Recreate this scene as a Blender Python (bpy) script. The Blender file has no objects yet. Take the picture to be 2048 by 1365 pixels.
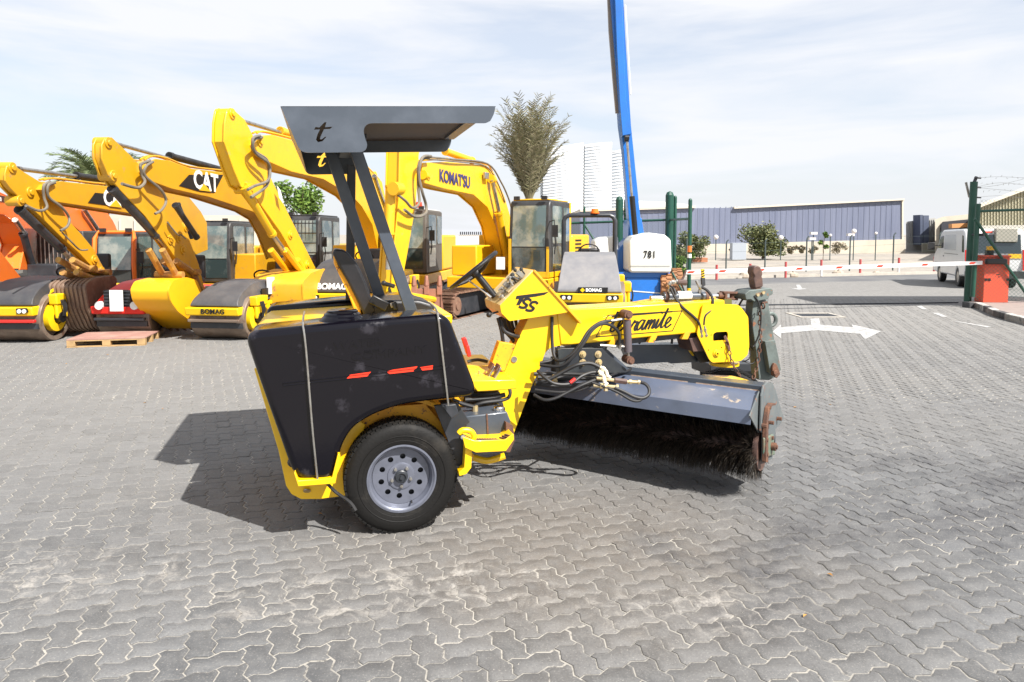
import bpy, bmesh, math, random
from math import radians, sin, cos, tan, pi, atan2, sqrt
from mathutils import Vector, Matrix
random.seed(7)
scene = bpy.context.scene
COL = scene.collection

# ---------------------------------------------------------------- camera
FPX, PITCH, CAMH, PCY = 1400.0, radians(3.7), 1.8, 560.0
cam_d = bpy.data.cameras.new('camera'); cam = bpy.data.objects.new('camera', cam_d); COL.objects.link(cam)
cam.location = (0, 0, CAMH); cam.rotation_euler = (radians(90) - PITCH, 0, 0)
cam_d.sensor_width = 36; cam_d.lens = FPX / 2048 * 36
cam_d.shift_y = -(682.5 - PCY) / 2048
cam_d.clip_start = .1; cam_d.clip_end = 6000
scene.camera = cam

# ---------------------------------------------------------------- world, sun, exposure
SUNV = Vector((0.64, -0.645, 1.0)).normalized()      # towards the sun
SUN_EL = math.asin(SUNV.z); SUN_AZ = atan2(SUNV.x, SUNV.y)
w = bpy.data.worlds.new('World'); scene.world = w; w.use_nodes = True
nt = w.node_tree; nt.nodes.clear()
o_ = nt.nodes.new('ShaderNodeOutputWorld'); bg = nt.nodes.new('ShaderNodeBackground')
sky = nt.nodes.new('ShaderNodeTexSky'); sky.sky_type = 'NISHITA'; sky.sun_disc = False
sky.sun_elevation = SUN_EL; sky.sun_rotation = SUN_AZ; sky.dust_density = 2.0; sky.ozone_density = 1.5
tc = nt.nodes.new('ShaderNodeTexCoord'); mp = nt.nodes.new('ShaderNodeMapping')
mp.inputs['Scale'].default_value = (1.1, 1.6, 7.0); mp.inputs['Rotation'].default_value = (.22, .12, .4)
nz = nt.nodes.new('ShaderNodeTexNoise'); nz.inputs['Scale'].default_value = 1.7; nz.inputs['Detail'].default_value = 7
nz.inputs['Roughness'].default_value = .55; nz.inputs['Distortion'].default_value = .35
rp = nt.nodes.new('ShaderNodeMapRange'); rp.inputs['From Min'].default_value = .40; rp.inputs['From Max'].default_value = .60
rp.inputs['To Min'].default_value = .58; rp.inputs['To Max'].default_value = 1.0
sep = nt.nodes.new('ShaderNodeSeparateXYZ')
hz = nt.nodes.new('ShaderNodeMapRange'); hz.inputs['From Min'].default_value = .0; hz.inputs['From Max'].default_value = .30
hz.inputs['To Min'].default_value = .93; hz.inputs['To Max'].default_value = 0.0
mxm = nt.nodes.new('ShaderNodeMath'); mxm.operation = 'MAXIMUM'
mix = nt.nodes.new('ShaderNodeMixRGB'); mix.inputs['Color2'].default_value = (4.95, 5.05, 5.3, 1)
nt.links.new(tc.outputs['Generated'], mp.inputs['Vector']); nt.links.new(mp.outputs[0], nz.inputs['Vector'])
nt.links.new(nz.outputs['Fac'], rp.inputs['Value'])
nt.links.new(tc.outputs['Generated'], sep.inputs[0]); nt.links.new(sep.outputs['Z'], hz.inputs['Value'])
nt.links.new(rp.outputs[0], mxm.inputs[0]); nt.links.new(hz.outputs[0], mxm.inputs[1])
nt.links.new(mxm.outputs[0], mix.inputs['Fac']); nt.links.new(sky.outputs[0], mix.inputs['Color1'])
nt.links.new(mix.outputs[0], bg.inputs['Color']); bg.inputs['Strength'].default_value = .10
nt.links.new(bg.outputs[0], o_.inputs['Surface'])
sd = bpy.data.lights.new('sun', 'SUN'); sd.energy = 5.0; sd.angle = radians(.5); sd.color = (1, .965, .915)
so = bpy.data.objects.new('sun', sd); COL.objects.link(so); so.rotation_euler = SUNV.to_track_quat('Z', 'Y').to_euler()
scene.view_settings.view_transform = 'Standard'; scene.view_settings.look = 'None'
scene.view_settings.gamma = 1; scene.view_settings.use_curve_mapping = False
scene.view_settings.exposure = 0.95

# ---------------------------------------------------------------- survey helpers: photo measurements -> metres
def ray(px, py):
    a = -(py - PCY) / FPX
    x = (px - 1024) / FPX
    return Vector((x, cos(PITCH) + a * sin(PITCH), a * cos(PITCH) - sin(PITCH)))
C0 = Vector((0, 0, CAMH))
def at(px, py, Y):
    r = ray(px, py); return C0 + r * (Y / r.y)
def gnd(px, py, z=0.0):
    r = ray(px, py); return C0 + r * ((z - CAMH) / r.z)
class Frame:
    """a local frame standing at origin o, u axis turned by yaw"""
    def __init__(s, o, yaw):
        s.o = Vector(o); s.yaw = yaw
        s.u = Vector((cos(yaw), sin(yaw), 0)); s.v = Vector((-sin(yaw), cos(yaw), 0))
    def loc(s, p):
        d = Vector(p) - s.o; return Vector((d.dot(s.u), d.dot(s.v), d.z))
    def side(s, px, py, v=0.0):          # point on the plane v = const -> (u, z)
        r = ray(px, py); c = C0 - s.o
        t = (v - c.dot(s.v)) / r.dot(s.v); q = s.loc(C0 + r * t); return (q.x, q.z)
    def front(s, px, py, u=0.0):         # plane u = const -> (v, z)
        r = ray(px, py); c = C0 - s.o
        t = (u - c.dot(s.u)) / r.dot(s.u); q = s.loc(C0 + r * t); return (q.y, q.z)
    def sides(s, pts, v=0.0): return [s.side(a, b, v) for a, b in pts]
    def p3(s, px, py, v=0.0):
        u, z = s.side(px, py, v); return Vector((u, v, z))

# ---------------------------------------------------------------- materials
MATS = {}
def mat(name, col, rough=.5, metal=0.0, col2=None, scale=4.0, lo=.45, hi=.7, bump=0.0, bscale=60.0, spec=.5, det=6.0,
        col3=None, s3=14.0, lo3=.62, hi3=.7, coat=0.0, alpha=None, trans=0.0, rough2=None):
    if name in MATS: return MATS[name]
    m = bpy.data.materials.new(name); m.use_nodes = True; n = m.node_tree; N = n.nodes; L = n.links
    b = N['Principled BSDF']; b.inputs['Roughness'].default_value = rough; b.inputs['Metallic'].default_value = metal
    b.inputs['Specular IOR Level'].default_value = spec; b.inputs['Coat Weight'].default_value = coat
    b.inputs['Coat Roughness'].default_value = .12
    c = (*col, 1); b.inputs['Base Color'].default_value = c
    tcn = N.new('ShaderNodeTexCoord'); last = None
    if col2 is not None:
        z = N.new('ShaderNodeTexNoise'); z.inputs['Scale'].default_value = scale; z.inputs['Detail'].default_value = det
        z.inputs['Roughness'].default_value = .62
        r = N.new('ShaderNodeMapRange'); r.inputs['From Min'].default_value = lo; r.inputs['From Max'].default_value = hi
        x = N.new('ShaderNodeMixRGB'); x.inputs['Color1'].default_value = c; x.inputs['Color2'].default_value = (*col2, 1)
        L.new(tcn.outputs['Object'], z.inputs['Vector']); L.new(z.outputs['Fac'], r.inputs['Value']); L.new(r.outputs[0], x.inputs['Fac'])
        last = x
        if rough2 is not None:
            rr = N.new('ShaderNodeMapRange'); rr.inputs['To Min'].default_value = rough; rr.inputs['To Max'].default_value = rough2
            L.new(r.outputs[0], rr.inputs['Value']); L.new(rr.outputs[0], b.inputs['Roughness'])
    if col3 is not None:
        z = N.new('ShaderNodeTexNoise'); z.inputs['Scale'].default_value = s3; z.inputs['Detail'].default_value = 8
        z.inputs['Roughness'].default_value = .7
        r = N.new('ShaderNodeMapRange'); r.inputs['From Min'].default_value = lo3; r.inputs['From Max'].default_value = hi3
        x = N.new('ShaderNodeMixRGB'); x.inputs['Color1'].default_value = c; x.inputs['Color2'].default_value = (*col3, 1)
        L.new(tcn.outputs['Object'], z.inputs['Vector']); L.new(z.outputs['Fac'], r.inputs['Value']); L.new(r.outputs[0], x.inputs['Fac'])
        if last: L.new(last.outputs[0], x.inputs['Color1'])
        last = x
    if last: L.new(last.outputs[0], b.inputs['Base Color'])
    if bump:
        z = N.new('ShaderNodeTexNoise'); z.inputs['Scale'].default_value = bscale; z.inputs['Detail'].default_value = 4
        bb = N.new('ShaderNodeBump'); bb.inputs['Strength'].default_value = bump; bb.inputs['Distance'].default_value = .01
        L.new(tcn.outputs['Object'], z.inputs['Vector']); L.new(z.outputs['Fac'], bb.inputs['Height']); L.new(bb.outputs[0], b.inputs['Normal'])
    if trans: b.inputs['Transmission Weight'].default_value = trans; b.inputs['IOR'].default_value = 1.1
    if alpha is not None: b.inputs['Alpha'].default_value = alpha
    MATS[name] = m; return m

YEL = (.86, .60, .002)
M_yel = mat('sweeper_yellow', (.84, .51, .001), .38, 0, (.79, .46, .002), 3, col3=(.42, .22, .06), s3=22, lo3=.70, hi3=.74, coat=.3)
M_yrust_shade = mat('worn_shaded_yellow', (.78, .38, .010), .5, 0, (.68, .30, .015), 5, col3=(.16, .06, .03), s3=26, lo3=.58, hi3=.63)  # orange of the shaded wheel arch put into the colour; dark flecks are rust
M_ypanel = mat('faded_console', (.70, .52, .24), .5, 0, (.62, .40, .12), 9, col3=(.2, .1, .05), s3=40, lo3=.64, hi3=.68)
M_grey = mat('steel_grey_paint', (.046, .057, .074), .36, 0, (.066, .079, .10), 5, col3=(.24, .22, .20), s3=13, lo3=.66, hi3=.80, coat=.2)
M_hood = mat('broom_hood_paint', (.095, .115, .165), .33, 0, (.075, .09, .125), 4, col3=(.34, .28, .22), s3=9, lo3=.62, hi3=.66, coat=.2)
M_gdark = mat('dark_grey_paint', (.022, .025, .03), .42, 0, (.045, .045, .05), 5)
M_blk = mat('black_plastic', (.003, .0026, .005), .13, 0, (.022, .020, .026), 6, .60, .70, bump=.05, bscale=26, rough2=.45, spec=.32, col3=(.09, .08, .07), s3=34, lo3=.73, hi3=.80)
M_black = mat('black_rubber', (.012, .012, .013), .55, 0, (.03, .028, .026), 9)
M_hose = mat('hose_rubber', (.010, .010, .011), .55, 0, (.022, .02, .019), 6)
M_blackp = mat('black_paint', (.008, .008, .009), .35)
M_tyre = mat('tyre_rubber', (.007, .0065, .006), .66, 0, (.034, .030, .025), 5, .52, .76, bump=.2, bscale=60, spec=.25)
M_rim = mat('rim_grey', (.15, .16, .20), .33, .35, (.11, .12, .15), 8, col3=(.3, .28, .25), s3=30, lo3=.70, hi3=.76)
M_steel = mat('bare_steel', (.42, .41, .38), .32, .85, (.25, .22, .19), 12)
M_chrome = mat('chrome', (.72, .72, .72), .12, 1.0)
M_rust = mat('rusty_steel', (.10, .05, .034), .75, .1, (.19, .085, .045), 18, bump=.3, bscale=90)
M_brown = mat('brown_primer', (.075, .042, .034), .55, 0, (.13, .07, .05), 14, bump=.15)
M_brass = mat('brass_fitting', (.60, .47, .24), .35, .6, (.5, .42, .3), 20)
M_hitch = mat('weathered_green_grey', (.115, .14, .13), .6, .1, (.07, .08, .075), 6, col3=(.24, .10, .05), s3=16, lo3=.60, hi3=.66, bump=.15)
M_red = mat('red_paint', (.50, .02, .015), .45)
M_redst = mat('red_sticker', (.78, .035, .008), .45)
M_white = mat('white_paint', (.75, .75, .73), .45, 0, (.6, .58, .54), 6)
M_txt = mat('black_print', (.006, .006, .007), .5)
M_txtw = mat('white_print', (.78, .78, .76), .5)
M_txtn = mat('navy_print', (.035, .035, .12), .5)
M_vinyl = mat('seat_vinyl', (.008, .008, .010), .42, 0, (.018, .016, .018), 6, bump=.1)
M_gl = mat('cab_glass', (.085, .125, .12), .05, 0, (.23, .25, .22), 2.3, .44, .60, spec=.9, coat=.6)
M_gld = mat('dark_cab_glass', (.03, .045, .045), .05, 0, (.14, .16, .15), 2.1, .48, .66, spec=.9, coat=.6)
M_cat = mat('digger_amber', (.56, .29, .007), .45, 0, (.48, .24, .010), 1.6, col3=(.30, .20, .10), s3=7, lo3=.60, hi3=.74, coat=.15)
M_kom = mat('digger_bright_yellow', (.76, .42, .006), .42, 0, (.68, .37, .010), 1.6, col3=(.42, .29, .12), s3=7, lo3=.60, hi3=.76, coat=.15)
M_org = mat('digger_orange', (.80, .17, .012), .42, 0, (.70, .14, .015), 1.5, col3=(.36, .16, .09), s3=7, lo3=.60, hi3=.75, coat=.15)
M_bom = mat('roller_yellow', (.78, .48, .004), .42, 0, (.78, .50, .01), 3, col3=(.35, .2, .08), s3=8, lo3=.66, hi3=.74)
M_bhood = mat('roller_hood_grey', (.035, .035, .04), .5, 0, (.07, .068, .066), 2.5, .4, .7)
M_bhood2 = mat('roller_hood_dusty', (.15, .15, .16), .5, 0, (.22, .21, .205), 2.5, .4, .7)
M_drum = mat('drum_steel', (.17, .125, .095), .5, .3, (.26, .20, .15), 3, col3=(.11, .055, .035), s3=5, lo3=.55, hi3=.7)
M_bkt = mat('rusty_bucket', (.13, .075, .05), .65, .1, (.26, .18, .13), 3, bump=.3, bscale=25)
M_bkty = mat('worn_yellow_bucket', (.66, .34, .012), .55, 0, (.68, .36, .03), 3, col3=(.28, .12, .05), s3=7, lo3=.58, hi3=.68)
M_bktr = mat('reddish_bucket', (.30, .13, .085), .6, 0, (.22, .10, .07), 4)
M_track = mat('track_steel', (.20, .11, .075), .65, .2, (.30, .19, .13), 5)
M_cab = mat('cab_dark_frame', (.03, .03, .032), .45, 0, (.06, .055, .05), 3)
M_rollr = mat('roller_red', (.66, .02, .012), .4, 0, (.55, .02, .015), 3)
M_blue = mat('lift_blue', (.012, .14, .50), .35, 0, (.015, .12, .42), 2, coat=.3)
M_lw = mat('lift_white', (.68, .69, .66), .4, 0, (.60, .60, .55), 2)
M_green = mat('fence_green', (.006, .055, .035), .45, 0, (.01, .07, .045), 4, col3=(.35, .33, .28), s3=25, lo3=.68, hi3=.73)
M_mesh = mat('mesh_green_wire', (.02, .075, .055), .5)
M_pedr = mat('pedestal_red', (.66, .085, .04), .42, 0, (.56, .075, .04), 3)

# ---------------------------------------------------------------- mesh building
class MB:
    def __init__(s): s.v = []; s.f = []
    def add(s, vs, fs):
        n = len(s.v); s.v += [tuple(q) for q in vs]; s.f += [tuple(i + n for i in f) for f in fs]; return s
    def box(s, c, d, rz=0, ry=0, rx=0):
        m = Matrix.Rotation(rz, 3, 'Z') @ Matrix.Rotation(ry, 3, 'Y') @ Matrix.Rotation(rx, 3, 'X'); c = Vector(c)
        vs = [c + m @ Vector((x * d[0] / 2, y * d[1] / 2, z * d[2] / 2)) for x in (-1, 1) for y in (-1, 1) for z in (-1, 1)]
        return s.add(vs, [(0, 1, 3, 2), (4, 6, 7, 5), (0, 4, 5, 1), (2, 3, 7, 6), (0, 2, 6, 4), (1, 5, 7, 3)])
    def bb(s, a, b):
        return s.box([(a[i] + b[i]) / 2 for i in range(3)], [abs(b[i] - a[i]) for i in range(3)])
    def prism(s, uz, v0, v1, uz2=None):              # outline in (u,z), pushed through v
        uz2 = uz2 or uz; n = len(uz)
        ar = sum(uz[i][0] * uz[(i + 1) % n][1] - uz[(i + 1) % n][0] * uz[i][1] for i in range(n))
        if (ar > 0) == (v1 > v0): uz = uz[::-1]; uz2 = uz2[::-1]
        vs = [(u, v0, z) for u, z in uz] + [(u, v1, z) for u, z in uz2]
        fs = [tuple(range(n))[::-1], tuple(range(n, 2 * n))]
        fs += [(i, (i + 1) % n, n + (i + 1) % n, n + i) for i in range(n)]
        return s.add(vs, fs)
    def prismx(s, vz, u0, u1, vz2=None):             # outline in (v,z), pushed through u
        vz2 = vz2 or vz; n = len(vz)
        vs = [(u0, a, z) for a, z in vz] + [(u1, a, z) for a, z in vz2]
        return s.add(vs, [tuple(range(n)), tuple(range(n, 2 * n))[::-1]] + [(i, n + i, n + (i + 1) % n, (i + 1) % n) for i in range(n)])
    def prismz(s, xy, z0, z1):
        n = len(xy)
        ar = sum(xy[i][0] * xy[(i + 1) % n][1] - xy[(i + 1) % n][0] * xy[i][1] for i in range(n))
        if ar < 0: xy = xy[::-1]
        vs = [(a, b, z0) for a, b in xy] + [(a, b, z1) for a, b in xy]
        return s.add(vs, [tuple(range(n))[::-1], tuple(range(n, 2 * n))] + [(i, (i + 1) % n, n + (i + 1) % n, n + i) for i in range(n)])
    def cyl(s, a, b, r, n=12, r2=None, cap=True):
        a = Vector(a); b = Vector(b); d = (b - a)
        if d.length < 1e-6: return s
        d.normalize(); r2 = r if r2 is None else r2
        x = d.orthogonal().normalized(); y = d.cross(x)
        vs = [a + (x * cos(2 * pi * i / n) + y * sin(2 * pi * i / n)) * r for i in range(n)]
        vs += [b + (x * cos(2 * pi * i / n) + y * sin(2 * pi * i / n)) * r2 for i in range(n)]
        fs = [(i, (i + 1) % n, n + (i + 1) % n, n + i) for i in range(n)]
        if cap: fs += [tuple(range(n))[::-1], tuple(range(n, 2 * n))]
        return s.add(vs, fs)
    def tube(s, pts, r, n=8, smooth=0, closed=False):
        pts = [Vector(p) for p in pts]
        if smooth: pts = spline(pts, smooth)
        rings = []; prev = None; m = len(pts)
        for i, p in enumerate(pts):
            if closed: t = (pts[(i + 1) % m] - pts[i - 1]).normalized()
            else: t = (pts[min(i + 1, m - 1)] - pts[max(i - 1, 0)]).normalized()
            x = t.orthogonal().normalized() if prev is None else (prev - t * prev.dot(t)).normalized()
            prev = x; y = t.cross(x)
            rr = r[i] if isinstance(r, (list, tuple)) else r
            rings.append([p + (x * cos(2 * pi * k / n) + y * sin(2 * pi * k / n)) * rr for k in range(n)])
        vs = [q for g in rings for q in g]; fs = []
        for i in range(m if closed else m - 1):
            j = (i + 1) % m
            fs += [(i * n + k, i * n + (k + 1) % n, j * n + (k + 1) % n, j * n + k) for k in range(n)]
        if not closed: fs += [tuple(range(n))[::-1], tuple(range((m - 1) * n, m * n))]
        return s.add(vs, fs)
    def lathe(s, prof, o, axis, n=32):               # prof: (radius, along axis)
        o = Vector(o); d = Vector(axis).normalized(); x = d.orthogonal().normalized(); y = d.cross(x)
        if abs(d.y) > .9: x = Vector((1, 0, 0)); y = d.cross(x)
        vs = [o + d * h + (x * cos(2 * pi * k / n) + y * sin(2 * pi * k / n)) * r for r, h in prof for k in range(n)]
        fs = [(i * n + k, i * n + (k + 1) % n, (i + 1) * n + (k + 1) % n, (i + 1) * n + k) for i in range(len(prof) - 1) for k in range(n)]
        return s.add(vs, fs)
    def ball(s, c, r, n=10, m=6, sc=(1, 1, 1)):
        c = Vector(c); vs = []; fs = []
        for i in range(m + 1):
            t = pi * i / m
            vs += [c + Vector((sin(t) * cos(2 * pi * k / n) * sc[0], sin(t) * sin(2 * pi * k / n) * sc[1], cos(t) * sc[2])) * r for k in range(n)]
        fs = [(i * n + k, (i + 1) * n + k, (i + 1) * n + (k + 1) % n, i * n + (k + 1) % n) for i in range(m) for k in range(n)]
        return s.add(vs, fs)
    def mesh(s, name, m=None, sharp=32):
        me = bpy.data.meshes.new(name); me.from_pydata(s.v, [], s.f); me.update()
        bm = bmesh.new(); bm.from_mesh(me)
        bmesh.ops.remove_doubles(bm, verts=bm.verts, dist=1e-5)
        bmesh.ops.dissolve_degenerate(bm, edges=bm.edges, dist=1e-5)
        bmesh.ops.recalc_face_normals(bm, faces=bm.faces); bm.to_mesh(me); bm.free()
        if sharp: me.shade_smooth(); me.set_sharp_from_angle(angle=radians(sharp))
        if m: me.materials.append(m)
        return me
    def build(s, name, m, parent=None, bev=0, seg=2, sharp=32, label=None, kind=None, sub=0, wn=False):
        me = s.mesh(name, m, sharp); o = bpy.data.objects.new(name, me); COL.objects.link(o); o.parent = parent
        if bev:
            b = o.modifiers.new('bevel', 'BEVEL'); b.width = bev; b.segments = seg; b.limit_method = 'ANGLE'; b.angle_limit = radians(38)
        if wn: o.modifiers.new('normals', 'WEIGHTED_NORMAL').keep_sharp = True
        if label: o['label'] = label
        if kind: o['kind'] = kind
        return o
def spline(pts, k):
    out = []; n = len(pts)
    for i in range(n - 1):
        p0, p1, p2, p3 = pts[max(i - 1, 0)], pts[i], pts[i + 1], pts[min(i + 2, n - 1)]
        for j in range(k):
            t = j / k
            out.append(.5 * ((2 * p1) + (p2 - p0) * t + (2 * p0 - 5 * p1 + 4 * p2 - p3) * t * t + (3 * p1 - p0 - 3 * p2 + p3) * t ** 3))
    out.append(pts[-1]); return out
def rounded(poly, r, k=4):
    out = []; n = len(poly)
    for i in range(n):
        a, b, c = Vector(poly[i - 1]), Vector(poly[i]), Vector(poly[(i + 1) % n])
        rr = min(r, (a - b).length * .45, (c - b).length * .45)
        p = b + (a - b).normalized() * rr; q = b + (c - b).normalized() * rr
        for j in range(k + 1):
            t = j / k; out.append(tuple(p * (1 - t) ** 2 + b * 2 * t * (1 - t) + q * t * t))
    return out
def thing(name, label, cat, loc=(0, 0, 0), rz=0, group=None):
    o = bpy.data.objects.new(name, None); COL.objects.link(o); o.location = loc; o.rotation_euler = (0, 0, rz)
    o.empty_display_size = .2; o['label'] = label; o['category'] = cat
    if group: o['group'] = group
    return o
def tag(o, label, cat, group=None, kind=None):
    if label: o['label'] = label
    if cat: o['category'] = cat
    if group: o['group'] = group
    if kind: o['kind'] = kind
    return o
def curve_mesh(name, loops, depth, m, parent, o, ux, uy, bev=0, **kw):
    """flat plate with holes: loops are 2D outlines (first outer, rest holes), pushed to +-depth about the plane (o, ux, uy)"""
    cu = bpy.data.curves.new(name, 'CURVE'); cu.dimensions = '2D'; cu.fill_mode = 'BOTH'; cu.extrude = depth; cu.bevel_depth = 0
    for lp in loops:
        sp = cu.splines.new('POLY'); sp.points.add(len(lp) - 1); sp.use_cyclic_u = True
        for i, p in enumerate(lp): sp.points[i].co = (p[0], p[1], 0, 1)
    return curve_to(name, cu, m, parent, o, ux, uy, **kw)
def curve_to(name, cu, m, parent, o, ux, uy, label=None):
    t = bpy.data.objects.new('tmp', cu); COL.objects.link(t)
    me = bpy.data.meshes.new_from_object(t.evaluated_get(bpy.context.evaluated_depsgraph_get()))
    bpy.data.objects.remove(t); bpy.data.curves.remove(cu)
    ux = Vector(ux).normalized(); uy = Vector(uy).normalized(); uz = ux.cross(uy)
    M = Matrix((ux, uy, uz)).transposed().to_4x4(); M.translation = Vector(o)
    me.transform(M); me.name = name
    me.materials.clear(); me.materials.append(m)
    ob = bpy.data.objects.new(name, me); COL.objects.link(ob); ob.parent = parent
    if label: ob['label'] = label
    return ob
def text(name, s, size, m, parent, o, ux, uy, shear=0, off=0, sx=1.0, space=1.0, depth=.0015, align='LEFT', label=None):
    cu = bpy.data.curves.new(name, 'FONT'); cu.body = s; cu.size = size; cu.shear = shear; cu.offset = off; cu.space_character = space
    cu.extrude = depth; cu.align_x = align; cu.resolution_u = 3
    ux = Vector(ux).normalized()
    t = bpy.data.objects.new('tmp', cu); COL.objects.link(t)
    me = bpy.data.meshes.new_from_object(t.evaluated_get(bpy.context.evaluated_depsgraph_get()))
    bpy.data.objects.remove(t); bpy.data.curves.remove(cu)
    uy = Vector(uy).normalized(); uz = ux.cross(uy)
    M = Matrix((ux, uy, uz)).transposed().to_4x4() @ Matrix.Diagonal((sx, 1, 1, 1)); M.translation = Vector(o)
    me.transform(M); me.name = name; me.materials.clear(); me.materials.append(m)
    ob = bpy.data.objects.new(name, me); COL.objects.link(ob); ob.parent = parent
    if label: ob['label'] = label
    return ob
def circle(cx, cy, r, n=16): return [(cx + r * cos(2 * pi * i / n), cy + r * sin(2 * pi * i / n)) for i in range(n)]
def copy_tree(o, parent=None):
    c = o.copy(); COL.objects.link(c); c.parent = parent
    for ch in list(o.children): copy_tree(ch, c)
    return c
# ================================================================ THE GROUND
def worldmat(name, build):
    m = bpy.data.materials.new(name); m.use_nodes = True; build(m.node_tree, m.node_tree.nodes, m.node_tree.links, m.node_tree.nodes['Principled BSDF']); return m
def noise(N, L, src, scale, det=5, rough=.6, dist=0):
    z = N.new('ShaderNodeTexNoise'); z.inputs['Scale'].default_value = scale; z.inputs['Detail'].default_value = det
    z.inputs['Roughness'].default_value = rough; z.inputs['Distortion'].default_value = dist; L.new(src, z.inputs['Vector']); return z.outputs['Fac']
def mrange(N, L, src, a, b, c=0, d=1, smooth=False):
    r = N.new('ShaderNodeMapRange'); L.new(src, r.inputs['Value'])
    if smooth: r.interpolation_type = 'SMOOTHSTEP'
    for k, q in zip(('From Min', 'From Max', 'To Min', 'To Max'), (a, b, c, d)): r.inputs[k].default_value = q
    return r.outputs[0]
def mixc(N, L, fac, a, b, mode='MIX'):
    x = N.new('ShaderNodeMixRGB'); x.blend_type = mode
    for k, q in (('Fac', fac), ('Color1', a), ('Color2', b)):
        if isinstance(q, (tuple, float, int)): x.inputs[k].default_value = (*q, 1) if isinstance(q, tuple) else q
        else: L.new(q, x.inputs[k])
    return x.outputs[0]
def mul(N, L, a, b, op='MULTIPLY'):
    x = N.new('ShaderNodeMath'); x.operation = op
    for i, q in enumerate((a, b)):
        if isinstance(q, (int, float)): x.inputs[i].default_value = q
        else: L.new(q, x.inputs[i])
    return x.outputs[0]
def blob(N, L, pos, x, y, r0, r1, sy=1.0, rot=0.0):
    """1 inside a soft spot of the ground (a stain with a place of its own), 0 outside"""
    m = N.new('ShaderNodeMapping'); m.vector_type = 'TEXTURE'; m.inputs['Location'].default_value = (x, y, 0); m.inputs['Rotation'].default_value = (0, 0, rot)
    m.inputs['Scale'].default_value = (1, sy, 1); L.new(pos, m.inputs['Vector'])
    v = N.new('ShaderNodeVectorMath'); v.operation = 'LENGTH'; L.new(m.outputs[0], v.inputs[0])
    n = noise(N, L, pos, 1.6, 5)
    s = mul(N, L, v.outputs['Value'], mul(N, L, mul(N, L, n, .5, 'SUBTRACT'), 1.6), 'ADD')
    return mrange(N, L, s, r0, r1, 1, 0, True)

def paver_nodes(n, N, L, b, far=False):
    g = N.new('ShaderNodeNewGeometry'); pos = g.outputs['Position']
    oi = N.new('ShaderNodeObjectInfo')
    rnd = mul(N, L, mul(N, L, g.outputs['Random Per Island'], oi.outputs['Random'], 'ADD'), 1.0, 'FRACT')
    c = mixc(N, L, rnd, (.080, .082, .085), (.134, .136, .139))
    big = noise(N, L, pos, .35, 6, .62, .4)
    c = mixc(N, L, mrange(N, L, big, .42, .66, 0, .55), c, (.175, .168, .157))
    # warm brown zone under the machine, a lighter one at the left, and paler with distance
    c = mixc(N, L, mul(N, L, blob(N, L, pos, .35, 3.9, .3, 2.1, .75), .75), c, (.140, .121, .101))
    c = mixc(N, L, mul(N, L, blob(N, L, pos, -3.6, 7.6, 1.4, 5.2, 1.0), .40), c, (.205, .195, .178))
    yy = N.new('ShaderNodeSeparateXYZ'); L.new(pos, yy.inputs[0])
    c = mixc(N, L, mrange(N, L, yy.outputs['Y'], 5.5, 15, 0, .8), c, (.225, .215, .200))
    # oily dark smears on the right
    st = mul(N, L, mrange(N, L, noise(N, L, pos, 1.1, 6, .66, .5), .47, .58, 0, 1), .80)
    zone = N.new('ShaderNodeMath'); zone.operation = 'MAXIMUM'; L.new(blob(N, L, pos, 1.65, 3.75, .2, 1.9, .55, .2), zone.inputs[0]); L.new(blob(N, L, pos, 3.3, 4.9, .3, 2.2, .5, .4), zone.inputs[1])
    c = mixc(N, L, mul(N, L, st, zone.outputs[0]), c, (.045, .045, .05))
    # cement smears and scrapes
    wz = N.new('ShaderNodeMath'); wz.operation = 'MAXIMUM'; L.new(blob(N, L, pos, -.6, 3.42, .3, 1.35, .30, .12), wz.inputs[0]); L.new(blob(N, L, pos, .75, 3.3, .1, 1.0, .35), wz.inputs[1])
    wz2 = N.new('ShaderNodeMath'); wz2.operation = 'MAXIMUM'; L.new(wz.outputs[0], wz2.inputs[0]); L.new(blob(N, L, pos, -2.4, 3.6, .1, 1.1, .5), wz2.inputs[1])
    ws = mrange(N, L, noise(N, L, pos, 5.5, 9, .72, 1.2), .50, .62)
    c = mixc(N, L, mul(N, L, mul(N, L, ws, wz2.outputs[0]), .8), c, (.36, .335, .30))
    ws2 = mrange(N, L, noise(N, L, pos, 2.3, 10, .78, 1.5), .62, .70)
    c = mixc(N, L, mul(N, L, ws2, .5), c, (.31, .295, .27))
    c = mixc(N, L, mrange(N, L, noise(N, L, pos, 9, 7, .7), .40, .66, 0, .40), c, (.20, .197, .19))
    # grit
    c = mixc(N, L, mrange(N, L, noise(N, L, pos, 70, 4, .75), .53, .66, 0, .62), c, (.085, .083, .08))
    c = mixc(N, L, mrange(N, L, noise(N, L, pos, 105, 4, .75), .56, .68, 0, .60), c, (.33, .31, .285))
    L.new(c, b.inputs['Base Color']); b.inputs['Roughness'].default_value = .82; b.inputs['Specular IOR Level'].default_value = .35
    h = mul(N, L, noise(N, L, pos, 120, 5, .75), mul(N, L, noise(N, L, pos, 14, 5, .6), 1.5), 'ADD')
    bp = N.new('ShaderNodeBump'); bp.inputs['Strength'].default_value = .8; bp.inputs['Distance'].default_value = .004; L.new(h, bp.inputs['Height'])
    if not far: L.new(bp.outputs[0], b.inputs['Normal'])
    return c, pos
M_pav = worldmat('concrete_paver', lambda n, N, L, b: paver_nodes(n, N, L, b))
PAVA = radians(24.3)
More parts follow.
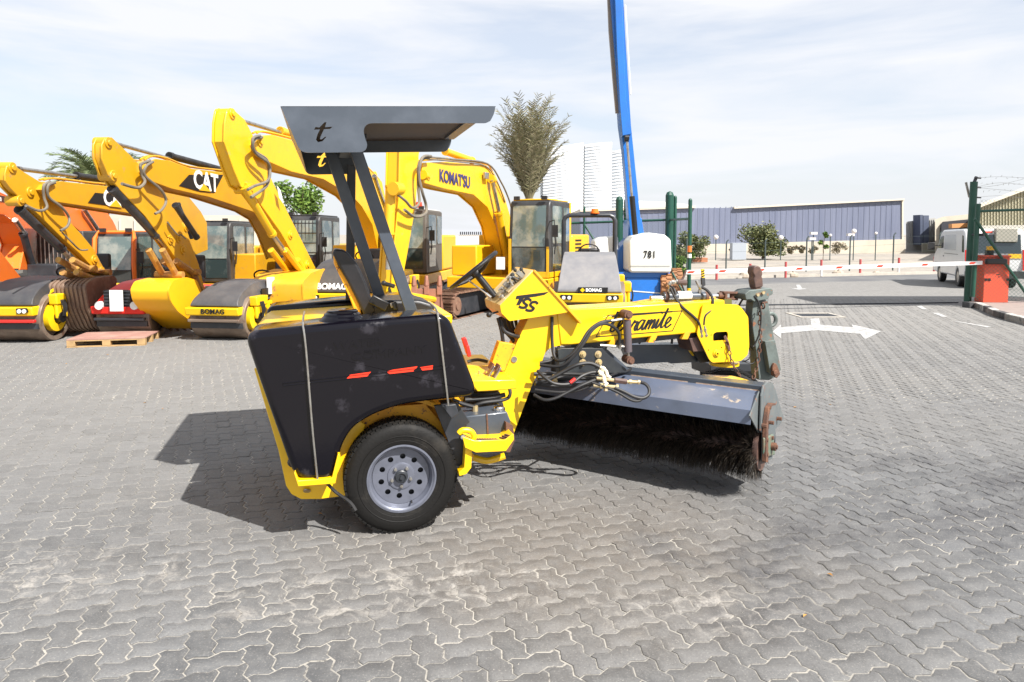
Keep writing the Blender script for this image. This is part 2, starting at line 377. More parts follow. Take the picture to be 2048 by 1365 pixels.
def farpav(n, N, L, b):
    c, pos = paver_nodes(n, N, L, b, True)
    m = N.new('ShaderNodeMapping'); m.inputs['Rotation'].default_value = (0, 0, -PAVA); L.new(pos, m.inputs['Vector'])
    br = N.new('ShaderNodeTexBrick'); br.inputs['Scale'].default_value = 1; br.inputs['Brick Width'].default_value = .2250
    br.inputs['Row Height'].default_value = .1125; br.inputs['Mortar Size'].default_value = .006
    br.inputs['Color1'].default_value = (.9, .9, .9, 1); br.inputs['Color2'].default_value = (1.05, 1.05, 1.05, 1); br.inputs['Mortar'].default_value = (.75, .73, .70, 1)
    L.new(m.outputs[0], br.inputs['Vector'])
    L.new(mixc(N, L, 1.0, c, br.outputs['Color'], 'MULTIPLY'), b.inputs['Base Color'])
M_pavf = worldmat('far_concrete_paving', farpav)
def sandj(n, N, L, b):
    g = N.new('ShaderNodeNewGeometry'); pos = g.outputs['Position']
    c = mixc(N, L, mrange(N, L, noise(N, L, pos, 2.2, 6), .42, .62), (.25, .235, .21), (.37, .345, .30))
    c = mixc(N, L, mul(N, L, mrange(N, L, noise(N, L, pos, .9, 6, .65), .44, .56, 0, .9), blob(N, L, pos, 2.6, 5.2, 1.2, 3.4)), c, (.055, .052, .050))
    c = mixc(N, L, mrange(N, L, noise(N, L, pos, 45, 5, .7), .5, .66), c, (.09, .085, .078))
    L.new(c, b.inputs['Base Color']); b.inputs['Roughness'].default_value = .95
M_joint = worldmat('joint_sand', sandj)
def sandm(n, N, L, b):
    g = N.new('ShaderNodeNewGeometry'); pos = g.outputs['Position']
    c = mixc(N, L, mrange(N, L, noise(N, L, pos, .12, 8, .65), .4, .62), (.31, .272, .222), (.235, .215, .19))
    c = mixc(N, L, mrange(N, L, noise(N, L, pos, 1.3, 8, .7), .5, .68), c, (.36, .33, .285))
    L.new(c, b.inputs['Base Color']); b.inputs['Roughness'].default_value = .95
M_sand = worldmat('desert_sand', sandm)
def asph(n, N, L, b):
    g = N.new('ShaderNodeNewGeometry'); pos = g.outputs['Position']
    c = mixc(N, L, mrange(N, L, noise(N, L, pos, .6, 6), .4, .62), (.100, .100, .103), (.145, .143, .14))
    L.new(c, b.inputs['Base Color']); b.inputs['Roughness'].default_value = .85
M_asph = worldmat('asphalt', asph)
def paintm(n, N, L, b):
    g = N.new('ShaderNodeNewGeometry'); pos = g.outputs['Position']
    b.inputs['Base Color'].default_value = (.46, .455, .44, 1); b.inputs['Roughness'].default_value = .7
    a = mrange(N, L, noise(N, L, pos, 7, 9, .75), .34, .54, .30, .88); L.new(a, b.inputs['Alpha'])
M_lane = worldmat('worn_lane_paint', paintm)

def struct(name, mb, m, parent=None, **kw):
    o = mb.build(name, m, parent, sharp=0, **kw)
    if parent is None: o['kind'] = 'structure'
    return o
g = MB(); g.add([(-2600, -40, -.06), (2600, -40, -.06), (2600, 5000, -.06), (-2600, 5000, -.06)], [(0, 1, 2, 3)])
struct('sandy_ground', g, M_sand)
# road line: near edge of the asphalt strip passes these two points
ra = gnd(1400, 571); rb = gnd(1840, 560); rd = (rb - ra); rd.z = 0; rd.normalize(); rn = Vector((-rd.y, rd.x, 0))
RE = lambda s, t, z=0: tuple(Vector((ra.x, ra.y, z)) + rd * s + rn * t)
yard = MB(); yard.add([(-60, -6, -.0050), (60, -6, -.0050), RE(52, 0, -.0050), RE(-8, 0, -.0050), (-60, 21.5, -.0050)], [(0, 1, 2, 3, 4)])
YARD = struct('paved_yard', yard, M_joint)
FARY = 19.5
far = MB(); far.add([(-60, FARY, -.002), (60, FARY, -.002), RE(52, 0, -.002), RE(-8, 0, -.002), (-60, 21.5, -.002)], [(0, 1, 2, 3, 4)])
fo = struct('far_paving', far, M_pavf); 
rd_ = MB(); rd_.add([RE(-8, .02, -.015), RE(70, .02, -.015), RE(70, 3.1, -.015), RE(-8, 3.1, -.015)], [(0, 1, 2, 3)])
struct('asphalt_road', rd_, M_asph)
# low kerb along the far side of the road
M_kerb = mat('kerb_concrete', (.40, .37, .32), .85, 0, (.32, .29, .25), 3)
kb = MB()
q0, q1, q2, q3 = RE(-8, 3.1), RE(70, 3.1), RE(70, 3.3), RE(-8, 3.3)
kb.prismz([q[:2] for q in (q0, q1, q2, q3)], -.05, .10)
struct('road_kerb', kb, M_kerb)

# pavers: interlocking zigzag blocks, herringbone bond
CU = .1125; A = .0120
def edge(p, q):
    p = Vector(p); q = Vector(q); d = q - p; n = Vector((-d.y, d.x)); s = 1
    if (d.x < -.5) or (d.y < -.5): p2, q2 = q, p; rev = True
    else: p2, q2 = p, q; rev = False
    d = q2 - p2; n = Vector((-d.y, d.x))
    pts = [p2, p2 + d * .25 + n * (A / CU), p2 + d * .75 - n * (A / CU), q2]
    if rev: pts = pts[::-1]
    return pts[:3]
def outline(hor):
    c = [(0, 0), (1, 0), (2, 0), (2, 1), (1, 1), (0, 1)] if hor else [(0, 0), (1, 0), (1, 1), (1, 2), (0, 2), (0, 1)]
    out = []
    for i in range(6): out += edge(c[i], c[(i + 1) % 6])
    ctr = Vector((1, .5)) if hor else Vector((.5, 1))
    return [(p - ctr) * CU for p in out]
def inset(pts, d):
    out = []; n = len(pts)
    for i in range(n):
        a, b, c = pts[i - 1], pts[i], pts[(i + 1) % n]
        e1 = (b - a); e2 = (c - b)
        if e1.length < 1e-6: e1 = e2
        n1 = Vector((-e1.y, e1.x)).normalized(); n2 = Vector((-e2.y, e2.x)).normalized()
        m = (n1 + n2).normalized(); k = max(.5, m.dot(n1)); out.append(b + m * (d / k))
    return out
PO = {}
for h in (0, 1):
    base = outline(h); a = inset(base, .0034); b = inset(base, .0095)
    PO[h] = (a, b)
ca, sa = cos(PAVA), sin(PAVA)
cands = []
R = int(28 / CU)
ox, oy = .03, .02
for i in range(-R, R):
    for j in range(-R, R):
        k = (i - j) % 4
        if k == 0: hor, cx, cy = 1, i + 1, j + .5
        elif k == 3: hor, cx, cy = 0, i + .5, j + 1
        else: continue
        lx, ly = cx * CU + ox, cy * CU + oy
        X = lx * ca - ly * sa; Y = lx * sa + ly * ca
        if 2.1 < Y < FARY + .1 and abs(X) < .745 * Y + .5: cands.append((Y + abs(X) * .25, X, Y, hor))
cands.sort()
pm = {}
for h in (0, 1):
    for var in range(2):
        a, b = PO[h]; n = len(a); mb = MB()
        vs = [(p.x, p.y, -.016) for p in a] + [(p.x, p.y, -.0035) for p in a] + [(p.x, p.y, 0) for p in b]
        fs = [tuple(range(2 * n, 3 * n))] + [(r * n + t, r * n + (t + 1) % n, (r + 1) * n + (t + 1) % n, (r + 1) * n + t) for r in (0, 1) for t in range(n)]
        mb.add(vs, fs); pm[(h, var)] = mb.mesh('paver', M_pav, sharp=40)
rs = random.Random(3)
def sag(X, Y):     # settled, slightly wavy bed
    return .006 * sin(X * 1.1 + 1.3 * sin(Y * .7)) * sin(Y * .9 + .5) - .004
# the nearest 300 that the picture shows
inview = [c for c in cands if abs(c[1]) < .735 * (c[2] + .05) + .02 and c[2] > 2.52]
single = set(id(c) for c in inview[:300])
V = []; Fc = []
for c in cands:
    _, X, Y, h = c
    dz = rs.gauss(0, .0011); tx, ty = rs.gauss(0, .009), rs.gauss(0, .009); rz = rs.gauss(0, .006)
    if id(c) in single:
        o = bpy.data.objects.new('paver', pm[(h, rs.randint(0, 1))]); COL.objects.link(o); o.parent = YARD
        o.location = (X, Y, dz); o.rotation_euler = (tx, ty, PAVA + rz)
        continue
    a, b = PO[h]; n = len(a); base = len(V); cr, sr = cos(PAVA + rz), sin(PAVA + rz)
    rings = ((a, -.014), (a, -.003), (b, 0)) if Y < 7.5 else ((a, -.012), (b, 0))
    for ring, z in rings:
        for p in ring:
            V.append((X + p.x * cr - p.y * sr, Y + p.x * sr + p.y * cr, z + dz + p.x * ty + p.y * tx))
    m = len(rings)
    Fc.append(tuple(range(base + (m - 1) * n, base + m * n)))
    for r in range(m - 1):
        Fc += [(base + r * n + t, base + r * n + (t + 1) % n, base + (r + 1) * n + (t + 1) % n, base + (r + 1) * n + t) for t in range(n)]
me = bpy.data.meshes.new('pavers'); me.from_pydata(V, [], Fc); me.update(); me.materials.append(M_pav)
o = bpy.data.objects.new('pavers', me); COL.objects.link(o); o.parent = YARD; o['kind'] = 'stuff'; o['label'] = 'grey interlocking zigzag pavers laid in herringbone bond'

# painted arrows and lane dashes, 4 mm above the pavers
def mark(name, pts, z=.006):
    mb = MB(); mb.add([tuple(gnd(a, b, z)) for a, b in pts], [tuple(range(len(pts)))]); o = mb.build(name, M_lane, None, sharp=0); o['kind'] = 'structure'; return o
mark('painted_arrow', [(1545, 664), (1562, 649), (1562, 655), (1622, 650), (1621, 638), (1638, 637), (1641, 650), (1706, 655), (1703, 649), (1762, 663), (1730, 679), (1720, 668), (1634, 661), (1562, 667), (1562, 677)][::-1])
mark('painted_arrow', [(1592, 570), (1600, 570), (1604, 577), (1616, 578), (1598, 580), (1582, 577), (1595, 577)][::-1])
mark('lane_dash', [(1833, 613), (1843, 612), (1855, 619), (1845, 619)][::-1])
mark('lane_dash', [(1864, 626), (1876, 626), (1895, 634), (1884, 634)][::-1])
mark('lane_dash', [(1909, 643), (1921, 644), (1984, 654), (1974, 655)][::-1])
# gate rail let into the paving
gr = MB(); p, q = gnd(1440, 612.5), gnd(1915, 606.5); d = (q - p).normalized(); nn = Vector((-d.y, d.x, 0)) * .035
gr.prismz([tuple((p - nn)[:2]), tuple((q - nn)[:2]), tuple((q + nn)[:2]), tuple((p + nn)[:2])], -.01, .03)
o = gr.build('gate_rail', M_gdark, None, sharp=0); tag(o, 'dark steel sliding gate rail let into the paving by the barrier', 'rail')
# drain grate
t = thing('drain_grate', 'square drain frame with four dark slotted grates before the gate rail', 'drain', gnd(1630, 631))
fr = Frame(gnd(1630, 631), PAVA * .2)
mb = MB(); mb.bb((-.50, -.42, 0), (.50, -.32, .012)); mb.bb((-.50, .32, 0), (.50, .42, .012)); mb.bb((-.50, -.32, 0), (-.42, .32, .012)); mb.bb((.42, -.32, 0), (.50, .32, .012)); mb.build('frame', M_kerb, t)
for i in range(4):
    mb = MB(); x0 = -.41 + i * .21
    for k in range(6): mb.bb((x0, -.30 + k * .1, 0), (x0 + .19, -.24 + k * .1, .009))
    mb.build('grate', M_gdark, t)
# raised pavement with black and white kerb stones on the right
kp = [gnd(a, b, .13) for a, b in ((1934, 604), (1950, 606), (1966, 612), (1985, 621), (2010, 628), (2048, 637), (2120, 655))]
pv = MB(); pts = [p[:2] for p in kp] + [(kp[-1].x + 6, kp[-1].y), (kp[-1].x + 12, 19), (gnd(1934, 598).x, 18.6)]
pv.prismz([tuple(q) for q in pts], -.02, .125)
M_pink = mat('pink_paving', (.27, .215, .19), .85, 0, (.22, .18, .16), 5)
PAVE = struct('pavement', pv, M_pink)
M_kw = mat('kerb_white', (.55, .53, .48), .75, 0, (.25, .24, .22), 5, .5, .6); M_kbk = mat('kerb_black', (.05, .05, .052), .75, 0, (.16, .15, .14), 4, .5, .66)
pl = [Vector((p.x, p.y, 0)) for p in kp]; seg = []
for a, b in zip(pl[:-1], pl[1:]):
    n_ = max(1, round((b - a).length / .62))
    for i in range(n_): seg.append((a.lerp(b, i / n_), a.lerp(b, (i + 1) / n_)))
for i, (a, b) in enumerate(seg):
    d = (b - a).normalized(); nn = Vector((d.y, -d.x, 0)); 
    if nn.y > 0: nn = -nn
    mb = MB(); g_ = d * .008
    mb.prismz([tuple((a + g_)[:2]), tuple((b - g_)[:2]), tuple((b - g_ + nn * .14)[:2]), tuple((a + g_ + nn * .14)[:2])], -.02, .14)
    mb.build('kerb_stone', M_kw if i % 2 else M_kbk, PAVE, bev=.012)
# ================================================================ THE ROAD SWEEPER (three-wheeled broom machine)
W0 = gnd(805, 1067); F = Frame((W0.x, W0.y, 0), radians(15))
SW = thing('road_sweeper', 'yellow three-wheeled road sweeper with grey canopy and black side tanks in the foreground', 'road sweeper', F.o, F.yaw)
S = F.sides
def onface(mb, verts_px, v): return mb
# ---- wheels
def wheel(c, R, wdt, face=-1, name='wheel', rimr=None, parent=None, hubcap=True):
    """axis along local v; face -1 looks towards -v"""
    cu_, cv, cz = c; rimr = rimr or R * .60
    w_ = MB(); h = wdt / 2
    prof = [(rimr * .985, -h * .80), (rimr * 1.03, -h * .93), (rimr * 1.10, -h * .97), (R * .80, -h * 1.03), (R * .90, -h * 1.0), (R * .955, -h * .90), (R * .985, -h * .78),
            (R * .985, h * .78), (R * .955, h * .90), (R * .90, h), (R * .80, h * 1.03), (rimr * 1.10, h * .97), (rimr * 1.03, h * .93), (rimr * .985, h * .80)]
    w_.lathe(prof, c, (0, 1, 0), 56)
    whl = w_.build('wheel', M_tyre, parent, sharp=30)
    # tread blocks and sipes
    tr = MB()
    for k in range(60):
        a = 2 * pi * k / 60
        for j, off in enumerate((-.70, -.36, 0, .36, .70)):
            aa = a + (j % 2) * pi / 60
            rr = R * .985 + (.004 if abs(off) < .5 else .001)
            ctr = Vector((cu_ + cos(aa) * rr, cv + off * h, cz + sin(aa) * rr))
            tr.box(ctr, (.012, h * .28, 2 * pi * R / 60 * .78), ry=-aa, rx=0)
    tr.build('tread', M_tyre, whl, sharp=0)
    # bead ring detail on the sidewall
    rg = MB(); yb = cv + face * h * 1.015
    rg.lathe([(R * .765, 0), (R * .775, face * .004), (R * .785, 0)], (cu_, yb, cz), (0, 1, 0), 56)
    rg.lathe([(rimr * 1.12, 0), (rimr * 1.15, face * .004), (rimr * 1.18, 0)], (cu_, yb - face * .006, cz), (0, 1, 0), 56)
    rg.build('sidewall_ring', M_tyre, whl)
    # rim barrel
    rb_ = MB(); f = face
    y = lambda q: f * q * h
    rb_.lathe([(rimr * 1.02, y(.90)), (rimr * 1.03, y(.97)), (rimr * .975, y(.98)), (rimr * .955, y(.90)), (rimr * .915, y(.86)), (rimr * .90, y(.60)), (rimr * .86, y(.52)), (rimr * .84, y(.15)), (rimr * .84, y(-.9))], c, (0, 1, 0), 56)
    rb_.build('rim', M_rim, whl, sharp=40)
    if hubcap:
        lp = [circle(0, 0, rimr * .845, 48)] + [circle(rimr * .60 * cos(2 * pi * (k + .35) / 10), rimr * .60 * sin(2 * pi * (k + .35) / 10), rimr * .085, 14) for k in range(10)]
        lp += [circle(0, 0, rimr * .16, 16)]
        curve_mesh('rim_disc', lp, .003, M_rim, whl, (cu_, cv + y(.42), cz), (1, 0, 0), (0, 0, 1))
        d = MB(); d.lathe([(rimr * .42, y(.42)), (rimr * .40, y(.50)), (rimr * .36, y(.52)), (rimr * .20, y(.50)), (rimr * .155, y(.47))], c, (0, 1, 0), 40)
        d.build('rim_boss', M_rim, whl)
        for k in range(5):
            a = 2 * pi * k / 5 + .95; p = Vector((cu_ + cos(a) * rimr * .29, cv, cz + sin(a) * rimr * .29))
            n_ = MB(); n_.cyl(p + Vector((0, y(.46), 0)), p + Vector((0, y(.66), 0)), .0105, 6); n_.cyl(p + Vector((0, y(.60), 0)), p + Vector((0, y(.70), 0)), .006, 8); n_.build('wheel_nut', M_steel, whl)
        hb = MB(); hb.lathe([(.040, y(.40)), (.040, y(.62)), (.034, y(.66)), (.034, y(.76)), (.026, y(.78)), (.022, y(.70)), (0, y(.70))], c, (0, 1, 0), 20)
        hb.lathe([(.011, y(.6)), (.011, y(.86)), (0, y(.86))], c, (0, 1, 0), 12)
        hb.build('hub', M_gdark, whl)
        vv = MB(); vv.cyl((cu_ + rimr * .30, cv + y(.5), cz - rimr * .78), (cu_ + rimr * .28, cv + y(1.0), cz - rimr * .74), .005, 8); vv.build('valve', M_black, whl)
        sh = MB(); sh.cyl((cu_, cv + y(.1), cz), (cu_, cv + y(.1) - f * .02, cz), rimr * .83, 32); sh.build('brake_shield', M_gdark, whl)
    return whl
RW = .338; WW = .205
u0, z0 = F.side(804, 950, .0)
wheel((u0, WW / 2, RW - .004), RW, WW, -1, parent=SW)
wheel((u0, 1.60, RW - .004), RW, WW, 1, parent=SW)

# ---- black side tanks (the far one is the mirror of the near one)
TK = [(487, 663), (700, 642), (895, 626), (957, 791), (870, 800), (800, 809), (745, 829), (706, 853), (684, 888), (666, 963), (590, 957), (512, 738)]
def tank(v0, v1, filler_u, nm, flip):
    uz = rounded(S(TK, -.03), .085, 6); n = len(uz); cu_ = sum(p[0] for p in uz) / n; cz = sum(p[1] for p in uz) / n
    mb = MB(); rings = []
    def ins(k): return [(a[0], a[1]) for a in inset([Vector(p) for p in ccw(uz)], k)]
    def ccw(q):
        ar = sum(q[i][0] * q[(i + 1) % n][1] - q[(i + 1) % n][0] * q[i][1] for i in range(n)); return q if ar > 0 else q[::-1]
    R_ = .042 / abs(v1 - v0); q_ = [(.042 * (1 - cos(a)), R_ * (1 - sin(a))) for a in [pi / 2 * k / 8 for k in range(9)]]
    steps = [(.045, 0)] + q_[::-1] + [(k, 1 - t) for k, t in q_] + [(.045, 1)]
    T = v1 - v0; vs = []; fs = []
    for k, t in steps:
        tt = t * T
        vs += [(a, v0 + tt, b) for a, b in ins(k)]
    m = len(steps); fs = [tuple(range(n)), tuple(range((m - 1) * n, m * n))]
    for r in range(m - 1): fs += [(r * n + i, r * n + (i + 1) % n, (r + 1) * n + (i + 1) % n, (r + 1) * n + i) for i in range(n)]
    mb.add(vs, fs); o = mb.build('side_tank', M_blk, SW, sharp=50, label=nm)
    for f_ in o.data.polygons:
        if len(f_.vertices) > 8: f_.use_smooth = False
    return o
def tank_smooth(o): pass
TN = tank(-.06, .30, 0, 'near black plastic side tank with red stickers', False)
TF = tank(1.33, 1.70, 0, 'far black plastic side tank', True)
# moulded groove, ribs and filler necks
vN = -.060
gr_ = MB(); pa, pb = F.p3(566, 772, vN - .001), F.p3(893, 737, vN - .001)
gr_.tube([pa + Vector((0, 0, .012)), pa, pb, pb + Vector((.012, 0, .008))], .0035, 6); gr_.tube([pa + Vector((0, 0, .014)), pb + Vector((0, 0, .018))], .003, 6)
gr_.build('moulded_rib', M_blk, TN)
lt = F.p3(667, 700, vN - .001); ut = (F.p3(800, 684, vN) - F.p3(680, 697, vN)).normalized()
text('moulded_lettering', 'WATER', .062, M_blk, TN, lt, ut, (0, 0, 1), depth=.004, sx=1.3)
text('moulded_lettering', 'FOR THE', .022, M_blk, TN, F.p3(728, 707, vN - .001), ut, (0, 0, 1), depth=.004)
text('moulded_lettering', 'COMPANY', .060, M_blk, TN, F.p3(702, 722, vN - .001), ut, (0, 0, 1), depth=.004, sx=1.5)
def decal(name, pts, v, m, parent, t=.002, label=None):
    mb = MB(); uz = S(pts, v); mb.prism(uz, v, v - t); return mb.build(name, m, parent, sharp=0, label=label)
decal('red_sticker', [(693, 758), (700, 750), (742, 744), (733, 755), (716, 757)], vN - .001, M_redst, TN)
decal('red_sticker', [(773, 744), (785, 740), (835, 733), (832, 738), (826, 741), (829, 744), (780, 749)], vN - .001, M_redst, TN)
decal('red_sticker', [(840, 735), (866, 731), (865, 739), (845, 742)], vN - .001, M_redst, TN)
def filler(px, py, v, par, r=.118):
    c = F.p3(px, py, v); z = F.side(px, py, v)[1]
    mb = MB(); mb.lathe([(r * 1.38, -.03), (r * 1.22, .004), (r * 1.16, .02), (r * .93, .044), (r * .90, .056), (r * .80, .064), (0, .066)], (c.x, v, z), (0, 0, 1), 36)
    mb.lathe([(r * .78, .062), (r * .78, .074), (r * .70, .079), (0, .079)], (c.x, v, z), (0, 0, 1), 36)
    mb.build('filler_neck', M_blk, par, sharp=28)
filler(685, 646, .13, TN); filler(664, 633, 1.48, TF, .125)
def rod(pts, r=.0062, par=None):
    mb = MB(); mb.tube(pts, r, 8, 4); mb.build('hold_down_rod', M_steel, par or SW)
q = F.p3
a0 = q(606, 652, -.07); a1 = q(612, 700, -.083); a2 = q(625, 860, -.085); a3 = q(636, 968, -.075)
rod([(a0.x, .25, a0.z + .045), (a0.x, .05, a0.z + .040), (a0.x, -.045, a0.z + .02), a0, a1, a2, a3])
b0 = q(876, 632, -.07); b1 = q(884, 700, -.083); b2 = q(897, 812, -.075)
rod([(b0.x, .28, b0.z + .045), (b0.x, .05, b0.z + .038), (b0.x, -.045, b0.z + .018), b0, b1, b2])
c0 = q(603, 636, 1.33); rod([(c0.x, 1.34, c0.z - .1), (c0.x, 1.34, c0.z + .03), (c0.x + .01, 1.6, c0.z + .03)])

# ---- yellow hull between the tanks, rear plate, tray and inner arches
mb = MB(); hp = S([(506, 735), (556, 884), (556, 905), (572, 972), (583, 989), (602, 999), (640, 999), (690, 992), (700, 860), (880, 830), (905, 700), (880, 665), (520, 680)], .02)
hp = [(u, z) for u, z in hp]
mb.prism(S([(508, 738), (545, 862), (557, 902), (572, 972), (583, 989), (602, 999), (640, 999), (700, 991), (730, 850), (560, 730)], .18), .18, .21)
mb.build('side_plate', M_yel, SW, bev=.004)
mb = MB(); mb.prism(S([(519, 690), (560, 868), (600, 985), (900, 930), (930, 790), (905, 680)], .34), .34, 1.30)
mb.build('engine_hull', M_yrust_shade, SW, bev=.012)
mb = MB(); mb.prism(S([(512, 742), (560, 905), (600, 992), (606, 992), (566, 900), (520, 742)], .2), .21, 1.42); mb.build('rear_plate', M_yrust_shade, SW, bev=.004)
mb = MB(); mb.prism(S([(500, 668), (520, 655), (905, 628), (905, 650)], .34), .33, 1.31); mb.build('engine_cover', M_yel, SW, bev=.02)
# inner wheel arch following the tyre
ar = MB(); n = 18; cc = (u0, RW); o1 = []; 
for i in range(n + 1):
    a = pi * (.98 - i / n * .96); o1.append((cc[0] + cos(a) * (RW + .115), cc[1] + sin(a) * (RW + .09)))
for i in range(n):
    (x1, z1), (x2, z2) = o1[i], o1[i + 1]; m1 = 1.06
    ar.prism([(x1, z1), (x2, z2), (cc[0] + (x2 - cc[0]) * m1, cc[1] + (z2 - cc[1]) * m1), (cc[0] + (x1 - cc[0]) * m1, cc[1] + (z1 - cc[1]) * m1)], .19, .40)
ar.build('wheel_arch', M_yrust_shade, SW)
back = MB(); back.prism(S([(690, 985), (680, 880), (700, 845), (760, 815), (850, 808), (885, 850), (900, 985)], .24), .235, .25); back.build('arch_back_plate', M_yrust_shade, SW)
# tank tray with its upright lip
tr = MB(); p1 = q(590, 948, -.075); p2 = q(672, 957, -.075); p3_ = q(680, 912, -.075)
tr.prism(S([(590, 944), (597, 962), (664, 957), (676, 908), (681, 912), (671, 968), (596, 974), (588, 948)], -.085), -.085, .20); tr.build('tank_tray', M_yel, SW, bev=.004)
mb = MB(); mb.cyl(q(614, 981, .17), q(614, 981, .185) + Vector((0, -.02, 0)), .022, 16); mb.build('tie_down_eye', M_steel, SW)
hs = MB(); hs.tube([q(655, 968, .02), q(672, 985, .02), q(700, 1005, -.03), q(712, 1022, -.06)], .010, 8, 5); hs.build('drain_hose', M_hose, SW)
kn = MB(); kn.ball(q(585, 925, .12), .03, 8, 6); kn.build('tank_valve', M_black, SW)

# ---- grey hydraulic reservoir box with chrome cap, mud plate, step
mb = MB(); mb.prism(S([(908, 836), (1014, 824), (1021, 842), (1019, 896), (1012, 903), (938, 908)], .10), .10, .50); RB = mb.build('hydraulic_reservoir', M_grey, SW, bev=.008)
mb = MB(); mb.prism(S([(972, 828), (975, 828), (979, 900), (976, 900)], .098), .098, .094); mb.build('rusty_strap', M_rust, RB)
mb = MB(); mb.prism(S([(868, 812), (915, 806), (940, 845), (918, 862), (940, 940), (906, 930), (895, 880)], .06), .06, .085); mb.build('mud_plate', M_gdark, SW, bev=.003)
mb = MB(); mb.prism(S([(884, 812), (912, 809), (918, 828), (903, 838)], -.05), -.05, .1); mb.build('rod_bracket', M_gdark, SW, bev=.004)
cp = q(998, 830, .16); mb = MB(); mb.cyl(cp + Vector((0, 0, -.02)), cp + Vector((0, 0, .012)), .03, 20)
mb.lathe([(.034, .010), (.036, .020), (.036, .048), (.030, .056), (0, .058)], cp, (0, 0, 1), 24)
for k in range(16):
    a = 2 * pi * k / 16; mb.box(cp + Vector((cos(a) * .036, sin(a) * .036, .034)), (.006, .006, .028), rz=a)
mb.build('filler_cap', M_chrome, RB, sharp=30)
mb = MB(); mb.cyl(q(950, 830, .2), q(950, 812, .2), .02, 10); mb.build('pipe_fitting', M_brass, RB)
mb = MB(); mb.tube([q(950, 815, .2), q(925, 808, .2), q(905, 800, .2)], .013, 8); mb.tube([q(935, 818, .3), q(965, 806, .28), q(1008, 800, .3), q(1020, 790, .35), q(1018, 772, .4)], .012, 8, 5); mb.tube([q(930, 800, .3), q(980, 796, .3), q(1010, 790, .3)], .016, 8, 5); mb.build('reservoir_hose', M_hose, RB)
mb = MB(); mb.prism(S([(930, 786), (1000, 784), (1008, 812), (1010, 850), (920, 850)], .5), .5, 1.2); mb.build('engine_block', M_gdark, SW, bev=.01)
mb = MB(); st = S([(926, 876), (950, 886), (1012, 883), (1028, 868), (1029, 877), (1014, 893), (950, 897), (936, 892)], -.02)
mb.prism(S([(925, 874), (950, 882), (1010, 880), (1027, 868), (1028, 880), (1012, 903), (952, 906), (930, 896)], -.06), -.06, -.052)
mb.prism(S([(930, 876), (952, 885), (1011, 882), (1027, 869), (1027, 873), (1011, 887), (951, 890), (928, 881)], -.06), -.058, .12)
STEP = mb.build('step', M_yel, SW, bev=.003)
mb = MB()
for i in range(15):
    p = q(945 + i * 5.2, 886 - max(0, i - 11) * 3.0, -.05); mb.box(p + Vector((0, .03, .008)), (.012, .05, .012), rz=.5)
mb.build('step_tread', M_rust, STEP)
mb = MB(); mb.prism(S([(931, 886), (944, 890), (942, 935), (932, 948), (918, 952), (917, 944), (928, 935)], -.02), -.03, .04); mb.tube([q(917, 868, -.02), q(925, 861, -.02), q(940, 862, -.02), q(948, 872, -.02), q(946, 884, -.02)], .018, 8, 5)
mb.build('step_hanger', M_yel, SW, bev=.003)
mb = MB(); mb.cyl(q(926, 875, -.03), q(926, 875, -.045), .014, 12); mb.build('step_bolt', M_steel, SW)
mb = MB(); mb.prism(S([(1012, 845), (1026, 852), (1030, 880), (1020, 905), (1012, 905)], .06), .06, .12); mb.build('rusty_guard', M_rust, SW)
mb = MB(); mb.tube([q(946, 915, .25), q(975, 922, .22), (q(1010, 912, .2))], .022, 10, 5); mb.build('lower_tube', M_yel, SW)

# ---- operator deck with pedals
mb = MB(); d0 = S([(938, 762), (1032, 760), (1034, 778), (990, 782), (955, 784)], .24); mb.prism(d0, .24, 1.25); DK = mb.build('operator_deck', M_yel, SW, bev=.006)
def pedal(px, py, v, l=.13):
    c = q(px, py, v); mb = MB(); mb.box(c, (.012, .07, l), ry=.55); mb.build('pedal', M_steel, SW, bev=.003)
    mb = MB(); mb.box(c + Vector((.014, 0, l * .42)), (.012, .075, .045), ry=.55); mb.build('pedal_pad', M_rust, SW)
pedal(978, 748, .40); pedal(990, 751, .34)
mb = MB(); [mb.cyl(q(952 + i * 6, 757 - (i % 2) * 6, .45), q(952 + i * 6, 748 - (i % 2) * 6, .45), .006, 8) for i in range(4)]; mb.build('deck_bolts', M_brass, DK)
mb = MB(); mb.box(q(932, 692, .62), (.03, .05, .12), ry=-.3); mb.box(q(936, 702, .55), (.025, .04, .08), ry=-.2); mb.build('red_lever', M_red, SW, bev=.004)
mb = MB(); mb.tube([q(935, 724, .8), q(955, 720, .8), q(975, 724, .8)], .012, 8, 4); mb.build('deck_hose', M_hose, SW)

# ---- gooseneck frame and beam
vb0, vb1 = .58, .80
mb = MB()
neck = [(1058, 634), (1034, 684), (1010, 742), (992, 784), (990, 810), (1006, 830), (1022, 868), (1027, 868), (1061, 778), (1079, 738), (1090, 706), (1100, 696), (1118, 692), (1142, 690), (1158, 688), (1158, 628), (1120, 618)]
mb.prism(rounded(S(neck, vb0), .015, 2), vb0 - .004, vb0 + .012)
mb.prism(S(neck, vb0), vb0 + .16, vb0 + .175)
NK = mb.build('gooseneck_plate', M_yel, SW, bev=.002)
mb = MB()
w_ = S([(1058, 634), (1034, 684), (1010, 742), (992, 784)], vb0); 
for a, b in zip(w_[:-1], w_[1:]): mb.prism([a, b, (b[0] + .012, b[1] - .004), (a[0] + .012, a[1] - .004)], vb0 + .012, vb0 + .16)
w_ = S([(1142, 690), (1118, 692), (1100, 696), (1090, 706), (1061, 778), (1027, 868)], vb0)
for a, b in zip(w_[:-1], w_[1:]): mb.prism([a, b, (b[0] - .012, b[1] + .006), (a[0] - .012, a[1] + .006)], vb0 + .012, vb0 + .16)
mb.build('gooseneck_web', M_yrust_shade, NK)
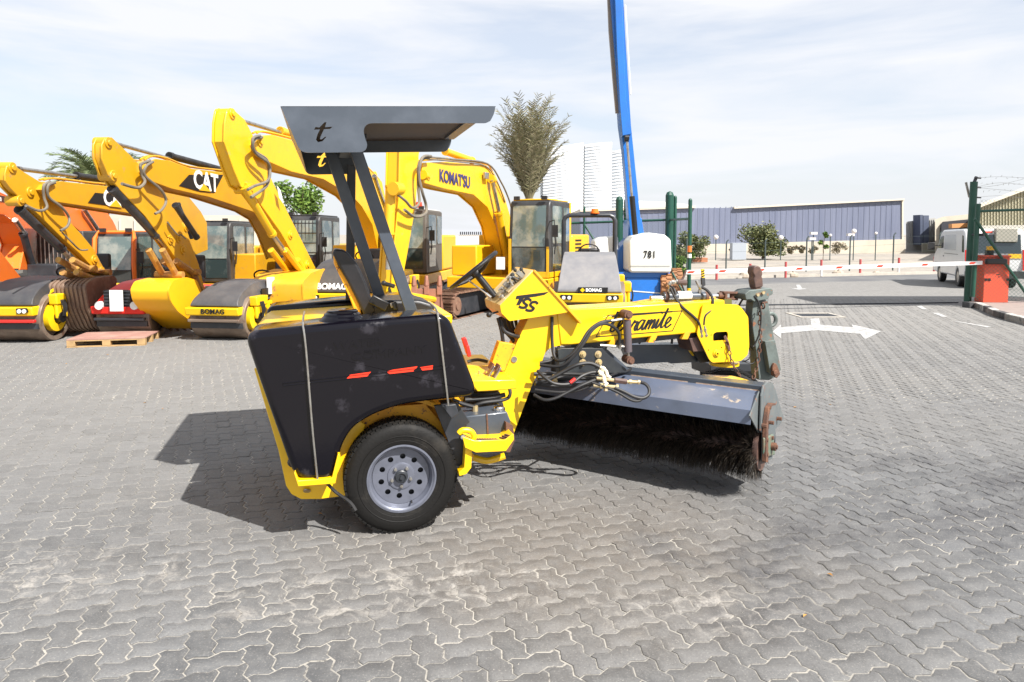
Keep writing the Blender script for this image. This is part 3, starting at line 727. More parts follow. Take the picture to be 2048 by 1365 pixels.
mb = MB(); mb.cyl(q(1028, 719, vb0 - .004), q(1028, 719, vb0 - .004) + Vector((0, -.008, 0)), .022, 12); mb.build('grease_plug', M_steel, NK)
mb = MB(); mb.prism(S([(999, 684), (1031, 690), (1010, 742), (980, 738)], .50), .50, .58); mb.build('neck_gusset', M_yrust_shade, SW, bev=.003)
beam = S([(1112, 620), (1300, 609), (1448, 600), (1448, 661), (1300, 674), (1142, 690), (1120, 690)], vb0)
mb = MB(); mb.prism(beam, vb0 - .012, vb1 + .02); BM = mb.build('main_beam', M_yel, SW, bev=.010)
mb = MB(); mb.prism(S([(1142, 690), (1408, 664), (1408, 672), (1300, 684), (1142, 700)], vb0 + .03), vb0 + .03, vb1); mb.build('beam_underside', M_gdark, BM)
for x in (1222, 1303, 1370): mb = MB(); yy = 690 - (x - 1142) * .098; mb.prism(S([(x, yy - 3), (x + 12, yy - 4), (x + 5, yy + 11), (x - 7, yy + 11)], vb0 - .015), vb0 - .018, vb0 + .02); mb.build('hose_clip', M_yrust_shade, BM)
# lettering in its black outline
vt = vb0 - .0135
def line(mb, a, b, wd, v): 
    p1, p2 = Vector(F.side(*a, v)), Vector(F.side(*b, v)); d = (p2 - p1).normalized(); n = Vector((-d.y, d.x)) * wd / 2; e = d * wd * .4
    mb.prism([tuple(p1 - e - n), tuple(p2 + e - n), tuple(p2 + e + n), tuple(p1 - e + n)], v, v - .0012)
mb = MB(); fr_ = [(1192, 674), (1216, 631), (1364, 622), (1345, 662)]
for i in range(4): line(mb, fr_[i], fr_[(i + 1) % 4], .006, vt)
mb.build('logo_frame', M_txt, BM)
# brushed script word
S0 = Vector(F.side(1213, 666, vt)); S1 = Vector(F.side(1345, 656, vt)); dirw = (S1 - S0).normalized(); wl = (S1 - S0).length; upw = Vector((-dirw.y, dirw.x))
def stroke(mb, pts, wd):
    pts = [Vector((a, b, 0)) for a, b in pts]; pts = spline(pts, 5)
    P2 = [S0 + dirw * (p.x + p.y * .38) * wl / 10.6 + upw * p.y * wl / 10.6 for p in pts]
    n = len(P2); L_, R_ = [], []
    for i, p in enumerate(P2):
        t = (P2[min(i + 1, n - 1)] - P2[max(i - 1, 0)]).normalized(); nn = Vector((-t.y, t.x))
        wdt = wd * (.45 + .55 * abs(t.y)) / 2
        L_.append(p + nn * wdt); R_.append(p - nn * wdt)
    for i in range(n - 1):
        qd = [L_[i], R_[i], R_[i + 1], L_[i + 1]]
        mb.add([(a.x, vt - .001 - (i % 2) * .00003, a.y) for a in qd], [(0, 1, 2, 3)])
mb = MB(); T = .017
stroke(mb, [(.1, 1.1), (.5, 1.6), (.75, 3.0), (.55, 1.2), (.5, .35), (.9, .1), (1.3, .6)], T)                      # t
stroke(mb, [(1.3, .6), (1.9, 1.0), (2.1, 1.5), (1.7, 1.65), (1.5, .9), (1.8, .1), (2.4, .4)], T)                    # e
stroke(mb, [(2.4, .4), (2.8, 1.5), (2.8, 1.2), (3.3, 1.3), (3.1, .5), (3.3, .05), (3.6, .4)], T)                    # r
stroke(mb, [(3.6, .4), (4.0, 1.5), (4.0, 1.2), (4.5, 1.3), (4.3, .5), (4.5, .05), (4.7, .3)], T)                    # r
stroke(mb, [(5.6, 1.35), (5.1, 1.5), (4.7, .9), (4.8, .1), (5.2, .3), (5.6, 1.3)], T); stroke(mb, [(5.65, 1.5), (5.5, .5), (5.7, .05), (6.0, .5)], T)   # a
stroke(mb, [(6.0, .5), (6.25, 1.5), (6.1, .05)], T); stroke(mb, [(6.12, .5), (6.6, 1.4), (6.75, 1.2), (6.6, .05)], T); stroke(mb, [(6.62, .5), (7.1, 1.4), (7.3, 1.2), (7.15, .2), (7.5, .3)], T)  # m
stroke(mb, [(7.5, .3), (7.85, 1.5), (7.75, .2), (8.1, .3)], T); stroke(mb, [(7.95, 2.3), (8.0, 2.5)], T * 1.6)       # i
stroke(mb, [(8.1, .3), (8.6, 1.8), (8.85, 3.0), (8.6, 1.2), (8.6, .2), (9.0, .3)], T)                                # t
stroke(mb, [(9.0, .4), (9.6, .9), (9.85, 1.4), (9.5, 1.65), (9.2, .9), (9.5, .1), (10.2, .6)], T)                    # e
stroke(mb, [(.0, 2.35), (3.0, 2.4), (6.5, 2.45), (9.7, 2.5)], .010)
stroke(mb, [(.0, 2.25), (3.0, 2.3), (6.5, 2.35), (9.7, 2.4)], .010)
mb.build('beam_lettering', M_txt, BM, sharp=0)
# end plate with its slot
ep = rounded(S([(1404, 608), (1473, 609), (1481, 616), (1494, 634), (1496, 692), (1493, 710), (1479, 722), (1422, 725), (1416, 718), (1392, 668)], vb0 - .02), .02, 4)
sl = rounded(S([(1424, 668), (1430, 664), (1452, 663), (1454, 668), (1453, 680), (1424, 682)], vb0 - .02), .01, 4)
hl = [circle(*F.side(x, y, vb0 - .02), .006, 10) for x, y in ((1420, 670), (1415, 700), (1441, 695), (1433, 707))]
EP = curve_mesh('end_plate', [ep, sl] + hl, .006, M_yel, SW, (0, vb0 - .03, 0), (1, 0, 0), (0, 0, 1))
curve_mesh('end_plate', [ep, sl], .006, M_yel, SW, (0, vb1 + .04, 0), (1, 0, 0), (0, 0, 1))
mb = MB(); c = q(1433, 707, vb0 - .037); mb.lathe([(.035, .004), (.030, -.006), (.020, -.008), (.018, -.016), (.008, -.018)], c, (0, 1, 0), 20); mb.build('pivot_boss', M_yel, EP)
mb = MB(); mb.prism(S([(1424, 684), (1454, 681), (1460, 700), (1420, 700)], vb0 + .1), vb0 + .02, vb1 + .03); mb.prism(S([(1385, 664), (1478, 655), (1478, 615), (1440, 612)], vb0 + .1), vb0 + .02, vb1 + .03); mb.build('beam_head', M_gdark, SW)  # head coloured dark so the plate's slot looks shaded inside
mb = MB(); mb.prism(S([(1372, 676), (1400, 670), (1412, 700), (1380, 702)], vb0 + .05), vb0, vb1); mb.build('brown_bracket', M_brown, SW, bev=.003)

# ---- instrument console with TSS side plate
vc0, vc1 = .50, .98
tri = [(1069, 540), (1000, 612), (1003, 627), (1019, 643), (1120, 628), (1142, 624)]
mb = MB(); mb.prism(rounded(S(tri, vc0), .008, 2), vc0, vc0 + .012); CP = mb.build('console_side_plate', M_yel, SW, bev=.002)
mb = MB(); t1 = S([(1069, 540), (1164, 645), (1160, 648), (1066, 543)], vc0); mb.prism(t1, vc0 - .012, vc1); mb.build('console_front_plate', M_yrust_shade, SW, bev=.002)
fa = S([(1067, 541), (1000, 611), (1003, 627), (1012, 628), (1072, 546)], vc0)
mb = MB(); mb.prism(fa, vc0 + .012, vc1); CF = mb.build('instrument_panel', M_ypanel, SW, bev=.004)
mb = MB(); mb.prism(S([(1000, 611), (1003, 627), (1019, 642), (1030, 640), (1012, 606)], vc0 + .012), vc0 + .012, vc1); mb.build('console_box', M_yrust_shade, SW, bev=.006)
mb = MB(); mb.prism(S(tri, vc1), vc1, vc1 + .012); mb.build('console_side_plate', M_yrust_shade, SW)
# TSS letters
def poly_letter(mb, pts, v=vc0 - .0015): mb.prism(S(pts, v), v, v - .0012)
mb = MB()
poly_letter(mb, [(1033, 592), (1098, 584), (1089, 590), (1072, 593.5), (1048, 596.5), (1040, 610), (1032, 611), (1038, 598), (1031, 599)])
for ox_, oy_ in ((1043, 617), (1056.5, 623)):
    pts = [(19, -15), (15, -18.5), (8, -18), (4, -13), (8, -8.5), (11, -6), (7, -1.8), (0, -1.5), (-5, -3.5)]
    pts = [(ox_ + a * 1.0, oy_ + b) for a, b in pts]
    P = [Vector((a, b, 0)) for a, b in pts]; P = spline(P, 4); n = len(P)
    for i in range(n - 1):
        t_ = (P[i + 1] - P[i]).normalized(); nn = Vector((-t_.y, t_.x, 0)) * 2.6; e = t_ * .6
        v = vc0 - .0015 - .00005 * (i % 3)
        mb.add([(u_, v - .001, z_) for u_, z_ in S([(x_.x, x_.y) for x_ in (P[i] - e + nn, P[i] - e - nn, P[i + 1] + e - nn, P[i + 1] + e + nn)], v)], [(0, 1, 2, 3)])
mb.build('console_lettering', M_txt, CP, sharp=0)
# gauges and levers on the panel (face normal points up and back)
pu = Vector(F.side(1000, 611, vc0)); pt_ = Vector(F.side(1067, 541, vc0)); dd = (pt_ - pu); Lp = dd.length; dd.normalize(); nn_ = Vector((-dd.y, dd.x))
def onpanel(s, v, h=0): p = pu + dd * s * Lp + nn_ * h; return Vector((p.x, v, p.y))
for s_, v_ in ((.18, .60), (.30, .66), (.45, .60), (.35, .78), (.62, .62), (.75, .60), (.55, .72), (.2, .86), (.68, .84)):
    mb = MB(); mb.cyl(onpanel(s_, v_, 0), onpanel(s_, v_, .018), .022, 14); mb.build('gauge', M_steel, CF)
for s_, v_, h_ in ((.60, .60, .045), (.66, .66, .05), (.86, .60, .045), (.8, .7, .05), (.7, .7, .04)):
    mb = MB(); mb.cyl(onpanel(s_, v_, .0), onpanel(s_ + .02, v_, h_), .006, 8); mb.ball(onpanel(s_ + .02, v_, h_), .014, 8, 6)
    mb.build('control_lever', M_black, CF)
mb = MB(); mb.tube([onpanel(.5, .58, .01), onpanel(.55, .6, .05), onpanel(.64, .6, .05), onpanel(.68, .58, .01)], .008, 8, 4); mb.box(onpanel(.78, .58, .03), (.05, .05, .03), ry=.7); mb.box(onpanel(.45, .66, .02), (.06, .04, .03), ry=.7); mb.build('throttle_linkage', M_steel, CF)
mb = MB(); mb.box(onpanel(.40, .57, .012), (.05, .06, .012), ry=-.78); mb.box(onpanel(.24, .70, .012), (.05, .10, .012), ry=-.78); mb.build('switch_plate', M_brass, CF)
mb = MB(); p = q(985, 629, vc0 + .1); mb.cyl(q(1001, 622, .60), q(980, 629, .60), .007, 8); mb.ball(q(978, 630, .6), .02, 10, 6); mb.build('choke_knob', M_black, CF)
# near end box of the console, below the wheel
fb = q(956, 608, .98); 
# steering column and wheel
ca_ = onpanel(.14, .80, 0); sc = q(947, 541, .84)
ax = (sc - ca_).normalized()
mb = MB(); mb.cyl(ca_, ca_ + (sc - ca_) * .80, .026, 18); mb.build('steering_column', M_blackp, SW)
mb = MB(); mb.cyl(ca_ + (sc - ca_) * .80, ca_ + (sc - ca_) * .90, .030, 18); mb.build('column_collar', M_brass, SW)
x_ = ax.orthogonal().normalized(); y_ = ax.cross(x_); RS = .205
mb = MB(); mb.tube([sc + (x_ * cos(2 * pi * k / 40) + y_ * sin(2 * pi * k / 40)) * RS for k in range(40)], .0155, 10, closed=True)
SWH = mb.build('steering_wheel', M_vinyl, SW)
mb = MB(); mb.cyl(sc - ax * .05, sc - ax * .015, .045, 16)
for k in range(3):
    a = 2 * pi * k / 3 + .5; r_ = x_ * cos(a) + y_ * sin(a); mb.tube([sc - ax * .035, sc - ax * .03 + r_ * .1, sc + r_ * RS], [.02, .014, .011], 8)
mb.build('wheel_spoke', M_vinyl, SWH)
mb = MB(); mb.cyl(q(938, 562, .80), q(978, 592, .72), .006, 8); mb.cyl(q(972, 588, .73), q(982, 596, .71), .012, 8); mb.build('tilt_lever', M_steel, SW)
mb = MB(); hp_ = []
for i, (x0_, x1_) in enumerate(((1001, 1022), (1008, 1030), (1015, 1034), (1022, 1040), (1030, 1042), (1012, 1026))):
    mb.tube([q(x0_, 634, .62 + i * .05), q(x0_ + 4, 655, .62 + i * .05), q(x1_, 676, .64 + i * .04), q(x1_ + 10, 690, .66 + i * .03)], .013, 8, 5)
mb.build('hose_bundle', M_hose, SW)
mb = MB(); mb.tube([q(996, 636, .58), q(1003, 662, .56), q(1006, 684, .56)], .014, 8, 5); mb.tube([q(1003, 640, .57), q(1008, 662, .55), q(1028, 672, .55), q(1040, 674, .6)], .014, 8, 5); mb.build('hose_bundle', M_hose, SW)

# ---- seat
vs0, vs1 = .60, 1.02
def pad(pts, v0, v1, r, name, m, bev=.03):
    mb = MB(); mb.prism(rounded(S(pts, (v0 + v1) / 2), r, 5), v0, v1); return mb.build(name, m, SW, bev=bev, seg=4, sharp=60)
SB = pad([(668, 497), (690, 500), (712, 525), (728, 560), (742, 600), (748, 618), (728, 632), (716, 605), (693, 560), (674, 525), (664, 506)], vs0, vs1, .03, 'seat_back', M_vinyl, .035)
pad([(740, 606), (760, 596), (830, 594), (856, 602), (862, 614), (850, 626), (745, 634)], vs0, vs1 + .02, .03, 'seat_cushion', M_vinyl, .03)
mb = MB(); mb.prism(S([(667, 506), (676, 530), (698, 566), (716, 604), (722, 632), (712, 632), (700, 598), (683, 560), (668, 528)], .8), vs0 + .03, vs1 - .03); mb.build('seat_shell', M_yrust_shade, SB, bev=.005)
mb = MB(); mb.prism(S([(730, 622), (860, 618), (862, 634), (735, 640)], .8), vs0, vs1); mb.build('seat_base', M_yrust_shade, SW, bev=.005)
mb = MB(); mb.box(q(758, 606, .55), (.12, .05, .06), ry=.5); mb.box(q(790, 612, .50), (.03, .012, .05), ry=-.2); mb.build('seat_belt_reel', M_blackp, SW, bev=.006)
mb = MB(); mb.box(q(786, 610, .52), (.035, .02, .03), ry=-.3); mb.build('seat_belt_buckle', M_steel, SW, bev=.002)
mb = MB(); mb.cyl(q(770, 568, .40), q(788, 573, .36), .014, 10); mb.ball(q(768, 567, .4), .018, 8, 6); mb.build('handle_knob', M_black, SW)

# ---- canopy and its posts
vk0, vk1 = -.06, 1.42
cany = [(561, 213), (991, 213), (988, 228), (981, 242), (972, 247), (745, 247), (736, 248), (729, 254), (727, 264), (731, 280), (735, 290), (732, 300), (724, 305), (612, 306), (603, 303), (597, 296)]
co_ = S(cany, vk0); co_ = rounded(co_, .012, 2)
def tshape(cx, cy, k, v):       # slanted lower-case t cut through the sheet
    L_ = [(-10, -10.5), (-2, -9.5), (8, -20), (12, -20), (9, -10), (24, -11), (19, -6.5), (7, -6), (0, 9), (-1, 14), (3, 14), (9, 9), (12, 9), (4, 18), (-5, 20), (-9, 15), (-6, 4), (-1, -5.5), (-13, -5)]
    return S([(cx + a * k, cy + b * k) for a, b in L_], v)
tn = tshape(641, 265, 1.0, vk0)
CN = curve_mesh('canopy_side_panel', [co_, tn], .0025, M_grey, SW, (0, vk0, 0), (1, 0, 0), (0, 0, 1), label='near grey canopy side panel with a cut-out letter t')
curve_mesh('canopy_side_panel', [co_, tn], .0025, M_grey, SW, (0, vk1, 0), (1, 0, 0), (0, 0, 1), label='far grey canopy side panel with a cut-out letter t')
ta, tb = F.side(561, 213, vk0), F.side(991, 213, vk0)
sl_ = (tb[1] - ta[1]) / (tb[0] - ta[0])
mb = MB(); e = .004
mb.prism([(ta[0], ta[1] - .004), (tb[0] - .0, tb[1] - .004), (tb[0], tb[1]), (ta[0], ta[1])], vk0 - .0025, vk1 + .0025); RF = mb.build('canopy_roof', M_grey, SW)
fl = S([(597, 296), (561, 213), (563, 213), (600, 296)], vk0); mb = MB(); mb.prism(fl, vk0 + .003, vk1 - .003); mb.build('canopy_rear_panel', M_grey, SW)
mb = MB(); f2 = S([(991, 213), (981, 242), (979, 242), (989, 213)], vk0); mb.prism(f2, vk0 + .003, vk0 + .03); mb.prism([(tb[0] - .09, tb[1] - .03), (tb[0] - .02, tb[1] - .03), (tb[0] - .02, tb[1] - .006), (tb[0] - .09, tb[1] - .006)], vk0 + .2, vk1 - .2); mb.build('canopy_stiffener', M_grey, SW)
mb = MB(); m_ = S([(735, 218), (960, 218), (960, 219), (735, 219)], vk0)
def post(pa, pb, v, w0, w1, vt_, nm, m):
    a = Vector(F.side(*pa, v)); b = Vector(F.side(*pb, v)); d = (b - a).normalized(); n = Vector((-d.y, d.x))
    mb = MB(); mb.prism([tuple(a - n * w0), tuple(b - n * w1), tuple(b + n * w1), tuple(a + n * w0)], v, v + vt_); return mb.build(nm, m, SW, bev=.004)
post((712, 300), (827, 634), .44, .038, .038, .05, 'canopy_post', M_grey)
post((660, 300), (775, 640), 1.04, .040, .040, .05, 'canopy_post', M_grey)
pp = post((703, 330), (700, 600), 1.30, .032, .032, .05, 'canopy_rear_post', M_gdark)
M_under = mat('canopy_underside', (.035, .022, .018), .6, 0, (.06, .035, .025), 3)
mb = MB(); mb.prism([(ta[0] + .01, ta[1] - .0075), (tb[0] - .02, tb[1] - .0075), (tb[0] - .02, tb[1] - .0045), (ta[0] + .01, ta[1] - .0045)], vk0 + .003, vk1 - .003); mb.build('canopy_underside_sheet', M_under, SW)  # thin dark brown sheet added to darken the roof's underside
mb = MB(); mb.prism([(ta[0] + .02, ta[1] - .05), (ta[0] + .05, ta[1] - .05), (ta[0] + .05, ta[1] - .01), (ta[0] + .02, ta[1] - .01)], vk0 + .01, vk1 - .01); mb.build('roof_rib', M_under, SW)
z_top = ta[1]
mb = MB(); pA = F.side(715, 292, .44); mb.prism([(pA[0] - .1, pA[1] + .0), (pA[0] + .05, pA[1]), (pA[0] + .05, pA[1] + .06), (pA[0] - .1, pA[1] + .06)], .3, 1.2); mb.build('canopy_crossbar', M_gdark, SW, bev=.004)
# ---------------------------------------------------------------- broom, hydraulics, front wheel and folded tow bar
AZ = .33
bo = gnd(1538, 903, AZ); B = Frame((bo.x, bo.y, 0), radians(146)); BL = 2.12
def inB(o):
    p = F.loc(B.o); o.location = (p.x, p.y, 0); o.rotation_euler = (0, 0, B.yaw - F.yaw); return o
def Bpart(mb, name, m, parent=None, **kw):
    if parent is None: return inB(mb.build(name, m, SW, **kw))
    return mb.build(name, m, parent, **kw)
fr_ = lambda pts, u: [B.front(a, b, u) for a, b in pts]
lipb = B.front(1498, 850, .06); lipt = B.front(1500, 822, .06); slt = B.front(1519, 784, .06); cht = B.front(1523, 769, .06); chb = B.front(1542, 768, .06)
th = .006
# main sheet: lip + sloping face (bent plate)
def strip(pts, t=th):
    P = [Vector(p) for p in pts]; out = []; n = len(P); off = []
    for i in range(n):
        a = P[max(i - 1, 0)]; b = P[min(i + 1, n - 1)]; d = (b - a).normalized(); off.append(P[i] + Vector((-d.y, d.x)) * -t)
    return [tuple(p) for p in P] + [tuple(p) for p in off[::-1]]
sec = strip([lipb, lipt, slt])
mb = MB(); mb.prismx(sec, .05, BL); HD = Bpart(mb, 'broom_hood', M_hood, bev=.002)
zt = cht[1]; v0_ = slt[0]
mb = MB(); mb.prismx([(v0_, slt[1] - .005), (v0_, zt), (v0_ - .13, zt), (v0_ - .13, slt[1] - .03)], .04, BL + .01); Bpart(mb, 'hood_tube', M_grey, HD, bev=.006)
mb = MB(); mb.prismx(strip([(v0_ - .13, slt[1] - .01), (v0_ - .36, slt[1] - .10), (v0_ - .42, slt[1] - .22), (v0_ - .43, .22)]), .05, BL); Bpart(mb, 'hood_rear_sheet', M_grey, HD)  # lower end added as a curtain so no light passes behind the brush
mb = MB(); a_ = Vector(lipt); b_ = Vector(slt)
for k in (.0, .5): mb.prismx([tuple(a_.lerp(b_, .97) + Vector((0, .004))), tuple(a_.lerp(b_, .99) + Vector((0, .006))), tuple(b_ + Vector((0, .012))), tuple(b_ + Vector((-.01, .003)))], .06 + k, .50 + k)
Bpart(mb, 'weld_bead', mat('weld_rust', (.25, .16, .11), .7, 0, (.4, .36, .3), 20), HD)
mb = MB(); mb.prismx([(lipt[0] + .003, lipt[1]), (lipt[0] + .003, lipb[1]), (lipt[0] + .006, lipb[1]), (lipt[0] + .006, lipt[1])], .97, .98); Bpart(mb, 'lip_joint', M_gdark, HD)
# right end plates
M_endp = mat('chipped_end_plate', (.10, .115, .12), .5, 0, (.14, .15, .145), 6, col3=(.22, .10, .06), s3=18, lo3=.60, hi3=.65)
pl_ = fr_([(1521, 792), (1525, 772), (1532, 765), (1543, 766), (1550, 782), (1556, 806), (1566, 836), (1563, 843), (1549, 858), (1546, 885), (1543, 918), (1523, 924), (1524, 868), (1519, 862)], .03)
mb = MB(); mb.prismx(pl_, .022, .034); EPB = Bpart(mb, 'hood_end_plate', M_endp, HD, bev=.002)
pl2 = fr_([(1498, 832), (1517, 783), (1521, 785), (1519, 864), (1516, 866)], .05); mb = MB(); mb.prismx(pl2, .044, .052); Bpart(mb, 'hood_end_plate', M_endp, HD, bev=.001)
pl3 = fr_([(1524, 924), (1526, 840), (1530, 815), (1536, 806), (1544, 806), (1544, 810), (1537, 811), (1533, 818), (1529, 842), (1529, 924)], .018); mb = MB(); mb.prismx(pl3, -.008, .020); Bpart(mb, 'end_plate_rim', M_rust, EPB, bev=.002)
pl4 = fr_([(1526, 876), (1545, 868), (1548, 910), (1527, 916)], .01); mb = MB(); mb.prismx(pl4, .000, .020); Bpart(mb, 'bearing_block', mat('green_bearing', (.10, .17, .13), .5, 0, (.17, .10, .06), 12), EPB, bev=.01)
for a, b in ((1538, 815), (1530, 852), (1544, 846), (1533, 880), (1544, 876), (1533, 909), (1560, 838)):
    v_, z_ = B.front(a, b, 0); mb = MB(); mb.cyl((.02, v_, z_), (-.012, v_, z_), .013, 6); Bpart(mb, 'plate_bolt', M_rust, EPB)
v_, z_ = B.front(1543, 893, 0); mb = MB(); mb.cyl((.02, v_, z_), (-.03, v_, z_), .028, 16); mb.cyl((-.03, v_, z_), (-.04, v_, z_), .016, 10); Bpart(mb, 'bearing_cap', M_rust, EPB)
AV = B.front(1530, 893, .03)[0]; AV += .01

mb = MB(); mb.cyl((.045, AV, AZ + .01), (BL, AV, AZ + .01), .085, 18); mb.cyl((.044, AV, AZ + .01), (.075, AV, AZ + .01), .15, 24); Bpart(mb, 'broom_core', M_brown, HD)
mb = MB(); mb.prismx([(AV + .20, AZ - .05), (AV + .2, lipb[1]), (AV - .5, slt[1] - .05), (AV - .4, AZ - .02)], BL, BL + .02); Bpart(mb, 'hood_end_plate', M_grey, HD)
# bristles: thousands of thin wires in wavy wafers
def bristle(n, N, L, b):
    g = N.new('ShaderNodeNewGeometry'); 
    c = mixc(N, L, mrange(N, L, g.outputs['Random Per Island'], .25, 1), (.006, .005, .004), (.055, .040, .026))
    L.new(c, b.inputs['Base Color']); b.inputs['Roughness'].default_value = .55
M_bris = worldmat('broom_bristle', bristle)
rb = random.Random(5); V = []; Fq = []
def wire(u, a, r0, r1, w, du, da):
    p0 = Vector((u, AV + cos(a) * r0, AZ + .01 + sin(a) * r0)); a1 = a + da
    p1 = Vector((u + du, AV + cos(a1) * r1, AZ + .01 + sin(a1) * r1)); pm_ = (p0 + p1) / 2 + Vector((rb.gauss(0, .006), rb.gauss(0, .006), rb.gauss(0, .006)))
    s_ = Vector((rb.gauss(0, 1), rb.gauss(0, 1), rb.gauss(0, 1))).cross(p1 - p0).normalized() * w
    n = len(V); V.extend([tuple(p0 - s_), tuple(p0 + s_), tuple(pm_ + s_), tuple(pm_ - s_), tuple(p1)]); Fq.extend([(n, n + 1, n + 2, n + 3), (n + 3, n + 2, n + 4)])
nw = 46
for k in range(nw):
    u_c = .085 + (BL - .13) * k / (nw - 1)
    for j in range(560):
        a = rb.uniform(0, 2 * pi)
        if sin(a) > .8 and k > 1: continue
        uu = u_c + .022 * sin(a * 5 + k * .9) + rb.gauss(0, .010)
        R1 = rb.choice((.225, .238, .246, .252)) + rb.gauss(0, .007) - (.02 if rb.random() < .2 else 0)
        wire(uu, a, .08, R1, .0016, rb.gauss(0, .014), rb.gauss(0, .07))
for j in range(1500):                                   # splayed end tuft
    a = rb.uniform(0, 2 * pi)
    if sin(a) > .45: continue
    wire(.085 + rb.uniform(-.005, .03), a, .07, .225 + rb.gauss(0, .014), .0015, rb.uniform(-.05, .02), rb.gauss(0, .09))
me = bpy.data.meshes.new('bristles'); me.from_pydata(V, [], Fq); me.update(); me.materials.append(M_bris)
bo_ = bpy.data.objects.new('bristles', me); COL.objects.link(bo_); bo_.parent = HD; bo_['kind'] = 'stuff'; bo_['label'] = 'dark wiry bristles of the broom'

# ---- swivel mount, gusset, arm
M_brk = mat('mount_black', (.020, .023, .028), .4, 0, (.04, .045, .045), 8, col3=(.12, .06, .04), s3=20, lo3=.68, hi3=.74)
mb = MB(); mb.prism(S([(1116, 700), (1124, 697), (1205, 697), (1215, 708), (1252, 738), (1255, 745), (1119, 752)], .50), .50, .515)
MT = mb.build('broom_mount', M_brk, SW, bev=.002)
mb = MB(); mb.prism(S([(1119, 700), (1190, 697), (1194, 752), (1121, 754)], .515), .515, .62); mb.build('mount_block', M_brk, MT)
mb = MB(); mb.prism(S([(1196, 690), (1216, 700), (1262, 742), (1200, 748)], .64), .64, .76); mb.build('mount_gusset', M_grey, MT, bev=.003)
for a, b in ((1165, 709), (1196, 709), (1165, 725), (1197, 725)):
    c = q(a, b, .50); mb = MB(); mb.cyl(c, c + Vector((0, -.006, 0)), .026, 18); mb.cyl(c + Vector((0, -.006, 0)), c + Vector((0, -.018, 0)), .018, 6); mb.cyl(c + Vector((0, -.018, 0)), c + Vector((0, -.032, 0)), .009, 10); mb.build('mount_bolt', M_brass, MT)
mb = MB(); c = q(1196, 690, .66); mb.lathe([(.065, -.03), (.07, -.01), (.05, .0), (.04, .03), (.045, .04), (0, .04)], c, (0, 0, 1), 20); mb.cyl(c, c + Vector((0, 0, .07)), .03, 12); mb.build('swivel_hub', M_gdark, MT)
mb = MB(); mb.prism(S([(1216, 690), (1402, 688), (1425, 722), (1340, 727), (1335, 724), (1262, 728), (1250, 700)], .86), .84, .96); AR = mb.build('broom_arm', M_grey, SW, bev=.004)
mb = MB(); mb.prism(S([(1376, 690), (1402, 688), (1425, 722), (1396, 725)], .83), .80, .838); mb.build('arm_end_plate', M_gdark, AR, bev=.002)
# tilting cylinder with red streak
mb = MB(); mb.cyl(q(1254, 640, .50), q(1256, 704, .50), .030, 20); CY = mb.build('tilt_cylinder', mat('streaked_cylinder', (.12, .10, .11), .4, .3, (.40, .03, .03), 5, .60, .64), SW)
mb = MB(); mb.cyl(q(1256, 704, .50), q(1257, 716, .50), .012, 12); mb.build('piston_rod', M_steel, CY)
for a, b, r_ in ((1253, 629, .032), (1257, 720, .030)):
    c = q(a, b, .50); mb = MB(); mb.cyl(c + Vector((0, -.04, 0)), c + Vector((0, .06, 0)), r_, 16); mb.cyl(c + Vector((0, -.05, 0)), c + Vector((0, -.04, 0)), r_ * .55, 12); mb.build('cylinder_pin', M_rust, CY)
mb = MB(); mb.cyl(q(1222, 642, .49), q(1248, 638, .49), .009, 8); mb.build('pipe_fitting', M_steel, CY)
mb = MB(); mb.cyl(q(1240, 688, .50), q(1240, 698, .50), .012, 8); mb.cyl(q(1200, 691, .52), q(1252, 694, .50), .010, 8); mb.build('pipe_fitting', M_steel, CY)
# hoses
def hose(pts, r=.0115, par=None, m=None):
    mb = MB(); mb.tube([q(*p) for p in pts], r, 8, 6); return mb.build('hydraulic_hose', m or M_hose, par or SW)
def fitting(pts, r=.013, par=None, m=None):
    mb = MB(); P = [q(*p) for p in pts]
    for a, b in zip(P[:-1], P[1:]): mb.cyl(a, b, r, 10)
    m1 = P[0].lerp(P[1], .3); d = (P[1] - P[0]).normalized(); mb.cyl(m1, m1 + d * .02, r * 1.5, 6); mb.cyl(P[-1], P[-1] + d * .016, r * 1.5, 6); return mb.build('hose_fitting', m or M_brass, par or SW)
hose([(1222, 642, .48), (1200, 646, .46), (1178, 662, .44), (1160, 690, .42), (1140, 712, .42), (1118, 722, .45), (1108, 712, .5), (1104, 680, .54), (1104, 634, .565)])
hose([(1238, 690, .49), (1238, 668, .48), (1225, 653, .46), (1205, 648, .45), (1185, 660, .43), (1165, 690, .40), (1145, 715, .40), (1120, 733, .42), (1080, 730, .5)])
hose([(1080, 726, .5), (1100, 722, .5), (1112, 714, .55), (1118, 690, .6)], .010)
hose([(1075, 742, .40), (1090, 756, .34), (1110, 768, .30), (1140, 768, .30), (1165, 752, .32), (1190, 745, .34), (1210, 752, .32), (1218, 765, .28)])
hose([(1072, 765, .40), (1100, 758, .38), (1130, 742, .36), (1155, 730, .34), (1180, 727, .34), (1200, 735, .32)], .014)
hose([(1068, 790, .36), (1088, 800, .30), (1110, 797, .28), (1135, 785, .28), (1165, 770, .28), (1190, 760, .30)], .011)
hose([(1075, 755, .46), (1130, 756, .44), (1200, 758, .38)], .016); hose([(1070, 768, .44), (1120, 772, .42), (1190, 768, .34)], .016)
hose([(1068, 748, .5), (1130, 748, .48), (1190, 750, .42)], .012)
hose([(1276, 764, .25), (1290, 768, .22), (1298, 778, .20), (1297, 790, .18), (1285, 797, .17), (1268, 794, .18), (1248, 784, .20), (1230, 776, .22)], .0115)
hose([(1180, 764, .30), (1230, 782, .22), (1262, 800, .18), (1278, 802, .17), (1284, 797, .17)], .010)
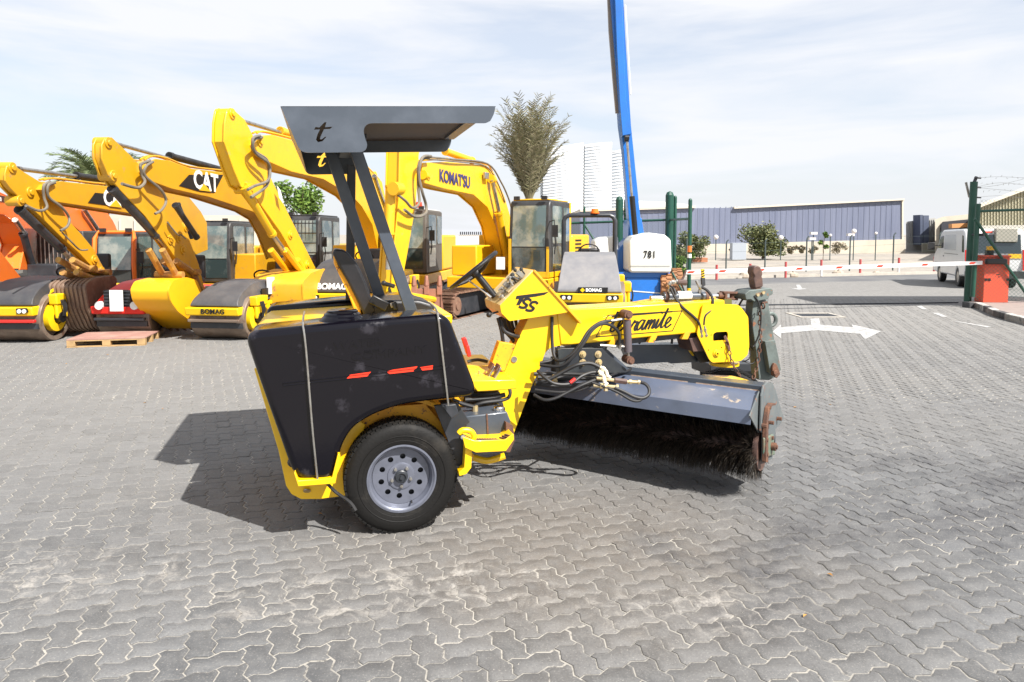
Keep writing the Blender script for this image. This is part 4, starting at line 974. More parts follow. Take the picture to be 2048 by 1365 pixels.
hose([(1262, 738, .6), (1255, 742, .56), (1230, 748, .5), (1200, 762, .36), (1160, 780, .30), (1120, 785, .30), (1070, 780, .36)], .009)
fitting([(1200, 734, .31), (1212, 742, .30), (1216, 755, .28)], .012, None, mat('cream_fitting', (.66, .60, .46), .5))
fitting([(1197, 742, .31), (1207, 752, .29), (1210, 768, .26)], .013, None, mat('cream_fitting', (.66, .60, .46), .5))
fitting([(1193, 757, .30), (1228, 761, .27)], .012); fitting([(1250, 764, .25), (1275, 765, .24)], .011); fitting([(1187, 771, .29), (1232, 775, .24)], .014); fitting([(1212, 765, .26), (1212, 778, .25)], .011)
fitting([(1108, 751, .44), (1109, 760, .42)], .014)
mb = MB(); mb.cyl(q(1229, 761, .26), q(1253, 764, .25), .020, 6); mb.build('flow_valve', M_brown, SW)
mb = MB(); mb.cyl(q(1140, 766, .295), q(1150, 758, .30), .0125, 8); mb.build('red_tape', M_red, SW)
for pts in ([(1113, 752), (1075, 750)],):
    mb = MB(); mb.cyl(q(1075, 752, .9), q(1215, 757, .9), .03, 10); mb.build('axle_tube', M_gdark, SW)
mb = MB(); mb.cyl(q(1112, 714, .7), q(1112, 742, .7), .04, 12); mb.build('rubber_mount', M_gdark, SW)

# ---- steering cylinder on the beam, with its hoses
vy = .69
mb = MB(); mb.cyl(q(1326, 594, vy), q(1411, 593, vy), .036, 22); SC = mb.build('lift_cylinder', M_grey, SW)
mb = MB(); mb.cyl(q(1301, 597, vy), q(1326, 596, vy), .020, 14); mb.cyl(q(1411, 593, vy), q(1438, 592, vy), .018, 14); mb.build('piston_rod', M_chrome, SC)
for a in (1328, 1408): mb = MB(); mb.cyl(q(a, 594, vy), q(a + 6, 594, vy), .040, 22); mb.build('gland_ring', M_rust, SC)
mb = MB(); mb.cyl(q(1354, 592.5, vy - .001), q(1380, 592, vy - .001), .0372, 22, cap=False); mb.build('paper_label', M_white, SC)
mb = MB(); mb.cyl(q(1436, 592, vy), q(1446, 591, vy), .026, 12); mb.box(q(1458, 585.5, vy), (.13, .07, .016), ry=.05); mb.box(q(1458, 598, vy), (.12, .07, .016), ry=.05); mb.box(q(1448, 592, vy), (.02, .07, .055)); mb.cyl(q(1464, 600, vy), q(1464, 584, vy), .018, 12); mb.build('clevis', M_rust, SC, bev=.003)
mb = MB(); mb.prism(S([(1443, 598), (1458, 598), (1458, 610), (1442, 610)], vy), vy - .04, vy + .04); mb.build('clevis_pad', mat('olive_pad', (.12, .12, .03), .5), SW)
mb = MB(); mb.prism(S([(1287, 609), (1320, 603), (1335, 607), (1335, 611), (1287, 612)], vb0), vb0, vb1 - .02); mb.box(q(1312, 603, vy), (.09, .10, .014)); mb.build('cylinder_lug', M_yrust_shade, SW, bev=.003)
mb = MB(); mb.prism(S([(1318, 610), (1320, 608), (1392, 603), (1392, 606)], vb0 - .01), vb0 + .02, vb0 + .07); mb.build('edge_strip', M_steel, SW)
fitting([(1339, 590, vy - .02), (1339, 570, vy - .02)], .010, SC, M_steel); fitting([(1339, 566, vy), (1352, 564, vy)], .012, SC, M_steel); fitting([(1399, 590, vy - .02), (1400, 574, vy - .02)], .010, SC, M_steel)
mb = MB(); mb.tube([q(1352, 565, vy), q(1362, 562, vy), q(1368, 552, vy), q(1372, 541, vy)], .009, 8, 4); mb.cyl(q(1354, 564, vy), q(1372, 566, vy), .022, 10); mb.build('valve_assembly', M_brown, SC)
hose([(1342, 577, .64), (1350, 595, .60), (1365, 615, .565), (1385, 632, .555), (1397, 645, .55), (1401, 660, .55)], .0105); hose([(1340, 572, .66), (1348, 578, .62), (1352, 590, .60)], .008)
hose([(1401, 574, .66), (1415, 582, .62), (1425, 598, .57), (1423, 618, .555), (1410, 632, .55), (1407, 650, .55)], .0105)
hose([(1393, 562, .68), (1398, 572, .66), (1402, 578, .66)], .013, None, M_steel); hose([(1362, 566, .68), (1366, 576, .68), (1370, 588, .68)], .006)
fitting([(1401, 655, .55), (1403, 670, .55)], .010, None, M_steel); fitting([(1408, 652, .55), (1412, 669, .55)], .010, None, M_steel)
mb = MB(); mb.prism(S([(1403, 539), (1409, 539), (1409, 556), (1404, 556)], vy), vy, vy + .012); LV = mb.build('striped_lever', M_yel, SW)
mb = MB(); mb.prism(S([(1403.5, 556), (1410, 556), (1411, 571), (1405, 575)], vy), vy, vy + .02); mb.build('lever_stem', M_gdark, LV)
for k in range(3): mb = MB(); mb.prism(S([(1403, 543 + k * 5), (1409, 540 + k * 5), (1409, 542.5 + k * 5), (1403, 545.5 + k * 5)], vy - .001), vy - .003, vy - .001); mb.build('black_stripe', M_txt, LV)
hose([(1278, 688, .8), (1284, 680, .8), (1290, 676, .8)], .008); hose([(1343, 688, .8), (1344, 680, .8), (1340, 673, .8)], .010)

# ---- front wheel with yoke
fw = F.loc(gnd(1452, 872)); fz = .335
fwo = MB()
FWc = at(1455, 737, 5.85); FL = F.loc(FWc)
tw = thing('tmp', 'x', 'x') ; bpy.data.objects.remove(tw)
fwh = wheel((0, 0, .335), .335, .20, -1, parent=SW, hubcap=False)
fwh.location = (FL.x, FL.y, 0); fwh.rotation_euler = (0, 0, radians(-28))
mb = MB(); vy2 = FL.y + .02
mb.prism(S([(1414, 727), (1420, 724), (1508, 726), (1510, 742), (1500, 752), (1495, 742), (1430, 742), (1416, 750)], vy2 + .1), vy2 + .05, vy2 + .38); mb.prism(S([(1414, 735), (1424, 740), (1424, 800), (1414, 800)], vy2 + .3), vy2 + .40, vy2 + .43); mb.build('wheel_yoke', M_gdark, SW, bev=.006)
mb = MB(); mb.prism(S([(1421, 661), (1458, 661), (1458, 687), (1421, 687)], vb0 + .03), vb0 + .03, vb0 + .05); mb.build('slot_shade_plate', M_txt, SW)  # black plate added behind the slot to paint its shaded inside
mb = MB(); c = q(1448, 727, .69); mb.cyl(c + Vector((0, 0, -.012)), c + Vector((0, 0, .012)), .115, 28); mb.cyl(c, c + Vector((0, 0, .08)), .06, 18); mb.build('turntable', M_yel, SW)
mb = MB(); mb.prism(S([(1418, 754), (1480, 757), (1500, 762), (1480, 763), (1418, 758)], .62), .60, .72); mb.build('yellow_guard', M_yel, SW, bev=.003)

# ---- folded tow bar (weathered), coupler, chains
vt_ = .60
mb = MB(); mb.prism(S([(1507, 604), (1536, 600), (1549, 680), (1556, 744), (1549, 756), (1538, 761), (1518, 760), (1512, 700), (1503, 640)], vt_), vt_, vt_ + .10); TB = mb.build('tow_bar', M_hitch, SW, bev=.005)
mb = MB(); mb.prism(S([(1524, 682), (1544, 679), (1556, 738), (1545, 752), (1534, 745)], vt_ - .02), vt_ - .06, vt_ - .004); mb.build('inner_bar', M_hitch, TB, bev=.003)
mb = MB(); mb.prism(rounded(S([(1487, 588), (1496, 581), (1537, 576), (1543, 579), (1543, 588), (1536, 592), (1534, 598), (1506, 604), (1499, 599), (1489, 600)], vt_ - .03), .008, 3), vt_ - .05, vt_ + .12); HB = mb.build('coupler_bracket', M_hitch, TB, bev=.005)
for a, b in ((1514, 590), (1525, 586)): c = q(a, b, vt_ - .05); mb = MB(); mb.cyl(c, c + Vector((0, -.016, 0)), .013, 6); mb.build('yellow_bolt', M_brass, HB)
cc_ = S([(1503, 534), (1508, 531), (1515, 533), (1520, 540), (1521, 549), (1519, 553), (1521, 556), (1522, 572), (1520, 574), (1506, 577), (1503, 560), (1505, 553), (1501, 545)], vt_)
mb = MB(); mb.prism(rounded(cc_, .01, 3), vt_ - .03, vt_ + .05); mb.build('ball_coupler', M_brown, TB, bev=.012)
mb = MB(); c = q(1512, 578, vt_ + .01); mb.cyl(c + Vector((0, 0, -.03)), c + Vector((0, 0, .01)), .04, 14); mb.box(c + Vector((0, 0, -.02)), (.13, .10, .014)); mb.build('coupler_base', M_rust, TB)
def ring(c, R, r, ax=(0, 1, 0), n=20, st=1.0):
    ax = Vector(ax).normalized(); x = ax.orthogonal().normalized(); y = ax.cross(x); return [Vector(c) + (x * cos(2 * pi * k / n) + y * sin(2 * pi * k / n) * st) * R for k in range(n)]
mb = MB(); mb.tube(ring(q(1541, 640, vt_ + .05), .050, .015), .016, 8, closed=True); mb.build('lifting_ring', M_hitch, TB)
mb = MB(); mb.prism(rounded(S([(1541, 733), (1545, 725), (1550, 728), (1557, 747), (1550, 756), (1541, 750)], vt_ - .06), .01, 4), vt_ - .085, vt_ - .062); c = q(1549, 745, vt_ - .085); mb.cyl(c, c + Vector((0, -.02, 0)), .02, 14); mb.build('pivot_link', M_rust, TB, bev=.004)
mb = MB(); mb.tube(ring(q(1526, 612, vt_ - .03), .022, .006, (1, 0, 0)), .006, 8, closed=True); mb.cyl(q(1524, 606, vt_ - .03), q(1534, 605, vt_ - .03), .008, 8); mb.build('shackle', M_rust, TB)
def chain(pts, nm='safety_chain', r=.0060, ln=.050):
    P = spline([q(*p) for p in pts], 12); L_ = [0]
    for a, b in zip(P[:-1], P[1:]): L_.append(L_[-1] + (b - a).length)
    tot = L_[-1]; k = 0; s_ = 0; mb = MB()
    def pt(s_):
        for i in range(len(L_) - 1):
            if L_[i + 1] >= s_: t = (s_ - L_[i]) / max(1e-9, L_[i + 1] - L_[i]); return P[i].lerp(P[i + 1], t)
        return P[-1]
    while s_ + ln * .5 < tot:
        a, b = pt(s_), pt(min(tot, s_ + ln)); d = (b - a).normalized(); sd_ = d.orthogonal().normalized()
        if k % 2: sd_ = d.cross(sd_)
        c = (a + b) / 2; h = ln * .5 - .004; w_ = .0115
        lp = [c + d * (h * cos(t) * 1.0) + sd_ * (w_ * sin(t)) for t in [2 * pi * i / 10 for i in range(10)]]
        mb.tube(lp, r * .72, 5, closed=True); s_ += ln * .72; k += 1
    return mb.build(nm, M_rust, SW, sharp=0)
chain([(1448, 673, .55), (1456, 690, .53), (1460, 712, .52), (1468, 735, .50), (1482, 754, .48)])
mb = MB(); mb.tube([q(1449, 672, .56), q(1455, 684, .54), q(1459, 700, .53)], .010, 8, 4); mb.build('chain_hook', M_rust, SW)
chain([(1504, 628, .66), (1500, 650, .66), (1496, 672, .66), (1498, 690, .66)])
chain([(1523, 612, .55), (1519, 640, .54), (1521, 670, .53), (1519, 700, .53), (1514, 735, .52), (1506, 758, .50)])
hose([(1508, 592, .55), (1517, 605, .54), (1522, 630, .53), (1519, 665, .53), (1510, 688, .54), (1506, 694, .54)], .0065)
hose([(1490, 593, .58), (1482, 604, .62), (1478, 612, .64)], .0075); hose([(1496, 686, .66), (1508, 705, .64), (1511, 720, .62), (1503, 728, .62), (1486, 722, .64)], .004); hose([(1492, 690, .66), (1500, 702, .64), (1498, 718, .62), (1484, 724, .64)], .004)
# ================================================================ EXCAVATORS
GE = 'excavators parked in a row along the yard'
def cabin(root, G, ex, top, bot, Y, W, L, paint, frame_m, glass, roofm=None, grille=False, h=None, lower=True, name='cab'):
    """G: frame; the front right corner edge stands at photo column ex, between rows top and bot, at depth Y"""
    c = G.loc(at(ex, bot, Y)); t = G.loc(at(ex, top, Y)); z0, z1 = c.z, t.z; H = z1 - z0; u, v = c.x, c.y
    f = lambda a: z0 + H * a
    mb = MB(); prof = [(u, f(0)), (u + .03, f(.4)), (u - .05, f(.93)), (u - .12, f(1)), (u - L, f(1)), (u - L, f(.0))]
    mb.prism(rounded(prof, .05, 2), v - W, v); cb = mb.build(name, frame_m, root, bev=.03)
    e = .006
    def fpan(nm, a0, a1, b0, b1, m):             # panel on the sloping front
        P = []
        for (w_, hh) in ((a0, b0), (a1, b0), (a1, b1), (a0, b1)):
            uu = u + .03 * min(1, hh / .4) - (max(0, hh - .4) / .53) * .08 + .008
            P.append((uu + e, v - W * (1 - w_), f(hh)))
        mb = MB(); mb.add(P + [(p[0] - .012, p[1], p[2]) for p in P], [(0, 1, 2, 3), (7, 6, 5, 4), (0, 4, 5, 1), (1, 5, 6, 2), (2, 6, 7, 3), (3, 7, 4, 0)]); return mb.build(nm, m, cb, sharp=0)
    fpan('windscreen', .09, .91, .40, .93, glass); fpan('lower_windscreen', .09, .91, .08, .385, M_gld if glass is M_gl else glass)
    def span(nm, a0, a1, b0, b1, m, r=.05):      # panel on the side, a along length from the front
        o_ = rounded([(u - L * a0, f(b0)), (u - L * a1, f(b0)), (u - L * a1, f(b1)), (u - L * a0, f(b1))], r, 3); mb = MB(); mb.prism(o_, v - .01, v + (e if nm == 'door' else e * 2.2)); return mb.build(nm, m, cb, sharp=0)
    d = span('door', .10, .60, .05, .97, frame_m); 
    span('door_window', .13, .56, .44, .93, glass, .08)
    if lower: span('door_window', .15, .54, .10, .40, M_gld, .06)
    span('rear_window', .66, .95, .46, .92, glass, .06)
    mb = MB(); mb.tube([(u - L * .12, v + .06, f(.3)), (u - L * .12, v + .09, f(.45)), (u - L * .12, v + .06, f(.6))], .014, 6); mb.build('handrail', M_black, cb)
    mb = MB(); mb.tube([(u - .03, v, f(.72)), (u + .12, v + .16, f(.74)), (u + .13, v + .17, f(.62))], .011, 6); mb.box((u + .13, v + .18, f(.60)), (.03, .13, .26)); mb.build('mirror', M_black, cb)
    mb = MB(); mb.bb((u - .14, v - W + .04, f(1) + .0), (u - L + .05, v - .04, f(1) + .035)); mb.build('cab_roof', roofm or frame_m, cb, bev=.015)
    mb = MB(); [mb.bb((u - .06, v - W + .12 + i * (W - .3), f(1) + .01), (u + .02, v - W + .24 + i * (W - .3), f(1) + .09)) for i in (0, 1)]; mb.build('work_light', M_black, cb); 
    if grille:
        mb = MB()
        for i in range(9): mb.cyl((u + .045, v - W * (.92 - i * .105), f(.10)), (u - .02, v - W * (.92 - i * .105), f(.93)), .008, 5)
        for i in range(6): hh = .14 + i * .15; mb.cyl((u + .05 - max(0, hh - .5) * .18, v - W * .93, f(hh)), (u + .05 - max(0, hh - .5) * .18, v - W * .07, f(hh)), .007, 5)
        mb.build('cab_guard', M_black, cb)
    return cb, u, v, z0, z1
def tracks(root, uf, L, vs, w=.5, h=.72, z0=0.0, full=True):
    for v in vs:
        n = 15; r = h / 2; prof = []
        for k in range(9): a = -pi / 2 + pi * k / 8; prof.append((uf - r + cos(a) * r, z0 + r + sin(a) * r))
        for k in range(9): a = pi / 2 + pi * k / 8; prof.append((uf - L + r + cos(a) * r, z0 + r + sin(a) * r))
        mb = MB(); mb.prism(inset([Vector(p) for p in prof], .05), v - w * .3, v + w * .3); tf = mb.build('track_frame', M_gdark, root)
        P = [Vector(p) for p in prof] + [Vector(prof[0])]; ll = [0]
        for a, b in zip(P[:-1], P[1:]): ll.append(ll[-1] + (b - a).length)
        tot = ll[-1]; N_ = int(tot / .17)
        for k in range(N_):
            s_ = tot * k / N_; i = max(j for j in range(len(ll) - 1) if ll[j] <= s_); p = P[i].lerp(P[i + 1], (s_ - ll[i]) / (ll[i + 1] - ll[i])); d = (P[i + 1] - P[i]).normalized()
            mb = MB(); mb.box((p.x, v, p.y), (.155, w, .028), ry=-atan2(d.y, d.x)); nn = Vector((d.y, -d.x)); q_ = p + nn * .025; mb.box((q_.x, v, q_.y), (.018, w, .035), ry=-atan2(d.y, d.x))
            mb.build('track_shoe', M_track, tf, sharp=0)
        for k in (0, 1):
            c = (uf - r - k * (L - 2 * r), z0 + r); mb = MB(); mb.cyl((c[0], v - w * .42, c[1]), (c[0], v + w * .42, c[1]), r * .72, 20); mb.cyl((c[0], v - w * .46, c[1]), (c[0], v + w * .46, c[1]), r * .3, 12); mb.build('sprocket', M_gdark if k else M_track, tf)
def arm_mesh(o_, w_):       # box section: two side plates standing proud of the web plates
    ar = sum(o_[i][0] * o_[(i + 1) % len(o_)][1] - o_[(i + 1) % len(o_)][0] * o_[i][1] for i in range(len(o_)))
    c_ = o_ if ar > 0 else o_[::-1]; mb = MB(); mb.prism(c_, w_ / 2, w_ / 2 - .03); mb.prism(c_, -w_ / 2, -w_ / 2 + .03)
    mb.prism([tuple(p) for p in inset([Vector(p) for p in c_], .028)], w_ / 2 - .031, -w_ / 2 + .031); return mb
def excavator(label, bpx, yaw, paint, stick, boom, wS=.34, wB=.42, cyls=(), hoses=(), bucket=None, bw=1.0, bm=None, cab=None, house=None, track=None, ribs=0, pins=(), group=GE):
    p = gnd(*bpx); G = Frame((p.x, p.y, 0), radians(yaw)); R_ = thing('excavator', label, 'excavator', G.o, G.yaw, group)
    if stick:
        st = arm_mesh([G.side(a, b, wS / 2) for a, b in stick], wS).build('stick', paint, R_, bev=.008)
    if boom:
        bp = [G.side(a, b, wB / 2) for a, b in boom]; bo = arm_mesh(bp, wB).build('boom', paint, R_, bev=.008)
        tp = [p for p in bp[1:6]]
        for vv in (.08, .15):
            mb = MB(); mb.tube([(a, vv, b + .045) for a, b in tp], .018, 6, 4); mb.build('boom_pipe', paint, R_)
    for nm, a, b, v, r, m in cyls:
        pa, pb = Vector((*G.side(*a, v)[:1], v, G.side(*a, v)[1])), Vector((G.side(*b, v)[0], v, G.side(*b, v)[1]))
        mb = MB(); mb.cyl(pa, pb, r, 14); 
        if nm == 'cylinder': mb.cyl(pa, pa.lerp(pb, .04), r * 1.18, 14); mb.cyl(pb.lerp(pa, .05), pb, r * 1.15, 14)
        mb.build(nm, m, R_)
    for a, b in pins:
        v = (wB if (boom and min((a - x) ** 2 + (b - y) ** 2 for x, y in boom) < 160 and not (stick and min((a - x) ** 2 + (b - y) ** 2 for x, y in stick) < 120)) else wS) / 2; u_, z_ = G.side(a, b, v); mb = MB(); mb.cyl((u_, -v - .035, z_), (u_, v + .02, z_), .085, 16); mb.cyl((u_, v + .02, z_), (u_, v + .045, z_), .045, 10); mb.build('pin_boss', paint, R_, bev=.006)
    for pts, v, r in hoses:
        mb = MB(); mb.tube([(G.side(a, b, v)[0], v + (.03 if i % 2 else 0), G.side(a, b, v)[1]) for i, (a, b) in enumerate(pts)], r, 7, 5); mb.build('hose', mat('dusty_hose', (.16, .14, .11), .7, 0, (.08, .075, .07), 5), R_)
    if bucket:
        vb = bw / 2; uz = rounded([G.side(a, b, vb) for a, b in bucket], .06, 3)
        mb = MB(); mb.prism(uz, vb - .02, -vb + .02); bk = mb.build('bucket', bm, R_, bev=.01)
        mb = MB(); mb.prism(inset([Vector(q_) for q_ in (uz if sum(uz[i][0] * uz[(i + 1) % len(uz)][1] - uz[(i + 1) % len(uz)][0] * uz[i][1] for i in range(len(uz))) > 0 else uz[::-1])], -.012), vb - .02, vb); mb.build('bucket_side_plate', bm, bk)
        if ribs:
            ccw_ = uz if sum(uz[i][0] * uz[(i + 1) % len(uz)][1] - uz[(i + 1) % len(uz)][0] * uz[i][1] for i in range(len(uz))) > 0 else uz[::-1]
            ro = inset([Vector(q_) for q_ in ccw_], -.022)
            for k in range(ribs): vv = -vb + bw * (k + .5) / ribs; mb = MB(); mb.prism([tuple(q_) for q_ in ro], vv - .022, vv + .022); mb.build('bucket_slat', mat('slat_rust', (.19, .125, .085), .6, 0, (.09, .05, .035), 4), bk, bev=.006)
        # wear straps around the back
        lo = min(uz, key=lambda q_: q_[1])
        for k in range(5):
            vv = -vb + bw * (k + .5) / 5; mb = MB(); mb.cyl((lo[0] + .03, vv, lo[1] + .06), (lo[0] - .13, vv, lo[1] - .05), .035, 6, .014); mb.build('bucket_tooth', M_rust, bk)
    if cab:
        cb, u, v, z0, z1 = cabin(R_, G, **cab)
        W = cab['W']; L = cab['L']
        hs = house or paint
        mb = MB(); mb.bb((u + .15, v - W - 1.5, z0 - .28), (u - L - 1.9, v + .02, z0 - .02)); mb.build('turntable_deck', hs, R_, bev=.02)
        mb = MB(); mb.bb((u - L - .05, v - W - 1.5, z0), (u - L - 1.7, v - .0, z0 + .95)); mb.build('engine_housing', hs, R_, bev=.05)
        mb = MB(); mb.bb((u - .1, v - W - 1.5, z0), (u - L - .03, v - W - .85, z0 + .7)); mb.build('side_box', hs, R_, bev=.03)
        if track: tracks(R_, u + track[0], track[1], (v - track[2], v - W - .9), z0=0, h=min(.75, max(.4, z0 - .3)))
    return R_, G
S_c = M_steel
X1, G1 = excavator('amber excavator with rusty slatted bucket, leftmost of the amber ones, behind the pallet', (172, 672), -90, M_cat,
    [(10, 348), (14, 332), (24, 325), (38, 338), (85, 367), (120, 410), (135, 438), (164, 470), (188, 499), (211, 543), (202, 549), (186, 536), (160, 508), (126, 478), (80, 432), (46, 402), (20, 376), (11, 362)],
    [(84, 380), (95, 366), (123, 363), (217, 373), (327, 376), (376, 392), (402, 424), (414, 446), (416, 500), (392, 510), (366, 470), (320, 436), (264, 428), (176, 414), (110, 404)],
    cyls=(('cylinder', (36, 338), (160, 354), 0, .035, M_steel), ('cylinder', (152, 352), (260, 366), 0, .06, M_black), ('cylinder', (38, 418), (124, 500), 0, .07, M_gdark), ('piston_rod', (124, 500), (142, 520), 0, .04, M_steel), ('cylinder', (356, 408), (384, 476), .35, .045, M_gdark)),
    hoses=([[(100, 364), (84, 372), (88, 395), (90, 415), (78, 422), (48, 412)], .22, .022], [[(110, 366), (92, 372), (98, 395), (120, 415), (138, 435), (132, 452), (121, 462)], .24, .022], [[(124, 465), (140, 485), (160, 500), (172, 500)], .2, .014]),
    bucket=[(172, 572), (186, 560), (228, 553), (234, 560), (226, 596), (216, 640), (210, 662), (196, 655), (180, 618)], bw=.66, bm=M_bkt, ribs=9, wS=.15, pins=[(24, 336), (108, 378), (40, 402), (203, 543), (188, 520), (60, 385)],
    cab=dict(ex=462, top=444, bot=566, Y=18.6, W=.95, L=1.75, paint=M_cat, frame_m=M_cab, glass=M_gl), track=(1.2, 3.6, .2))
text('logo', 'CAT', .40, M_txtw, X1, (G1.side(208, 410, .23)[0], .225, G1.side(208, 410, .23)[1]), (-1, 0, 0), (0, 0, 1), off=.012, depth=.002)
def plate(R_, G, name, pts, v, m, t=.006):
    mb = MB(); mb.prism([G.side(a, b, v) for a, b in pts], v, v + t); return mb.build(name, m, R_, sharp=0)
plate(X1, G1, 'logo_panel', [(176, 406), (190, 386), (260, 392), (262, 418)], .214, M_txt)
plate(X1, G1, 'logo_triangle', [(219, 413), (232, 400), (244, 416)], .229, M_kom, .004)
X2, G2 = excavator('amber excavator with clean curved amber bucket and white lettered black boom panel', (352, 672), -94, M_cat,
    [(204, 290), (210, 276), (224, 275), (262, 312), (290, 342), (330, 388), (350, 420), (372, 462), (398, 530), (412, 590), (400, 594), (378, 556), (340, 500), (290, 432), (240, 380), (216, 350), (204, 316)],
    [(290, 345), (296, 326), (312, 318), (340, 322), (385, 338), (457, 346), (520, 362), (548, 386), (566, 430), (592, 500), (566, 520), (548, 470), (532, 440), (506, 424), (419, 395), (343, 378), (300, 362)],
    cyls=(('piston_rod', (232, 288), (340, 318), 0, .03, M_steel), ('cylinder', (338, 312), (466, 346), 0, .06, M_black), ('cylinder', (224, 376), (312, 472), 0, .07, M_gdark), ('piston_rod', (312, 472), (332, 494), 0, .04, M_steel), ('cylinder', (350, 410), (394, 476), .33, .05, M_gdark)),
    hoses=([[(300, 322), (278, 330), (284, 350), (286, 365), (275, 376), (240, 368)], .22, .024], [[(306, 324), (288, 334), (290, 352), (318, 380), (332, 402), (320, 420), (310, 428)], .25, .022], [[(335, 445), (352, 470), (362, 470), (368, 478)], .2, .012]),
    bucket=[(338, 580), (346, 563), (372, 556), (394, 562), (403, 585), (403, 660), (388, 646), (356, 622), (342, 602)], bw=.70, wS=.16, pins=[(216, 286), (302, 338), (226, 352), (340, 480), (402, 586), (366, 500), (358, 478), (372, 455)], bm=mat('clean_amber_bucket', (.80, .42, .008), .4, 0, (.74, .37, .01), 2),
    cab=dict(ex=640, top=432, bot=562, Y=18.6, W=.95, L=1.75, paint=M_cat, frame_m=M_cab, glass=M_gl, grille=True), track=(1.2, 3.6, .2))
plate(X2, G2, 'logo_panel', [(358, 372), (378, 350), (446, 350), (428, 386), (400, 384)], .214, M_txt)
text('logo', 'CAT', .46, M_txtw, X2, (G2.side(388, 375, .23)[0], .225, G2.side(388, 375, .23)[1]), (-1, 0, -.03), (0, 0, 1), off=.012, depth=.002)
plate(X2, G2, 'logo_triangle', [(398, 381), (408, 368), (422, 384)], .229, M_kom, .004)
mb = MB()
for a, b in ((330, 528), (352, 552), (372, 556), (400, 572)): u_, z_ = G2.side(a - 30 if a > 380 else a - 12, b - 6, .12); 
for (a, b), (c, d) in (((322, 500), (350, 550)), ((350, 522), (384, 545)), ((384, 545), (402, 588))):
    mb = MB(); p_, r_ = G2.side(a, b, .1), G2.side(c, d, .1); mb.cyl((p_[0], .12, p_[1]), (r_[0], .12, r_[1]), .055, 8); mb.cyl((p_[0], -.12, p_[1]), (r_[0], -.12, r_[1]), .055, 8); mb.cyl((r_[0], -.25, r_[1]), (r_[0], .25, r_[1]), .06, 12); mb.build('bucket_link', mat('rusty_link', (.30, .15, .05), .6, 0, (.5, .28, .04), 7), X2)
for (a, b), (c, d) in (((142, 520), (175, 538)), ((175, 538), (205, 545)), ((150, 545), (190, 560))):
    mb = MB(); p_, r_ = G1.side(a, b, .1), G1.side(c, d, .1); mb.cyl((p_[0], .12, p_[1]), (r_[0], .12, r_[1]), .055, 8); mb.cyl((p_[0], -.12, p_[1]), (r_[0], -.12, r_[1]), .055, 8); mb.cyl((r_[0], -.25, r_[1]), (r_[0], .25, r_[1]), .06, 12); mb.build('bucket_link', mat('rusty_link', (.30, .15, .05), .6, 0, (.5, .28, .04), 7), X1)
X3, G3 = excavator('bright yellow excavator behind the seat of the sweeper, worn ribbed yellow bucket tucked in', (592, 655), -98, M_kom,
    [(450, 245), (454, 222), (462, 216), (470, 222), (490, 240), (508, 275), (545, 363), (594, 462), (632, 538), (606, 544), (562, 466), (506, 388), (482, 374), (468, 340), (449, 284)],
    [(508, 290), (520, 272), (545, 270), (640, 296), (724, 326), (764, 364), (776, 420), (790, 520), (760, 520), (745, 450), (724, 414), (705, 393), (647, 359), (583, 344), (522, 317)],
    wS=.22, pins=[(464, 228), (520, 284), (500, 378), (614, 530), (580, 470), (750, 350)], cyls=(('piston_rod', (470, 238), (575, 270), 0, .035, M_steel), ('cylinder', (560, 262), (700, 300), 0, .07, M_kom), ('cylinder', (486, 372), (545, 470), .1, .07, M_kom), ('piston_rod', (545, 470), (570, 505), .1, .045, M_steel), ('cylinder', (748, 352), (790, 470), .35, .05, M_steel)),
    hoses=([[(524, 275), (506, 280), (506, 300), (530, 320), (538, 345), (530, 372), (502, 395)], .26, .026], [[(520, 272), (502, 278), (510, 305), (532, 325), (540, 340), (532, 362), (510, 372), (492, 380)], .30, .024]),
    bucket=[(606, 566), (622, 548), (650, 538), (654, 560), (640, 600), (634, 648), (620, 640), (608, 610)], bw=1.05, bm=M_bkty,
    cab=dict(ex=853, top=420, bot=548, Y=17.2, W=.95, L=1.65, paint=M_kom, frame_m=mat('cab_brown_frame', (.085, .072, .06), .5, 0, (.11, .10, .085), 3), glass=M_gl, roofm=mat('cab_roof_white', (.5, .5, .48), .6)), track=(1.0, 3.4, .2))
for (a, b), (c, d) in (((566, 500), (600, 545)), ((590, 520), (612, 555))):
    mb = MB(); p_, r_ = G3.side(a, b, .1), G3.side(c, d, .1); mb.cyl((p_[0], .14, p_[1]), (r_[0], .14, r_[1]), .06, 8); mb.cyl((p_[0], -.14, p_[1]), (r_[0], -.14, r_[1]), .06, 8); mb.build('bucket_link', M_kom, X3)
mb = MB(); p_ = G3.loc(at(838, 416, 17.4)); mb.cyl(p_, p_ + Vector((0, 0, .14)), .09, 12, .07); mb.build('beacon', mat('beacon_red', (.75, .05, .02), .3), X3)
plate(X3, G3, 'warning_sign', [(554, 372), (561, 382), (566, 408), (558, 396)], .203, M_txtw)
